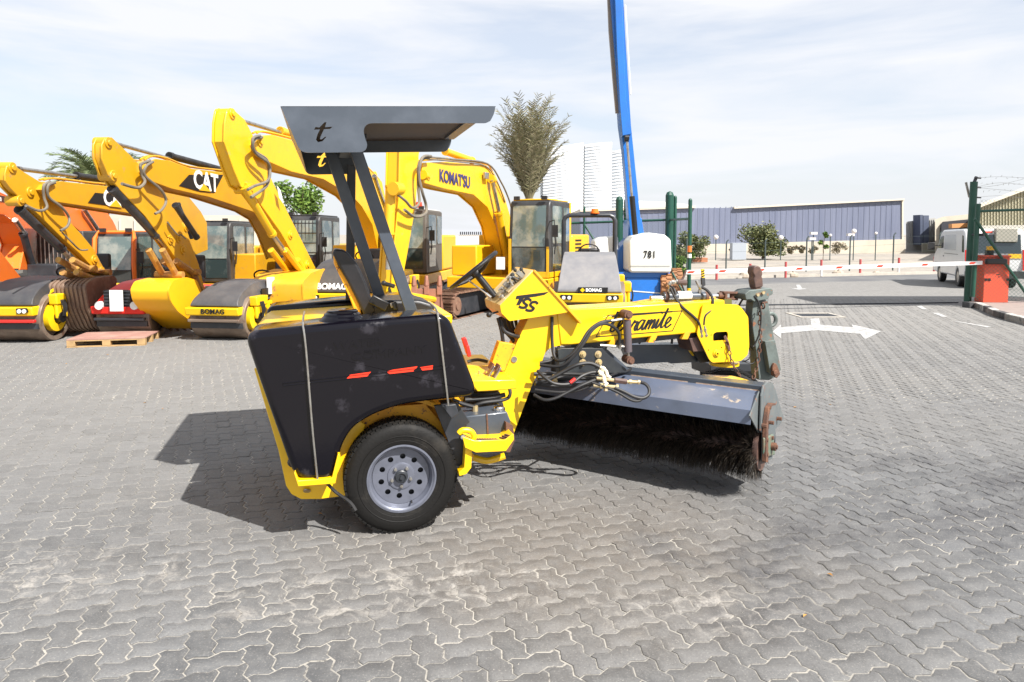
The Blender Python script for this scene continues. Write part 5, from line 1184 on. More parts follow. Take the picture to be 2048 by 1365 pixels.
# bright yellow one with the blue lettering
X4, G4 = excavator('bright yellow excavator with blue lettered boom and tall vertical stick by the steering wheel', (850, 650), -112, M_kom,
    [(800, 300), (806, 240), (846, 250), (838, 309), (832, 408), (817, 496), (808, 545), (802, 575), (784, 570), (790, 480), (798, 400)],
    [(844, 350), (846, 326), (893, 324), (969, 331), (987, 344), (1009, 393), (1020, 431), (1030, 500), (1034, 560), (1005, 560), (1001, 500), (992, 454), (975, 415), (947, 390), (893, 379), (846, 366)],
    wS=.30, wB=.40, pins=[(856, 352), (984, 358)], cyls=(('cylinder', (782, 372), (778, 470), .1, .09, M_kom), ('piston_rod', (778, 470), (776, 540), .1, .05, M_steel), ('piston_rod', (984, 360), (998, 425), .32, .045, M_steel), ('cylinder', (997, 425), (1016, 530), .32, .09, M_kom), ('piston_rod', (950, 395), (962, 428), -.32, .045, M_steel), ('cylinder', (962, 428), (988, 520), -.32, .085, M_kom),
                          ('pin', (786, 378), (800, 378), .25, .12, M_kom), ('cylinder', (850, 318), (895, 318), .05, .025, M_kom), ('cylinder', (890, 303), (945, 322), 0, .075, M_kom), ('pin', (846, 350), (850, 352), .24, .09, M_kom), ('pin', (982, 358), (986, 360), .3, .10, M_kom)),
    hoses=([[(862, 313), (842, 316), (838, 350), (842, 385), (852, 410), (848, 428), (830, 434), (806, 420)], .32, .028], [[(858, 316), (836, 325), (836, 370), (836, 405), (825, 416), (808, 402), (796, 390)], .28, .026], [[(850, 314), (900, 319), (975, 328), (1000, 365), (1018, 400), (1022, 425)], .18, .02], [[(850, 318), (900, 323), (970, 332), (992, 365), (1010, 405)], .22, .016]),
    cab=dict(ex=1098, top=400, bot=556, Y=15.4, W=.95, L=1.55, paint=M_kom, frame_m=M_cab, glass=M_gl, roofm=M_kom), track=(1.5, 3.8, 1.9))
text('logo', "KOMAT'SU", .34, M_txtn, X4, (G4.side(879, 362, .215)[0], .213, G4.side(879, 362, .215)[1]), Vector((G4.side(930, 374, .215)[0] - G4.side(879, 362, .215)[0], 0, G4.side(930, 374, .215)[1] - G4.side(879, 362, .215)[1])), (.0, 0, 1), off=.010, sx=.86, depth=.002)
mb = MB(); u_, z_ = G4.side(970, 352, .24); mb.box((u_, .27, z_), (.22, .06, .15)); mb.build('work_light', M_steel, X4, bev=.01)
cbv = X4.children[-1]
# yellow lower panels and rear post of its cab
c = G4.loc(at(1098, 556, 15.4)); t_ = G4.loc(at(1098, 400, 15.4))
mb = MB(); mb.bb((c.x + .012, c.y - .95, c.z), (c.x + .045, c.y + .012, c.z + (t_.z - c.z) * .075)); mb.bb((c.x + .040, c.y - .95, c.z), (c.x + .05, c.y - .88, c.z + (t_.z - c.z) * .5)); mb.bb((c.x + .040, c.y - .05, c.z), (c.x + .05, c.y + .012, c.z + (t_.z - c.z) * .40)); mb.bb((c.x, c.y + .007, c.z), (c.x - 1.55, c.y + .02, c.z + .12)); mb.bb((c.x - 1.45, c.y + .007, c.z + .1), (c.x - 1.56, c.y + .02, t_.z)); mb.build('cab_trim', M_kom, X4, bev=.004)
mb = MB(); mb.bb((c.x - 1.62, c.y - .6, c.z + .1), (c.x - 2.5, c.y + .05, c.z + .95)); mb.build('rear_cover', M_kom, X4, bev=.06)
mb = MB()
for k in range(7): mb.bb((c.x - 2.3, c.y + .05, c.z + .25 + k * .09), (c.x - 1.8, c.y + .062, c.z + .29 + k * .09))
mb.build('louvre_panel', M_txt, X4)
for (a, b), (cc1, d) in (((786, 560), (836, 640)), ((800, 590), (860, 600))):
    mb = MB(); p_, r_ = G4.side(a, b, 0), G4.side(cc1, d, 0); mb.cyl((p_[0], .16, p_[1]), (r_[0], .16, r_[1]), .06, 8); mb.build('bucket_link', M_kom, X4)
p_ = G4.loc(at(1001, 527, 14.6)); mb = MB(); mb.box(p_, (.006, .19, .26), rz=.1); mb.build('price_sheet', M_white, X4)
# its upturned bucket, teeth to the sky
bw = .62; pb_ = gnd(852, 650); Gb = Frame((pb_.x, pb_.y, 0), radians(-90))
def inG4(o): p_ = G4.loc(Gb.o); o.location = (p_.x, p_.y, 0); o.rotation_euler = (0, 0, Gb.yaw - G4.yaw); return o
mb = MB(); fz_ = Gb.front(850, 578, 0)[1]; mb.add([], []); mb.bb((0, -.26, .0), (-.04, .30, fz_)); mb.prism([(0, .0), (0, fz_), (-.55, .25), (-.5, .0)], .30, .27); mb.prism([(0, .0), (0, fz_), (-.55, .25), (-.5, .0)], -.29, -.26); mb.bb((0, -.26, 0), (-.5, .3, .04)); bk4 = inG4(mb.build('bucket', M_bktr, X4, bev=.008))
for px_ in (828, 853, 879):
    v_ = Gb.front(px_, 578, 0)[0]; mb = MB(); mb.bb((.03, v_ - .05, fz_ - .12), (-.05, v_ + .05, fz_ + .06)); mb.cyl((-.01, v_, fz_ + .06), (-.01, v_, fz_ + .26), .06, 6, .032); mb.build('bucket_tooth', M_bktr, bk4, bev=.008)
# orange excavators at the far left
X5, G5 = excavator('orange excavator whose slim cab stands between the two amber sticks', (60, 640), -84, M_org,
    None, [(100, 402), (135, 372), (170, 384), (215, 425), (240, 470), (246, 540), (222, 560), (206, 520), (180, 480), (145, 450), (100, 430)],
    wB=.44, cyls=(('cylinder', (168, 418), (210, 480), .3, .045, M_steel), ('cylinder', (208, 478), (232, 515), .3, .07, M_gdark)),
    cab=dict(ex=272, top=465, bot=590, Y=15.8, W=.85, L=1.6, paint=M_org, frame_m=M_cab, glass=M_gl, roofm=M_org), house=M_gdark, track=(1.0, 3.2, .2))
for ob in [o_ for o_ in X5.children if o_.name.startswith('cab')]: pass
c = G5.loc(at(272, 590, 15.8)); t_ = G5.loc(at(272, 465, 15.8)); H = t_.z - c.z
mb = MB(); mb.tube([(c.x + .03, c.y - .85, c.z), (c.x + .06, c.y - .85, c.z + H * .5), (c.x - .02, c.y - .85, c.z + H * .9), (c.x - .12, c.y - .80, c.z + H), (c.x - .12, c.y - .05, c.z + H), (c.x - .0, c.y, c.z + H * .9), (c.x + .06, c.y, c.z + H * .5), (c.x + .03, c.y, c.z), (c.x + .03, c.y - .85, c.z)], .05, 6); mb.build('cab_surround', M_org, X5)
X6, G6 = excavator('orange excavator cut off by the left edge of the picture', (-30, 650), -72, M_org,
    None, [(-60, 360), (-20, 378), (30, 402), (60, 430), (78, 470), (86, 540), (40, 540), (50, 490), (36, 450), (8, 430), (-60, 420)],
    wB=.46, cyls=(('cylinder', (30, 440), (50, 470), .3, .05, M_steel), ('cylinder', (46, 466), (72, 560), .3, .075, M_gdark)),
    bucket=None, cab=dict(ex=18, top=466, bot=560, Y=16.6, W=1.0, L=1.7, paint=M_org, frame_m=M_cab, glass=M_gl), house=M_gdark, track=None)
pp_ = [(-40, 500), (0, 502), (30, 540), (48, 562), (30, 568), (-10, 566), (-40, 560)]
mb = MB(); mb.prism([G6.side(a, b, .4) for a, b in pp_], .4, .1); mb.build('stick', M_org, X6, bev=.012)
mb = MB(); mb.prism([G6.side(a, b, .6) for a, b in [(-60, 560), (40, 565), (56, 590), (40, 600), (-10, 612), (-60, 612)]], .6, -.4); mb.build('bucket', M_bkt, X6, bev=.03)
plate(X6, G6, 'logo_panel', [(-20, 386), (20, 396), (22, 406), (-20, 402)], .235, M_txt)
text('logo', 'oo', .16, M_txtw, X6, (G6.side(-3, 402, .25)[0], .246, G6.side(-3, 402, .25)[1]), (-1, 0, 0), (0, 0, 1), off=.006)
# radiator guard bars between the first two machines
mb = MB()
gr_t = thing('window_guard_cab', 'dark cab with a barred front guard seen behind the leftmost amber stick', 'excavator cab', at(100, 560, 16.0) * 1.0, radians(-86))
gr_t.location.z = 0; Gq = Frame((gr_t.location.x, gr_t.location.y, 0), radians(-86))
z0_, z1_ = at(100, 570, 16).z, at(100, 462, 16).z
mb = MB(); mb.bb((-.05, -.3, z0_), (-1.6, .75, z1_)); mb.build('cab', M_cab, gr_t, bev=.04)
mb = MB(); mb.bb((-1.7, -1.4, .1), (.1, .9, z0_ - .02)); mb.build('lower_body', M_gdark, gr_t, bev=.04)
for k in range(9): mb = MB(); mb.cyl((.0, -.26 + k * .09, z0_ + .1), (.0, -.26 + k * .09, z1_ - .1), .014, 6); mb.build('guard_bar', M_steel, gr_t)

# ================================================================ ROLLERS
GR = 'tandem rollers parked in front of the excavators'
def roller(label, bpx, yaw, k=1.0, W=1.2, r=.40, body=M_bom, hoodm=M_bhood, lights=True, rops=False, scr=None, logo=None, hoodL=1.25, logoc=None, hoodz=1.0, vent=False, yoke=True, side_logo=False, grille=False):
    p = gnd(*bpx); G = Frame((p.x, p.y, 0), radians(yaw)); T = thing('tandem_roller', label, 'road roller', G.o, G.yaw, GR)
    h = W / 2
    for u in (0, -2.1 * k):
        mb = MB(); mb.lathe([(r * .80, h - .05), (r * .80, h), (r * .97, h), (r, h - .02), (r, -h + .02), (r * .97, -h), (r * .80, -h), (r * .80, -h + .05)], (u, 0, r), (0, 1, 0), 40); mb.cyl((u, h - .10, r), (u, -h + .10, r), r * .82, 32); dr = mb.build('drum', M_drum, T)
        if yoke:
            mb = MB(); mb.lathe([(r * .60, h - .06), (r * .60, h + .03), (r * .36, h + .05), (r * .30, h + .05)], (u, 0, r), (0, 1, 0), 24); mb.cyl((u, h - .08, r), (u, h + .02, r), r * .32, 16); mb.build('drum_flange', body, dr)
            mb = MB(); mb.cyl((u, h + .02, r), (u, h + .13, r), r * .24, 10); mb.build('drum_motor', M_blackp, dr)
            mb = MB(); mb.prism([(u + .13, r * 1.62), (u - .20, r * 1.62), (u - .16, r * .95), (u + .10, r * .95)], h + .05, h + .11); mb.prism([(u + .16, r * 2.0), (u - .25, r * 2.0), (u - .22, r * 1.55), (u + .14, r * 1.55)], h - .02, h + .13); mb.build('fork', body, T, bev=.02)
            mb = MB()
            for q_ in (-.05, 0, .05): mb.tube([(u + q_, h + .13, r * 1.75), (u + q_ * .8, h + .17, r * 1.4), (u + q_ * .4, h + .14, r * 1.05)], .014, 6, 3)
            mb.build('fork_hose', M_hose, T)
    pass
    zb, zt_, zh = r * 1.02, r * 1.55, r * 2.65 * hoodz
    # front frame
    mb = MB(); fr = [(r + .10, zb + .06), (r + .13, zt_), (-.9 * k, zt_ + .03), (-1.6 * k, zt_ + .05), (-1.6 * k, r * .9), (-.75 * k, r * .75), (-.48 * k, r * 1.3), (r * .62, r * 1.35), (r * .72, zb + .06)]
    mb.prism(fr, -h - .02, h * .93); FRM = mb.build('frame', body, T, bev=.02)
    mb = MB(); mb.bb((r + .04, -h * .95, zb - .05), (r + .11, h * .95, zb + .0)); mb.build('scraper_bar', scr or M_drum, T, bev=.01)
    mb = MB(); mb.bb((r - .05, -h * .95, zb - .16), (r + .02, h * .95, zb - .07)); mb.build('scraper', M_gdark, T)
    # hood
    hp_ = [(r + .10, zt_ + .01), (r + .02, zt_ + .14 * k), (r - .18 * k, zt_ + (zh - zt_) * .62), (r - .55 * k, zt_ + (zh - zt_) * .92), (r - hoodL * .75 * k, zh), (r - hoodL * k, zh * .985), (r - hoodL * k, zt_ + .07)]
    mb = MB(); vs0_ = rounded(hp_, .10, 3); n = len(vs0_)
    top = lambda q_, s_: (q_[0], s_ * (h * .90 - .10 * max(0, (q_[1] - zt_) / (zh - zt_))), q_[1])
    V_ = [top(q_, -1) for q_ in vs0_] + [top(q_, 1) for q_ in vs0_]
    mb.add(V_, [tuple(range(n)), tuple(range(n, 2 * n))[::-1]] + [(i, n + i, n + (i + 1) % n, (i + 1) % n) for i in range(n)])
    HDm = mb.build('hood', hoodm, T, bev=.045, seg=3, sharp=50)
    mb = MB(); mb.bb((r - .75 * k, h * .84, zt_ + .10), (r - 1.05 * k, h * .88, zt_ + .26 * k)); mb.build('hood_vent', M_txt, HDm)
    if lights:
        for s_ in (-1, 1):
            mb = MB(); zc = (zb + zt_) / 2 + .04
            mb.prismx(rounded([(s_ * h * .48, zc - .05), (s_ * h * .82, zc - .02), (s_ * h * .80, zc + .055), (s_ * h * .46, zc + .05)], .015, 2), r + .115, r + .135); hl_ = mb.build('headlight', M_blackp, T)
            for j in (0, 1): mb = MB(); mb.cyl((r + .13, s_ * h * (.56 + j * .15), zc), (r + .145, s_ * h * (.56 + j * .15), zc), .034, 14); mb.build('lamp', M_lw, hl_)
    if grille:
        mb = MB(); mb.bb((r + .05, -h * .5, zt_ + .0), (r + .13, h * .5, zt_ + .28)); g_ = mb.build('radiator_grille', M_txt, T)
        for i in range(5): mb = MB(); mb.bb((r + .13, -h * .5, zt_ + .03 + i * .055), (r + .145, h * .5, zt_ + .05 + i * .055)); mb.build('grille_bar', M_gdark, g_)
        for s_ in (-1, 1): mb = MB(); mb.cyl((r + .10, s_ * h * .66, zt_ + .02), (r + .17, s_ * h * .66, zt_ + .02), .07, 16); mb.build('headlight', M_lw, T)
    if logo:
        text('logo', logo, .12 * k, logoc or M_bom, T, (r + .105 + .03, -h * .42, zt_ - .10), (0, 1, 0), (0, 0, 1), off=.003, depth=.003)
    if vent:
        for i in range(7): mb = MB(); uu = -.62 * k - i * .055; mb.prism([(uu, zt_ - .03), (uu - .028, zt_ - .03), (uu - .11, zt_ - .22), (uu - .082, zt_ - .22)], h * .93, h * .93 + .008); mb.build('vent_stripe', M_txt, T)
    # operator place
    mb = MB(); mb.bb((r - hoodL * k - .02, -h * .8, zt_), (r - (hoodL + .35) * k, h * .8, zh * .8)); mb.build('dashboard', M_bhood2, T, bev=.04)
    mb = MB(); ctr = Vector((r - (hoodL + .15) * k, 0, zh * 1.02)); mb.tube([ctr + Vector((sin(a) * .06, cos(a) * .19, sin(a) * .12)) for a in [2 * pi * i / 20 for i in range(20)]], .016, 7, closed=True); mb.cyl(ctr, ctr + Vector((-.05, 0, -.3)), .025, 8); mb.build('steering_wheel', M_black, T)
    mb = MB(); mb.bb((r - (hoodL + .75) * k, -.25, zt_ + .2), (r - (hoodL + 1.15) * k, .25, zt_ + .34)); mb.bb((r - (hoodL + 1.1) * k, -.25, zt_ + .3), (r - (hoodL + 1.2) * k, .25, zt_ + .8)); mb.build('seat', M_vinyl, T, bev=.04)
    mb = MB(); mb.bb((-1.75 * k, -h * .85, zt_ * .9), (-2.7 * k, h * .85, zh * .75)); mb.build('rear_body', body, T, bev=.05)
    if rops:
        mb = MB(); uu = r - (hoodL + .5) * k; w_ = rops[0]; hh = rops[1]
        mb.tube([(uu, -w_, zt_), (uu, -w_, hh - .12), (uu, -w_ + .04, hh - .04), (uu, -w_ + .12, hh), (uu, w_ - .12, hh), (uu, w_ - .04, hh - .04), (uu, w_, hh - .12), (uu, w_, zt_)], .05, 10); mb.build('roll_bar', M_gdark, T)
        mb = MB(); mb.cyl((uu, rops[2], hh + .05), (uu, rops[2], hh + .14), .085, 14, .07); mb.cyl((uu, rops[2], hh + .04), (uu, rops[2], hh + .06), .10, 14); mb.build('beacon', mat('beacon_orange', (.8, .16, .01), .3), T)
    return T, G
def rbox(T, G, name, pts, Y, t, m, bev=.01):      # traced plate standing across the view at depth Y
    pass
R1, H1 = roller('black and yellow tandem roller at the left edge of the picture', (50, 681), -90, W=1.08, r=.40, scr=M_red, logo=None, hoodL=1.45)
text('logo', 'BOMAG', .115, M_bom, R1, (.46, -.52, .665), (0, 1, 0), (-.25, 0, 1), off=.003, sx=1.0)
mb = MB(); mb.prism([(.05, .80), (-.55, 1.02), (-.56, 1.07), (.02, .86)], .485, .50); mb.build('yellow_decal', M_bom, R1)
R2, H2 = roller('red tandem roller with a white price sheet on its radiator grille', (270, 672), -91, W=.92, r=.37, body=M_rollr, hoodm=M_rollr, lights=False, hoodL=1.5, grille=True, yoke=False, scr=M_gdark)
mb = MB(); mb.bb((.55, -.10, .50), (.556, .13, .86)); mb.build('price_sheet', M_white, R2)
R3, H3 = roller('grey hooded yellow roller with striped vents between two excavator buckets', (458, 676), -98, W=.98, r=.37, hoodm=mat('roller_hood_mid', (.055, .055, .06), .5, 0, (.105, .10, .098), 2.5, .4, .7), lights=False, hoodL=1.5, logo='BOMAG', logoc=M_txt, vent=True)
mb = MB(); mb.bb((-.62, .40, .72), (-.80, .462, 1.02)); mb.build('price_sheet', M_white, R3)
R4, H4 = roller('dark hooded roller with round headlights directly behind the black seat', (694, 652), -96, k=1.1, W=1.45, r=.44, hoodm=M_bhood, hoodL=1.3, hoodz=1.12, logo=None)
text('logo', 'BOMAG', .17, M_txtw, R4, (.50, -.42, .76), (0, 1, 0), (-.3, 0, 1), off=.006)
R5, H5 = roller('light grey hooded roller with roll bar and orange beacon in front of the blue lift', (1178, 652), -96, k=1.15, W=1.36, r=.44, hoodm=M_bhood2, hoodL=1.35, hoodz=1.24, rops=(.56, 2.22, .12))
mb = MB(); mb.prismx(rounded([(-.22, .70), (.34, .70), (.35, .80), (-.21, .80)], .01, 2), .48, .56); lp_ = mb.build('logo_panel', M_txt, R5)
text('logo', 'BOMAG', .085, M_txtw, R5, (.565, -.07, .725), (0, 1, 0), (-.1, 0, 1), off=.003)
mb = MB(); mb.prismx([(-.13, .705), (-.085, .75), (-.13, .795), (-.175, .75)], .56, .566); mb.build('logo_diamond', M_bom, R5)
# ================================================================ BLUE BOOM LIFT
LB = gnd(1312, 606); LF = Frame((LB.x, LB.y, 0), radians(-96))
LT = thing('boom_lift', 'blue boom lift with raised blue mast and white hood numbered 781', 'boom lift', LF.o, LF.yaw)
Yl = LB.y
def AP(px, py, Y): return LF.loc(at(px, py, Y))
def slab(name, pts, Y, t, m, parent, bev=.01, f=None):
    """outline read off the photograph at depth Y, given a real thickness t away from us"""
    P = [at(a, b, Y) for a, b in pts]; ff = LF if f is None else f
    A = [ff.loc(p) for p in P] if ff else P; dv = (C0 - P[0]); back = Vector((0, t, 0)) if ff is False else None
    bk = [(ff.loc(p + Vector((0, t, 0))) if ff else p + Vector((0, t, 0))) for p in P]
    n = len(P); mb = MB(); mb.add(A + bk, [tuple(range(n)), tuple(range(n, 2 * n))[::-1]] + [(i, n + i, n + (i + 1) % n, (i + 1) % n) for i in range(n)])
    return mb.build(name, m, parent, bev=bev)
slab('mast', [(1216, -60), (1244, -60), (1250, 60), (1262, 250), (1281, 438), (1285, 480), (1262, 480), (1257, 430), (1247, 300), (1240, 250), (1234, 160)], Yl + .6, .42, M_blue, LT)
slab('mast_light_edge', [(1249, 10), (1252, 10), (1263, 190), (1260, 190)], Yl + .57, .02, M_lw, LT)
slab('outer_boom', [(1228, -60), (1242, -60), (1248, 100), (1252, 200), (1264, 268), (1245, 272), (1240, 210), (1234, 100)], Yl + .4, .2, M_blue, LT)
slab('cable_tray', [(1214, -40), (1224, -40), (1230, 100), (1236, 190), (1239, 226), (1232, 226), (1226, 160), (1218, 60)], Yl + .7, .14, mat('tray_taupe', (.20, .17, .14), .5), LT)
mb = MB(); mb.cyl(AP(1254, 280, Yl + .4), AP(1264, 395, Yl + .4), .035, 12); LCY = mb.build('lift_rod', M_steel, LT)
mb = MB(); mb.cyl(AP(1264, 393, Yl + .4), AP(1271, 472, Yl + .4), .075, 14); mb.build('lift_cylinder', M_blackp, LT)
mb = MB(); mb.cyl(AP(1250, 276, Yl + .35), AP(1258, 276, Yl + .35), .07, 10); mb.box(AP(1253, 278, Yl + .4), (.12, .12, .16)); mb.build('rod_eye', M_blackp, LT)
slab('turret', [(1258, 440), (1283, 436), (1290, 480), (1292, 560), (1236, 560), (1236, 500), (1256, 478)], Yl + .7, .9, M_blue, LT)
slab('turntable', [(1230, 545), (1340, 545), (1340, 556), (1230, 556)], Yl - .1, 1.5, M_blue, LT)
h1 = slab('engine_hood', [(1258, 484), (1268, 472), (1300, 466), (1330, 470), (1342, 480), (1344, 535), (1342, 546), (1262, 546), (1258, 540)], Yl - .25, 1.0, M_lw, LT, bev=.05)
slab('hood_gap_strip', [(1262, 531), (1340, 531), (1340, 534), (1262, 534)], Yl - .262, .02, mat('hood_shadow_gap', (.35, .35, .33), .5), h1, 0)  # grey strip on the hood paints a shadow gap
slab('rear_hood', [(1188, 482), (1200, 475), (1236, 472), (1240, 500), (1236, 540), (1190, 540)], Yl + .9, .8, M_lw, LT, bev=.05)
p = AP(1287, 516, Yl - .27); ux = (AP(1330, 516, Yl - .27) - p)
text('number', '781', .26, M_txt, h1, p, ux, (0, 0, 1), off=.006, sx=.75, space=1.15)
slab('chassis', [(1252, 556), (1320, 556), (1332, 585), (1326, 612), (1256, 612)], Yl - .1, 1.3, M_blue, LT, bev=.03)
slab('chassis_decal', [(1258, 581), (1322, 586), (1322, 588), (1258, 583)], Yl - .112, .01, M_lw, LT, 0)
M_mudt = mat('mud_tyre', (.33, .15, .06), .75, 0, (.24, .11, .05), 6)
for (px, py, Y) in ((1330, 592, Yl + .1), (1352, 586, Yl + 1.9)):
    c = AP(px, py, Y); c.z = .40; mb = MB(); R_ = .40
    mb.lathe([(R_ * .5, -.14), (R_ * .92, -.15), (R_, -.11), (R_, .11), (R_ * .92, .15), (R_ * .5, .14)], c, (0, 1, 0), 28); ty = mb.build('wheel', M_mudt, LT)
    mb = MB()
    for k in range(20):
        a = 2 * pi * k / 20
        for s_ in (-1, 1): mb.box((c.x + cos(a + s_ * .07) * (R_ + .012), c.y + s_ * .07, c.z + sin(a + s_ * .07) * (R_ + .012)), (.035, .13, .05), ry=-a, rx=0)
    for vv in ty.data.vertices: pass
    mb.build('tyre_lug', M_mudt, ty)
    mb = MB(); mb.cyl((c.x, c.y - .12, c.z), (c.x, c.y + .12, c.z), R_ * .52, 18); mb.build('rim', M_lw, ty)

# ================================================================ FENCES
def wires(mb, a, b, z0, z1, sp=.062, w=.0045):
    """woven chain link: two families of flat wires between points a and b"""
    a = Vector(a); b = Vector(b); L_ = (b - a).length; d = (b - a).normalized(); H = z1 - z0; n = Vector((-d.y, d.x, 0))
    k = -H
    while k < L_:
        for s_ in (1, -1):
            x0, x1 = k, k + H; zz0, zz1 = (z0, z1) if s_ > 0 else (z1, z0)
            t0, t1 = max(0, (0 - x0) / H), min(1, (L_ - x0) / H)
            if t1 > t0:
                p = a + d * (x0 + H * t0) + n * .002 * s_; q_ = a + d * (x0 + H * t1) + n * .002 * s_; p.z = zz0 + (zz1 - zz0) * t0; q_.z = zz0 + (zz1 - zz0) * t1
                o = Vector((0, 0, w * .7)); mb.add([p - o, q_ - o, q_ + o, p + o], [(0, 1, 2, 3)])
        k += sp * 1.42
def post(mb, p, z1, r, z0=0): mb.cyl((p.x, p.y, z0), (p.x, p.y, z1), r, 12)
GF = 'green chain link fence posts'
CFt = thing('chain_link_fence', 'green chain link fence with barbed wire behind the blue lift', 'fence', gnd(1340, 600)); fo_ = CFt.location
Yf = 18.0
P_ = lambda px, Y: Vector((at(px, 500, Y).x, Y, 0)) - fo_
pz = lambda py, Y: at(1300, py, Y).z
spec = [(1168, 21.0, 415, .035), (1238, 20.8, 400, .11), (1251, 20.8, 402, .06), (1338, 20.4, 391, .12), (1349, 20.5, 395, .05), (1379, 18.0, 401, .05)]
for px, Y, top, r_ in spec:
    mb = MB(); p = P_(px, Y); mb.cyl((p.x, p.y, 0), (p.x, p.y, pz(top, Y)), r_, 14); mb.ball((p.x, p.y, pz(top, Y)), r_, 10, 4); mb.build('fence_post', M_green, CFt)
for a, b, ya, yb_ in (((1138, 21.2), (1338, 20.4), 447, 440), ((1338, 20.4), (1379, 18.0), 440, 438)):
    mb = MB(); p, q_ = P_(*a), P_(*b); mb.cyl((p.x, p.y, pz(ya, a[1])), (q_.x, q_.y, pz(yb_, b[1])), .035, 8); mb.build('top_rail', M_green, CFt)
mb = MB(); p, q_ = P_(1168, 21), P_(1200, 20.9); mb.cyl((p.x, p.y, pz(448, 21)), (q_.x, q_.y, pz(500, 20.9)), .03, 8); mb.build('brace', M_green, CFt)
mb = MB(); p, q_ = P_(1345, 17.95), P_(1376, 17.8); mb.cyl((p.x, p.y, pz(545, 18)), (q_.x, q_.y, pz(600, 17.8)), .025, 8); mb.build('brace', M_green, CFt)
mb = MB(); wires(mb, P_(1138, 21.2), P_(1338, 20.4), .1, 2.2, .06); wires(mb, P_(1338, 20.4), P_(1376, 18.0), .1, 2.2, .06); o = mb.build('chain_link_mesh', M_mesh, CFt, sharp=0); o['kind'] = 'stuff'
mb = MB()
for k in range(3): p, q_ = P_(1160, 21), P_(1345, 20.4); mb.tube([(p.x, p.y, 2.35 + k * .13), ((p.x + q_.x) / 2, (p.y + q_.y) / 2, 2.31 + k * .13), (q_.x, q_.y, 2.33 + k * .12)], .004, 4, 4)
o = mb.build('barbed_wire', M_steel, CFt, sharp=0); o['kind'] = 'stuff'
mb = MB(); p = P_(1379, 17.98); [mb.cyl((p.x, p.y, z_), (p.x, p.y, z_ + .16), .053, 12) for z_ in (1.35,)]; mb.build('orange_band', mat('band_orange', (.7, .16, .02), .5), CFt)
mb = MB(); [mb.cyl((p.x, p.y, z_), (p.x, p.y, z_ + .10), .053, 12) for z_ in (1.20,)]; mb.build('white_band', M_white, CFt)
mb = MB(); [mb.cyl((p.x, p.y, z_), (p.x, p.y, z_ + .10), .053, 12) for z_ in (.32,)]; mb.build('yellow_band', M_kom, CFt)
# right-hand gate fence
Yr = 17.6
RFt = thing('chain_link_fence', 'green gate post and chain link fence beside the red barrier box', 'fence', gnd(1936, 604)); fo_ = RFt.location
P2 = lambda px, Y: Vector((at(px, 500, Y).x, Y, 0)) - fo_
a_ = at(1935, 598, Yr) - fo_; b_ = at(1948, 364, Yr) - fo_
mb = MB(); mb.cyl((a_.x, a_.y, 0), (b_.x, b_.y, b_.z), .085, 14); mb.build('gate_post', M_green, RFt)
mb = MB(); p = at(1948, 366, Yr) - fo_; q_ = at(1953, 354, Yr) - fo_; mb.cyl(p, q_, .04, 8)
for py in (356, 375, 395): r_ = at(1949, py, Yr - .05) - fo_; mb.cyl(r_, r_ + Vector((.16, 0, -.01)), .02, 6)
mb.build('wire_arm', M_gdark, RFt)
mb = MB(); mb.cyl(at(1945, 594, Yr - .4) - fo_, at(1957, 408, Yr - .4) - fo_, .055, 12); mb.build('gate_post', M_green, RFt)
mb = MB(); mb.cyl(at(1932, 365, Yr + .3) - fo_, at(1939, 395, Yr + .3) - fo_, .03, 8); mb.build('outer_arm', M_steel, RFt)
mb = MB(); mb.cyl(at(1955, 423, Yr - .4) - fo_, at(2100, 418, Yr - .8) - fo_, .03, 8); mb.build('top_rail', M_green, RFt)
mb = MB(); mb.cyl(at(1950, 438, Yr - .45) - fo_, at(2060, 600, Yr - .5) - fo_, .035, 8); mb.build('brace', M_green, RFt)
mb = MB(); mb.cyl(at(1945, 470, Yr - .2) - fo_, at(1968, 470, Yr - .5) - fo_, .03, 8); mb.build('gate_latch', M_gdark, RFt)
mb = MB(); p, q_ = at(1950, 590, Yr - .4) - fo_, at(2110, 590, Yr - .8) - fo_; wires(mb, p, q_, .18, pz(400, Yr - .4), .065, .005); o = mb.build('chain_link_mesh', M_mesh, RFt, sharp=0); o['kind'] = 'stuff'
mb = MB()
for (y0, y1, y2) in ((356, 354, 357), (376, 370, 355), (376, 380, 386), (395, 392, 398), (374, 366, 372)):
    mb.tube([at(1955, y0, Yr - .1) - fo_, at(2000, y1, Yr - .3) - fo_, at(2060, y2, Yr - .6) - fo_], .0045, 4, 5)
for i in range(26): c = at(1960 + i * 3.6, 355 + (i % 3) * 14 + rs.uniform(-3, 3), Yr - .25) - fo_; mb.box(c, (.05, .006, .006), ry=rs.uniform(0, 3)); 
o = mb.build('barbed_wire', M_steel, RFt, sharp=0); o['kind'] = 'stuff'

# ================================================================ BARRIER
pb0 = gnd(1990, 605, .13); BF = Frame((pb0.x, pb0.y, .125), radians(-3))
BT = thing('barrier', 'red barrier cabinet carrying a long white arm with red patches', 'barrier', BF.o, BF.yaw)
hgt = at(1990, 511, pb0.y).z - .125
mb = MB(); mb.bb((-.29, 0, 0), (.31, .36, hgt - .05)); CBt = mb.build('cabinet', M_pedr, BT, bev=.01)
mb = MB(); mb.bb((-.31, -.02, hgt - .05), (.33, .38, hgt)); mb.build('cabinet_lid', M_pedr, BT, bev=.01)
for x_ in (-.27, -.19, .25): mb = MB(); mb.bb((x_, -.012, hgt * .46), (x_ + .06, .0, hgt * .46 + .06)); mb.build('hinge', M_blackp, CBt)
mb = MB(); mb.bb((.0, -.008, hgt * .585), (.08, 0, hgt * .60)); mb.bb((.04, -.008, hgt * .54), (.10, 0, hgt * .552)); mb.build('keyhole_mark', M_blackp, CBt)
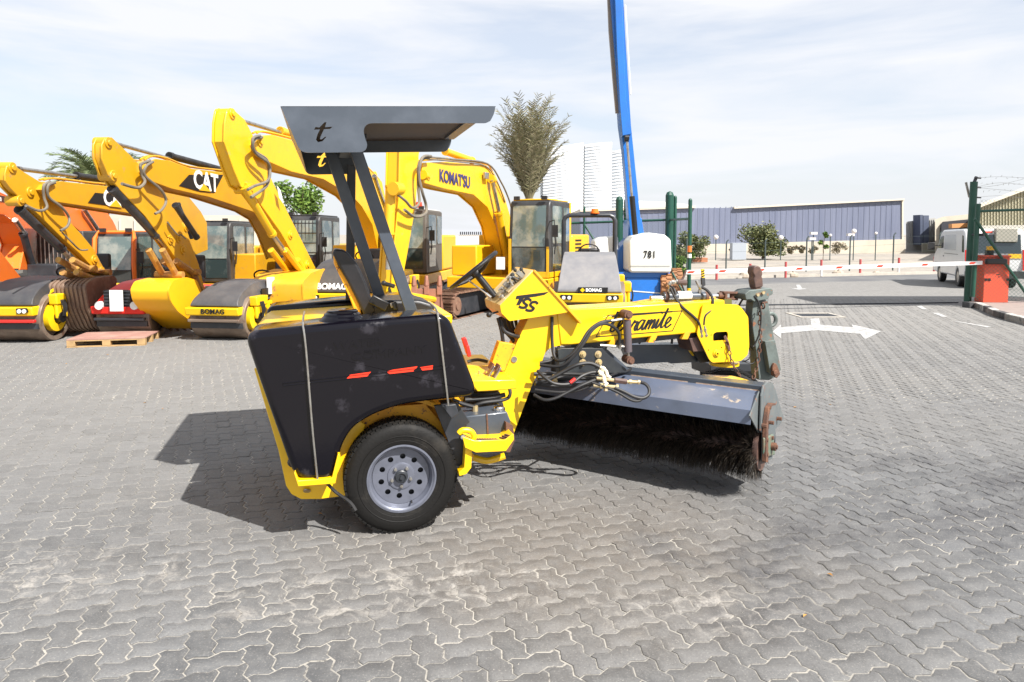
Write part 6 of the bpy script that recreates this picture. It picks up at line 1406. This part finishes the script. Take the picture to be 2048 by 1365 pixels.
mb = MB(); mb.bb((-.33, -.16, hgt - .22), (.17, -.04, hgt - .08)); mb.build('arm_hub', M_blackp, BT, bev=.04, seg=3)
mb = MB(); mb.bb((-.18, .1, hgt), (-.02, .2, hgt + .12)); mb.build('signal_base', M_blackp, BT)
mb = MB(); mb.bb((-.17, .1, hgt + .12), (-.0, .16, hgt + .22)); mb.build('signal_box', M_kom, BT)
A0 = BF.loc(at(1965, 526, pb0.y - .1)); A0.z -= 0; A1 = BF.loc(at(1372, 545, 15.6)); 
A0 = Vector((A0.x, A0.y, A0.z)); dA = (A1 - A0)
def armseg(name, t0, t1, w_, h_, m, par, off=0, shear=0):
    a, b = A0 + dA * t0, A0 + dA * t1; d = dA.normalized(); n = Vector((-d.y, d.x, 0)).normalized(); n = n if n.y < 0 else -n; up = Vector((0, 0, 1))
    V_ = []
    for s_ in (off, off - w_):
        V_ += [a + n * s_ - up * h_ / 2, b + n * s_ - up * h_ / 2, b + n * s_ + up * h_ / 2 + d * -shear, a + n * s_ + up * h_ / 2 + d * -shear]
    mb = MB(); mb.add(V_, [(0, 1, 2, 3), (4, 7, 6, 5), (0, 4, 5, 1), (1, 5, 6, 2), (2, 6, 7, 3), (3, 7, 4, 0)]); return mb.build(name, m, par)
ARm = armseg('barrier_arm', 0, 1, .05, .090, mat('arm_white', (.62, .62, .62), .4), BT, .0)
tx = lambda px: min(range(0, 1001), key=lambda k: abs((lambda p: 1024 + (p.x) / (p.y * cos(PITCH) - (p.z - CAMH) * sin(PITCH)) * FPX)(Vector(BF.o) + BF.u * (A0 + dA * k / 1000).x + BF.v * (A0 + dA * k / 1000).y + Vector((0, 0, (A0 + dA * k / 1000).z))) - px)) / 1000
for px in (1380, 1443, 1520, 1597, 1677, 1758, 1848, 1943):
    t_ = tx(px); armseg('red_patch', t_ - .010, t_ + .010, .004, .045, M_redst, ARm, .004, .05)

# ================================================================ WOODEN PALLET
M_wood = mat('pallet_wood', (.42, .27, .12), .8, 0, (.30, .19, .09), 6, bump=.2)
M_woodr = mat('pallet_top_red', (.30, .16, .13), .8, 0, (.38, .24, .19), 4)
pp = gnd(205, 694); PF = Frame((pp.x, pp.y, 0), radians(12))
PT = thing('wooden_pallet', 'low wooden pallet with dull red top lying before the rollers', 'pallet', PF.o, PF.yaw)
Wp, Dp = 1.15, .85
o0 = PF.loc(gnd(205, 694)); x0 = -.52
for i in range(9): mb = MB(); mb.bb((x0, .0 + i * Dp / 9, .115), (x0 + Wp, (i + .90) * Dp / 9, .135)); mb.build('top_board', M_woodr, PT, bev=.002)
for i in range(3):
    for j in range(3): mb = MB(); X_ = x0 + i * (Wp - .12) / 2; Y_ = j * (Dp - .1) / 2; mb.bb((X_, Y_, .018), (X_ + .12, Y_ + .1, .095)); mb.build('pallet_block', M_wood, PT, bev=.003)
for j in range(3): mb = MB(); Y_ = j * (Dp - .1) / 2; mb.bb((x0, Y_, .096), (x0 + Wp, Y_ + .1, .114)); mb.bb((x0, Y_, 0), (x0 + Wp, Y_ + .1, .017)); mb.build('stringer', M_wood, PT)

# ================================================================ WHITE VAN
vo = at(1927, 576, 23.4); VF = Frame((vo.x, vo.y, 0), radians(70))
VT = thing('van', 'white panel van with its rear doors towards us beyond the green gate post', 'van', VF.o, VF.yaw)
Wv = 1.70
M_van = mat('van_white', (.66, .66, .65), .3, 0, (.60, .60, .585), 2, coat=.4)
side = [(0, .42), (-.02, .95), (.06, 1.50), (.20, 1.92), (.40, 1.99), (3.2, 1.97), (3.55, 1.85), (4.10, 1.28), (4.55, 1.05), (4.70, .80), (4.70, .38), (3.95, .34), (3.90, .55), (3.70, .70), (3.5, .55), (3.45, .34), (1.20, .34), (1.15, .55), (.95, .70), (.75, .55), (.70, .36)]
mb = MB(); mb.prism(side, 0, -Wv); VB = mb.build('body', M_van, VT, bev=.06, seg=3)
M_vg = mat('van_glass', (.02, .028, .03), .06, spec=.9, coat=.5)
def sp(name, pts, m, par=VB, v=.004, t=.01): mb = MB(); mb.prism(rounded(pts, .05, 3), v, v - t); return mb.build(name, m, par, sharp=0)
sp('front_door_window', [(3.05, 1.30), (3.95, 1.28), (3.55, 1.72), (3.05, 1.76)], M_vg); sp('side_panel', [(1.2, 1.25), (2.9, 1.25), (2.9, 1.78), (1.25, 1.80)], mat('van_panel_grey', (.50, .52, .54), .25, coat=.5)); sp('rear_side_window', [(.12, 1.20), (.40, 1.20), (.42, 1.78), (.22, 1.76)], M_vg)
sp('sliding_rail', [(.9, 1.10), (2.9, 1.10), (2.9, 1.12), (.9, 1.12)], M_cab); sp('door_handle', [(2.95, .98), (3.08, .98), (3.08, 1.03), (2.95, 1.03)], M_cab)
def rr(name, a0, a1, z0_, z1_, m, u_=-.03, t=.02, par=VB, top=0): mb = MB(); mb.prismx(rounded([(-Wv * a0, z0_), (-Wv * a1, z0_), (-Wv * a1 , z1_), (-Wv * a0, z1_)], .04, 2), u_ - t, u_ , vz2=None); return mb.build(name, m, par)
def lean(name, a0, a1, z0_, z1_, m):       # on the sloping upper rear
    f = lambda z_: (-.02 + (z_ - .95) * .14) if z_ < 1.5 else (.06 + (z_ - 1.5) * .33)
    P = [(f(z_) - .03, -Wv * a, z_) for a, z_ in ((a0, z0_), (a1, z0_), (a1, z1_), (a0, z1_))]; Q = [(p[0] + .04, p[1], p[2]) for p in P]
    mb = MB(); mb.add(P + Q, [(0, 1, 2, 3), (7, 6, 5, 4), (0, 4, 5, 1), (1, 5, 6, 2), (2, 6, 7, 3), (3, 7, 4, 0)]); return mb.build(name, m, VB)
lean('rear_window', .07, .93, 1.18, 1.80, M_vg); lean('tail_light', .0, .045, .82, 1.28, mat('tail_red', (.55, .015, .01), .25)); lean('tail_light', .955, 1.0, .62, 1.30, mat('tail_red', (.55, .015, .01), .25))
lean('brake_lamp', .33, .47, 1.86, 1.91, M_redst); lean('yellow_sticker', .72, .93, 1.02, 1.16, M_kom); 
rr('number_recess', .28, .60, .82, 1.05, M_vg, -.01); rr('bumper', .0, 1.0, .36, .60, M_cab, -.05, .12); rr('yellow_plate', .22, .38, .62, .70, M_kom, -.06, .02)
mb = MB(); mb.bb((-.02, -Wv * .50, 1.55), (.24, -Wv * .86, 2.0)); mb.build('roof_box', mat('beige_box', (.38, .36, .30), .6), VT, bev=.02)
mb = MB(); mb.cyl((3.95, .0, 1.38), (4.02, .14, 1.38), .02, 6); mb.bb((3.92, .12, 1.22), (4.02, .34, 1.50)); mb.build('mirror', M_cab, VT, bev=.03)
for u_ in (.95, 3.70):
    for v_ in (-.02, -Wv + .02):
        mb = MB(); s_ = 1 if v_ > -.5 else -1; mb.lathe([(.20, 0), (.31, .0), (.33, -.03 * s_), (.33, -.17 * s_), (.31, -.2 * s_)], (u_, v_, .33), (0, 1, 0), 26); w_ = mb.build('wheel', M_black, VT); mb = MB(); mb.cyl((u_, v_ - .01 * s_, .33), (u_, v_ - .05 * s_, .33), .20, 20); mb.build('hubcap', M_steel, w_)
# ================================================================ FAR SIDE: warehouse, walls, towers, lot
def ribwall(n, N, L, b):
    g = N.new('ShaderNodeNewGeometry'); m = N.new('ShaderNodeMapping'); m.inputs['Scale'].default_value = (1, 1, .04); L.new(g.outputs['Position'], m.inputs['Vector'])
    f = noise(N, L, m.outputs[0], 3.0, 5, .6)
    c = mixc(N, L, mrange(N, L, f, .35, .68), (.125, .143, .21), (.165, .183, .255)); L.new(c, b.inputs['Base Color']); b.inputs['Roughness'].default_value = .5
M_wh = worldmat('faded_blue_cladding', ribwall)
M_cream = mat('cream_wall', (.52, .47, .38), .85, 0, (.45, .40, .33), .5, .4, .6)
M_trim = mat('warehouse_trim', (.58, .52, .42), .7)
def wallpts(a, b): return Vector((a.x, a.y, 0)), Vector((b.x, b.y, 0))
Yw = 70
WT = thing('warehouse', 'long faded blue corrugated warehouse on a cream wall across the sand lot', 'warehouse', (at(1500, 500, Yw).x, Yw, 0)); wo = WT.location
def wp(px, py, Y=Yw): p = at(px, py, Y) - wo; return (p.x, p.z)
def wprism(name, pts, y0, y1, m, par, **kw): mb = MB(); mb.prism(pts, y0, y1); return mb.build(name, m, par, sharp=0, **kw)
wprism('cladding', [wp(1160, 497), wp(1160, 424), wp(1390, 417), wp(1470, 416), wp(1805, 400), wp(1805, 482)], 0, 30, M_wh, WT)
x0_, x1_ = wp(1160, 0)[0], wp(1805, 0)[0]; n = int((x1_ - x0_) / .55)
for i in range(n):
    x = x0_ + (x1_ - x0_) * (i + .5) / n; px_ = 1160 + (1805 - 1160) * (i + .5) / n
    zt = wp(0, 424 - 7 * (px_ - 1160) / 230 if px_ < 1390 else 417 - 17 * (px_ - 1390) / 415)[1]; zb_ = wp(0, 497 - 15 * (px_ - 1160) / 645)[1]
    mb = MB(); mb.bb((x - .05, -.025, zb_), (x + .05, -.001, zt)); mb.build('cladding_rib', M_wh, WT, sharp=0)
wprism('roof_edge', [wp(1160, 424), wp(1160, 419), wp(1390, 412), wp(1390, 416.5)], -.3, 30, M_trim, WT); wprism('roof_edge', [wp(1467, 418), wp(1467, 414.5), wp(1806, 398), wp(1806, 401)], -.3, 30, M_trim, WT)
wprism('base_wall', [wp(1160, 520), wp(1160, 495), wp(1806, 479), wp(1806, 520)], -.4, 1, M_cream, WT)
wprism('corner_trim', [wp(1803, 482), wp(1803, 401), wp(1806, 401), wp(1806, 482)], -.12, 0, M_trim, WT)
def building(name, label, pts, Y, depth, m, cat='building'):
    c = at(pts[0][0], 500, Y); T = thing(name, label, cat, (c.x, Y, 0)); P = [(at(a, b, Y).x - c.x, at(a, b, Y).z) for a, b in pts]
    k_ = 1 + (depth / Y if pts[0][0] > 1024 else 0); P2 = [((x + c.x) * k_ - c.x, z_) for x, z_ in P]; mb = MB(); mb.prism(P, 0, depth, P2); mb.build('wall', m, T, sharp=0); return T, (lambda a, b, dy=0: (at(a, b, Y).x - c.x, at(a, b, Y).z))
M_greyb = mat('grey_cladding', (.36, .355, .34), .7, 0, (.30, .30, .29), 1.5)
T, f = building('shed', 'small grey shed with dark blue vertical tanks right of the blue warehouse', [(1812, 520), (1812, 444), (1871, 436), (1871, 520)], 74, 14, M_greyb)
for a, b, t in ((1824, 1829, 431), (1830, 1841, 432)): mb = MB(); mb.prism([f(a, 490), f(a, t), f(b, t), f(b, 490)], -1.5, -.2); mb.build('tank', mat('tank_navy', (.07, .085, .13), .5), T)
mb = MB(); mb.prism([f(1812, 520), f(1812, 486), f(1940, 484), f(1940, 520)], -3, -2.8); mb.build('yard_screen', mat('screen_olive', (.26, .25, .20), .9), T)
for i in range(14): mb = MB(); a = 1814 + i * 4.1; mb.prism([f(a, 486), f(a, 446 - i * .5), f(a + .9, 446 - i * .5), f(a + .9, 486)], -.1, -.002); mb.build('cladding_rib', M_greyb, T)
T, f = building('open_shed', 'cream open fronted shed with painted dark interior behind the white van', [(1870, 520), (1870, 440), (1885, 434), (1990, 424), (1990, 520)], 66, 16, M_cream)
mb = MB(); mb.prism([f(1879, 500), f(1879, 450), f(1884, 444), (f(1990, 434)), f(1990, 500)], -.3, -.1); mb.build('opening_shade_slab', mat('shed_shade', (.035, .035, .045), .8), T)  # dark slab on the wall paints the shade of the open front
mb = MB(); mb.prism([f(1884, 457), f(1884, 449), f(1940, 446), f(1940, 454)], -1.5, -1.0); mb.build('crane_beam', mat('crane_orange', (.55, .26, .10), .6), T)
T, f = building('gabled_warehouse', 'pale beige gabled warehouse behind the right chain link fence', [(1938, 520), (1938, 430), (1952, 412), (2048, 376), (2110, 352), (2260, 400), (2260, 520)], 48, 25, mat('beige_cladding', (.40, .37, .26), .7, 0, (.35, .33, .24), 1.2))
mb = MB(); mb.prism([f(1938, 520), f(1938, 452), f(2260, 448), f(2260, 520)], -.3, -.05); mb.build('lower_wall', mat('beige_lower', (.44, .42, .37), .8), T)
mb = MB(); mb.prism([f(1936, 433), f(1952, 411), f(2048, 375), f(2110, 351), f(2110, 354), f(2048, 379), f(1953, 415), f(1939, 433)], -.5, 0); mb.build('roof_verge', M_trim, T)
for i in range(30): mb = MB(); a = 1945 + i * 6; mb.prism([f(a, 452), f(a, max(360, 412 - (a - 1952) * .37) + 6), f(a + 1, max(360, 412 - (a - 1952) * .37) + 6), f(a + 1, 452)], -.08, -.002); mb.build('cladding_rib', MATS['beige_cladding'], T)
T, f = building('boundary_wall', 'long cream wall behind the parked excavators', [(-200, 560), (-200, 436), (250, 430), (560, 432), (560, 520)], 42, 10, M_cream, 'wall')
for a in range(-180, 560, 30): mb = MB(); mb.prism([f(a, 540), f(a, 438), f(a + 2, 438), f(a + 2, 540)], -.12, -.002); mb.build('wall_pilaster', M_trim, T)
T, f = building('boundary_wall', 'low pale wall between the grey brown cab and the bright yellow cab', [(780, 560), (780, 468), (1160, 478), (1160, 560)], 36, .4, mat('pale_wall', (.58, .56, .52), .8), 'wall')
for i in range(16): mb = MB(); a = 920 + i * 4; mb.prism([f(a, 470), f(a, 464), f(a + 2, 464), f(a + 2, 470)], -.05, .1); mb.build('wall_tooth', M_gdark, T)
# towers
M_tw = mat('tower_haze_white', (.78, .78, .78), .6); M_tg = mat('tower_haze_glass', (.56, .60, .64), .4)  # tower colours paled towards the sky in place of haze
def tower(label, x0, x1, yt0, yt1, Y, floors, curve):
    c = at((x0 + x1) / 2, 470, Y); T = thing('tower', label, 'tower', (c.x, Y, 0)); Z = CAMH
    xa, xb = at(x0, 470, Y).x - c.x, at(x1, 470, Y).x - c.x; za, zb_ = at(x0, yt0, Y).z, at(x1, yt1, Y).z
    n = 14
    def ol(s_, e): return [(xa + (xb - xa) * i / n, -curve * sin(pi * i / n) - e) for i in range(n + 1)] + [(xb, 40), (xa, 40)]
    def solid(mb, e, f0, f1):
        o_ = ol(0, e); m = len(o_); V_ = []
        for ff in (f0, f1):
            for i, (x, y) in enumerate(o_): t = (x - xa) / (xb - xa); V_.append((x, y, (za + (zb_ - za) * t) * ff))
        mb.add(V_, [tuple(range(m))[::-1], tuple(range(m, 2 * m))] + [(i, (i + 1) % m, m + (i + 1) % m, m + i) for i in range(m)])
    mb = MB(); solid(mb, 0, 0, .985); mb.build('glazing', M_tg, T, sharp=0)
    for k in range(floors): mb = MB(); solid(mb, .35, (k + .1) / floors, (k + .52) / floors); mb.build('floor_band', M_tw, T, sharp=0)
    mb = MB(); solid(mb, .5, .985, 1.0); mb.build('crown_band', M_tw, T, sharp=0)
    return T
tower('pale curved tower with horizontal bands, right behind the palm', 1086, 1166, 302, 286, 420, 30, 3)
tower('pale curved tower with flat slanting top, middle one of the three behind the blue mast', 1168, 1222, 290, 285, 425, 30, 2)
tower('faint lower tower with slanting top just left of the blue mast', 1222, 1262, 303, 298, 460, 28, 2)
far_w = building('far_block', 'faint low white block on the horizon right of the blue mast', [(1262, 480), (1262, 402), (1330, 404), (1380, 410), (1380, 480)], 180, 10, mat('far_white', (.70, .70, .70), .8))

# ---- leafy things
def leafm(name, c1, c2, c3=None):
    def f(n, N, L, b):
        g = N.new('ShaderNodeNewGeometry'); c = mixc(N, L, g.outputs['Random Per Island'], c1, c2); L.new(c, b.inputs['Base Color']); b.inputs['Roughness'].default_value = .6
        b.inputs['Subsurface Weight'].default_value = 0
    return worldmat(name, f)
M_leaf = leafm('bright_leaf', (.05, .11, .012), (.15, .24, .03)); M_bush = leafm('dusty_leaf', (.055, .075, .022), (.15, .155, .055)); M_dry = leafm('dry_leaf', (.13, .10, .06), (.22, .19, .11))
M_bark = mat('bark', (.13, .10, .07), .9, 0, (.20, .16, .12), 8)
def tree(label, px, pybase, pytop, wpx, Y, n, leaf, m, seed=1, name='tree', cat='tree', group=None, trunk=True, lobes=9, zbase=0, squat=False):
    r_ = random.Random(seed); c = at(px, 480, Y); T = thing(name, label, cat, (c.x, Y, 0), 0, group); top = at(px, pytop, Y).z; bot = max(zbase, at(px, pybase, Y).z); W = wpx / FPX * Y; H = top - bot
    if trunk:
        mb = MB(); base = Vector((0, 0, 0)); h0 = bot + H * .35
        mb.tube([base, Vector((.04 * W, 0, h0 * .5)), Vector((0, .02 * W, h0))], [W * .035, W * .028, W * .018], 7)
        for i in range(6): a = r_.uniform(0, 2 * pi); mb.tube([(0, 0, h0 * r_.uniform(.3, .9)), (cos(a) * W * .15, sin(a) * W * .15, h0 + H * .15), (cos(a) * W * .32, sin(a) * W * .3, h0 + H * r_.uniform(.25, .5))], [W * .014, W * .01, W * .004], 5)
        mb.build('trunk', M_bark, T)
    L_ = [(Vector((r_.uniform(-.34, .34) * W, r_.uniform(-.34, .34) * W, bot + H * r_.uniform(.10 if squat else .22, .80))), W * r_.uniform(.13, .24)) for _ in range(lobes)]
    V_ = []; F_ = []
    for i in range(n):
        c_, rad = r_.choice(L_); d = Vector((r_.gauss(0, 1), r_.gauss(0, 1), r_.gauss(0, .85))).normalized(); p = c_ + d * rad * (r_.random() ** .45) * 1.15
        if p.z < bot * .9 + .02: continue
        a = Vector((r_.gauss(0, 1), r_.gauss(0, 1), r_.gauss(0, .6))).normalized() * leaf; b_ = a.cross(Vector((r_.gauss(0, 1), r_.gauss(0, 1), r_.gauss(0, 1)))).normalized() * leaf * .45
        k = len(V_); V_ += [tuple(p - a), tuple(p + b_), tuple(p + a), tuple(p - b_)]; F_.append((k, k + 1, k + 2, k + 3))
    me = bpy.data.meshes.new('crown'); me.from_pydata(V_, [], F_); me.update(); me.materials.append(m); o = bpy.data.objects.new('crown', me); COL.objects.link(o); o.parent = T
    return T
tree('bright green leafy tree behind the tallest yellow digger arm, left of the canopy', 600, 470, 355, 98, 30, 2600, .10, M_leaf, 3)
tree('wide dusty green tree in front of the blue warehouse', 1526, 512, 448, 84, 52, 5200, .12, M_bush, 4, lobes=20, squat=True)
tree('dark dusty bush against the warehouse seen through the green fence', 1384, 520, 462, 56, 45, 3400, .10, M_bush, 5, lobes=14, squat=True)
tree('small bright green sapling before the blue warehouse', 1647, 508, 456, 20, 50, 500, .09, M_leaf, 6, lobes=5)
for i, (px, t, w_, lab) in enumerate(((1580, 490, 24, 'low dry shrub just right of the wide dusty tree'), (1604, 490, 20, 'low dry shrub left of the bright sapling'), (1630, 488, 20, 'low dry shrub directly below the bright sapling'), (1680, 484, 34, 'taller dry shrub right of the bright sapling'), (1469, 492, 18, 'thin dry shrub left of the wide dusty tree'))):
    tree(lab, px, 509, t, w_, 51, 420, .09, M_dry, 10 + i, 'dry_shrub', 'shrub', 'dry shrubs along the warehouse wall', False, 6)
tree('yellow green leafy shrub beside the green fence post behind the boom lift', 1364, 560, 492, 44, 22.5, 2200, .055, M_leaf, 7, 'shrub', 'shrub', None, False, 9, 0)

# ---- palms
def palm(label, px, pycrown, Y, nf, Lf, spread, up, m_, seed, drop=.5, name='palm_tree', leaflet=.34, trunk_r=.22):
    r_ = random.Random(seed); c = at(px, 470, Y); T = thing(name, label, 'palm tree', (c.x, Y, 0)); h = at(px, pycrown, Y).z
    mb = MB(); mb.tube([(0, 0, 0), (.03, 0, h * .5), (0, 0, h)], [trunk_r * 1.1, trunk_r, trunk_r * .9], 12)
    for i in range(40): a = i * 2.4; z_ = h * (.2 + .78 * i / 40); mb.box((cos(a) * trunk_r, sin(a) * trunk_r, z_), (.09, .12, .16), rz=a, ry=.5)
    mb.build('trunk', M_bark, T)
    for i in range(nf):
        az = i * 2.399 + r_.uniform(-.2, .2); t_ = (i + .5) / nf; el = up[0] + (up[1] - up[0]) * t_ + r_.uniform(-.06, .06); L_ = Lf * r_.uniform(.75, 1.08) * (.62 + .38 * min(1, t_ * 1.6) if Lf > 3 else 1)
        hd = Vector((cos(az), sin(az), 0)); p = Vector((0, 0, h - .1)) + hd * .08; pts = [p]; e = el; n = 12
        for k in range(n): e -= drop * (k / n) ** 1.3 * spread / n * 3.0; p = p + (hd * cos(e) + Vector((0, 0, sin(e)))) * L_ / n; pts.append(p)
        mb = MB(); mb.tube(pts, [.022 * (1 - .85 * k / n) for k in range(n + 1)], 4)
        V_ = []; F_ = []
        for k in range(3, n + 1):
            t0 = (pts[k] - pts[k - 1]).normalized(); sd_ = t0.cross(Vector((0, 0, 1))); sd_ = sd_.normalized() if sd_.length > .1 else hd.cross(Vector((0, 0, 1))).normalized(); upv = sd_.cross(t0)
            for j in range(4):
                b_ = pts[k - 1].lerp(pts[k], j / 4); ll = leaflet * (1 - .5 * abs(k / n - .5)) * r_.uniform(.7, 1.1)
                for s_ in (-1, 1):
                    d = (t0 * .75 + sd_ * s_ * .8 + upv * r_.uniform(-.1, .45) + Vector((r_.gauss(0, .15), r_.gauss(0, .15), r_.gauss(0, .15)))).normalized(); w_ = t0 * .016
                    q_ = len(V_); V_ += [b_ - w_, b_ + w_, b_ + d * ll * .6 + w_ * .6 + Vector((0, 0, -.01)), b_ + d * ll + Vector((0, 0, -.05))]; F_.append((q_, q_ + 1, q_ + 2, q_ + 3))
        mb.add(V_, F_)
        me = bpy.data.meshes.new('frond'); me.from_pydata(mb.v, [], mb.f); me.update(); me.materials.append(m_); o = bpy.data.objects.new('frond', me); COL.objects.link(o); o.parent = T
M_pf = leafm('palm_frond_dry', (.13, .13, .055), (.27, .235, .15)); M_pg = leafm('palm_frond_green', (.07, .11, .035), (.17, .20, .09))
palm('tied up dusty palm with upright drooping fronds behind the bright yellow cab', 1058, 398, 28, 110, 4.0, .44, (1.16, 1.60), M_pf, 2, 1.15, leaflet=.42)
palm('green palm behind the leftmost digger arms', 200, 358, 26, 44, 1.75, 1.0, (.1, 1.2), M_pg, 3, .8, leaflet=.40)
tree('dry brown palm skirt below the green palm crown', 232, 440, 372, 60, 26.3, 900, .14, M_dry, 31, 'dead_fronds', 'palm tree', None, False, 6)

# ---- sand lot furniture
M_post = mat('lot_post', (.05, .07, .07), .6); M_bollw = mat('bollard_white', (.6, .57, .55), .6); M_bollr = mat('bollard_red', (.42, .07, .07), .6)
zz = lambda py, Y: at(1500, py, Y).z
prev = None
LFt = thing('wire_fence', 'thin dark posts with wires across the sand lot', 'fence', (at(1600, 500, 34).x, 34, 0)); lo_ = LFt.location
pp_ = [(1374, 478, 32), (1453, 482, 33), (1531, 480, 33.5), (1614, 475, 34), (1701, 472, 34.5), (1788, 468, 35), (1880, 466, 36)]
for px, py, Y in pp_:
    c = at(px, py, Y) - lo_; mb = MB(); mb.cyl((c.x, c.y, 0), (c.x, c.y, c.z - .12), .035, 7); mb.tube([(c.x, c.y, c.z - .14), (c.x + .01, c.y, c.z - .05), (c.x + .10, c.y, c.z + .05)], .03, 6); mb.build('fence_post', M_post, LFt)
mb = MB()
for k in range(4):
    mb.tube([Vector(((at(px, py, Y) - lo_).x, Y - 34, (at(px, py, Y)).z - .15 - k * .38)) for px, py, Y in pp_], .006, 4)
o = mb.build('fence_wire', M_post, LFt, sharp=0); o['kind'] = 'stuff'
for i, (px, py0, py1) in enumerate(((1433, 530, 560), (1500, 528, 558), (1571, 524, 556), (1642, 520, 553), (1720, 519, 551), (1797, 516, 549), (1868, 514, 547))):
    g_ = RE(0, 3.6); Y = (1.8 / tan(PITCH + math.atan((py1 - PCY) / FPX))); c = at(px, py1, Y); T = thing('marker_post', ['leftmost', 'second', 'third', 'fourth', 'fifth', 'sixth', 'rightmost'][i] + ' of the slim red and white marker posts along the far road edge', 'marker post', (c.x, Y, 0), 0, 'red and white marker posts'); h = at(px, py0, Y).z
    mb = MB(); mb.cyl((0, 0, 0), (0, 0, h * .62), .05, 8); mb.build('post_base', M_bollw if i % 2 else M_bollr, T); mb = MB(); mb.cyl((0, 0, h * .62), (0, 0, h), .05, 8); mb.build('post_top', M_bollr, T)
M_rock = mat('sand_rock', (.40, .34, .27), .95, 0, (.30, .25, .19), 5, bump=.4, bscale=8)
for i, (px, py, w_, lab) in enumerate(((1490, 556, 26, 'pale flat rock behind the brown coupler'), (1585, 554, 24, 'pale rock between the second and third marker posts'), (1676, 551, 24, 'tan rock, roundest one, between the fourth and fifth marker posts'), (1752, 549, 16, 'small pale rock between the fifth and sixth marker posts'))):
    c = gnd(px, py, 0); r_ = random.Random(i); mb = MB(); R_ = w_ / FPX * c.y / 2; mb.ball((0, 0, R_ * .35), R_, 9, 6, (1, .8, .75)); mb.v = [(x * (1 + r_.uniform(-.16, .16)), y, max(-.05, z_ * (1 + r_.uniform(-.2, .2)))) for x, y, z_ in mb.v]
    o = mb.build('rock', M_rock, None, sharp=20); o.location = (c.x, c.y, -.05); tag(o, lab, 'rock', 'rocks along the road')
def lamp(label, px, py, Y, r_=.22, kind=0, foot=0):
    c = at(px, py, Y); T = thing('wall_lamp', label, 'lamp', (c.x, Y, 0), 0, 'round white lamps before the warehouse'); mb = MB(); mb.cyl((0, 0, 0), (0, 0, c.z - r_ * .7), .035, 6); mb.build('pole', M_post, T)
    mb = MB()
    if kind: mb.box((0, 0, c.z), (r_ * 2.6, .3, r_))
    else: mb.ball((0, 0, c.z), r_, 12, 8)
    mb.build('globe', M_bollw, T)
for px, py, k, lab in ((1432, 475, 0, 'round white lamp left of the wide dusty tree'), (1562, 476, 0, 'round white lamp at the right edge of the dusty tree crown'), (1627, 467, 1, 'boxy white lamp above the dry shrubs, upper one of the pair left of the sapling'), (1624, 478, 1, 'low flat white lamp, lower one of the pair left of the sapling'), (1701, 470, 1, 'boxy white lamp on the dark lot post'), (1708, 463, 0, 'round white lamp, highest one right of the sapling'), (1752, 467, 0, 'small round lamp near the right end of the warehouse'), (1661, 471, 0, 'small round lamp just right of the sapling')):
    lamp(lab, px, py, 49, .10 if px in (1752, 1661) else .17, k)
mb = MB(); c = gnd(1391, 519); mb.box((0, 0, .14), (1.4, .8, .28)); o = mb.build('brick_stack', mat('stack_terracotta', (.40, .16, .08), .8), None); o.location = (at(1391, 500, 46).x, 46, 0); tag(o, 'low terracotta block stack at the foot of the dusty bush', 'brick stack')
mb = MB(); mb.bb((-.5, -.3, 0), (.5, .3, 1.2)); o = mb.build('utility_cabinet', mat('cabinet_grey', (.33, .36, .40), .5), None, bev=.02); o.location = (at(1476, 500, 50).x, 50, 0); tag(o, 'grey upright cabinet by the warehouse wall left of the tree', 'cabinet')
# dusty litter on the yard
M_leafy = mat('dry_leaf_litter', (.40, .20, .05), .8)
for i, (px, py) in enumerate(((1590, 815), (1500, 770), (1660, 810), (1610, 1232), (1660, 1150), (215, 710), (133, 728), (640, 1028), (290, 806), (325, 818))):
    c = gnd(px, py, .004); mb = MB(); k = .020; mb.add([(-k, 0, 0), (0, -k * .4, .006), (k, 0, .002), (0, k * .4, .008)], [(0, 1, 2), (0, 2, 3)]); o = mb.build('dry_leaf', M_leafy, None, sharp=0); o.location = c; o.rotation_euler = (0, 0, i * 1.3)
    tag(o, ['small curled leaf on the pavers right of the broom end plate', 'tiny pale leaf on the pavers behind the tow bar', 'dry leaf farthest right beyond the broom', 'orange scrap on the pavers in the lower right foreground', 'orange brown leaf on the pavers at the right, below the dark oil smear', 'thin rust coloured scrap just in front of the pallet', 'rust coloured scrap left of the pallet front', 'small leaf in the shade beside the big tyre', 'dark twig on the pavers above the canopy shadow', 'lower dark twig on the pavers above the canopy shadow'][i], 'leaf', 'dry leaves scattered on the pavers')
rs2 = random.Random(9); V = []; Fq = []
for i in range(120):
    px, py = rs2.uniform(0, 2048), 760 + 605 * rs2.random() ** .8; c = gnd(px, py, .003); k = rs2.uniform(.002, .005)
    n = len(V); V += [(c.x + k * cos(a), c.y + k * sin(a), c.z - .002) for a in (0, 2.1, 4.2)] + [(c.x, c.y, c.z + k * .8)]; Fq += [(n, n + 1, n + 3), (n + 1, n + 2, n + 3), (n + 2, n, n + 3)]
me = bpy.data.meshes.new('grit'); me.from_pydata(V, [], Fq); me.update(); me.materials.append(mat('grit_stone', (.30, .28, .25), .9)); o = bpy.data.objects.new('grit', me); COL.objects.link(o); tag(o, 'pale grit and small stones scattered on the pavers', 'grit', None, 'stuff')
# unseen canopy of guessed form, added off to the right to cast gate shade
EC = thing('unseen_shade_canopy', 'high flat unseen canopy added beyond the right edge to cast shade', 'canopy', (17.0, 14.0, 0))
mb = MB(); mb.bb((-3.6, -1.4, 8.0), (3.0, 1.0, 8.4)); mb.build('roof_slab', M_lw, EC)
for x_ in (-.5, 2.6): mb = MB(); mb.cyl((x_, -.2, 0), (x_, -.2, 8.0), .15, 12); mb.build('column', M_lw, EC)
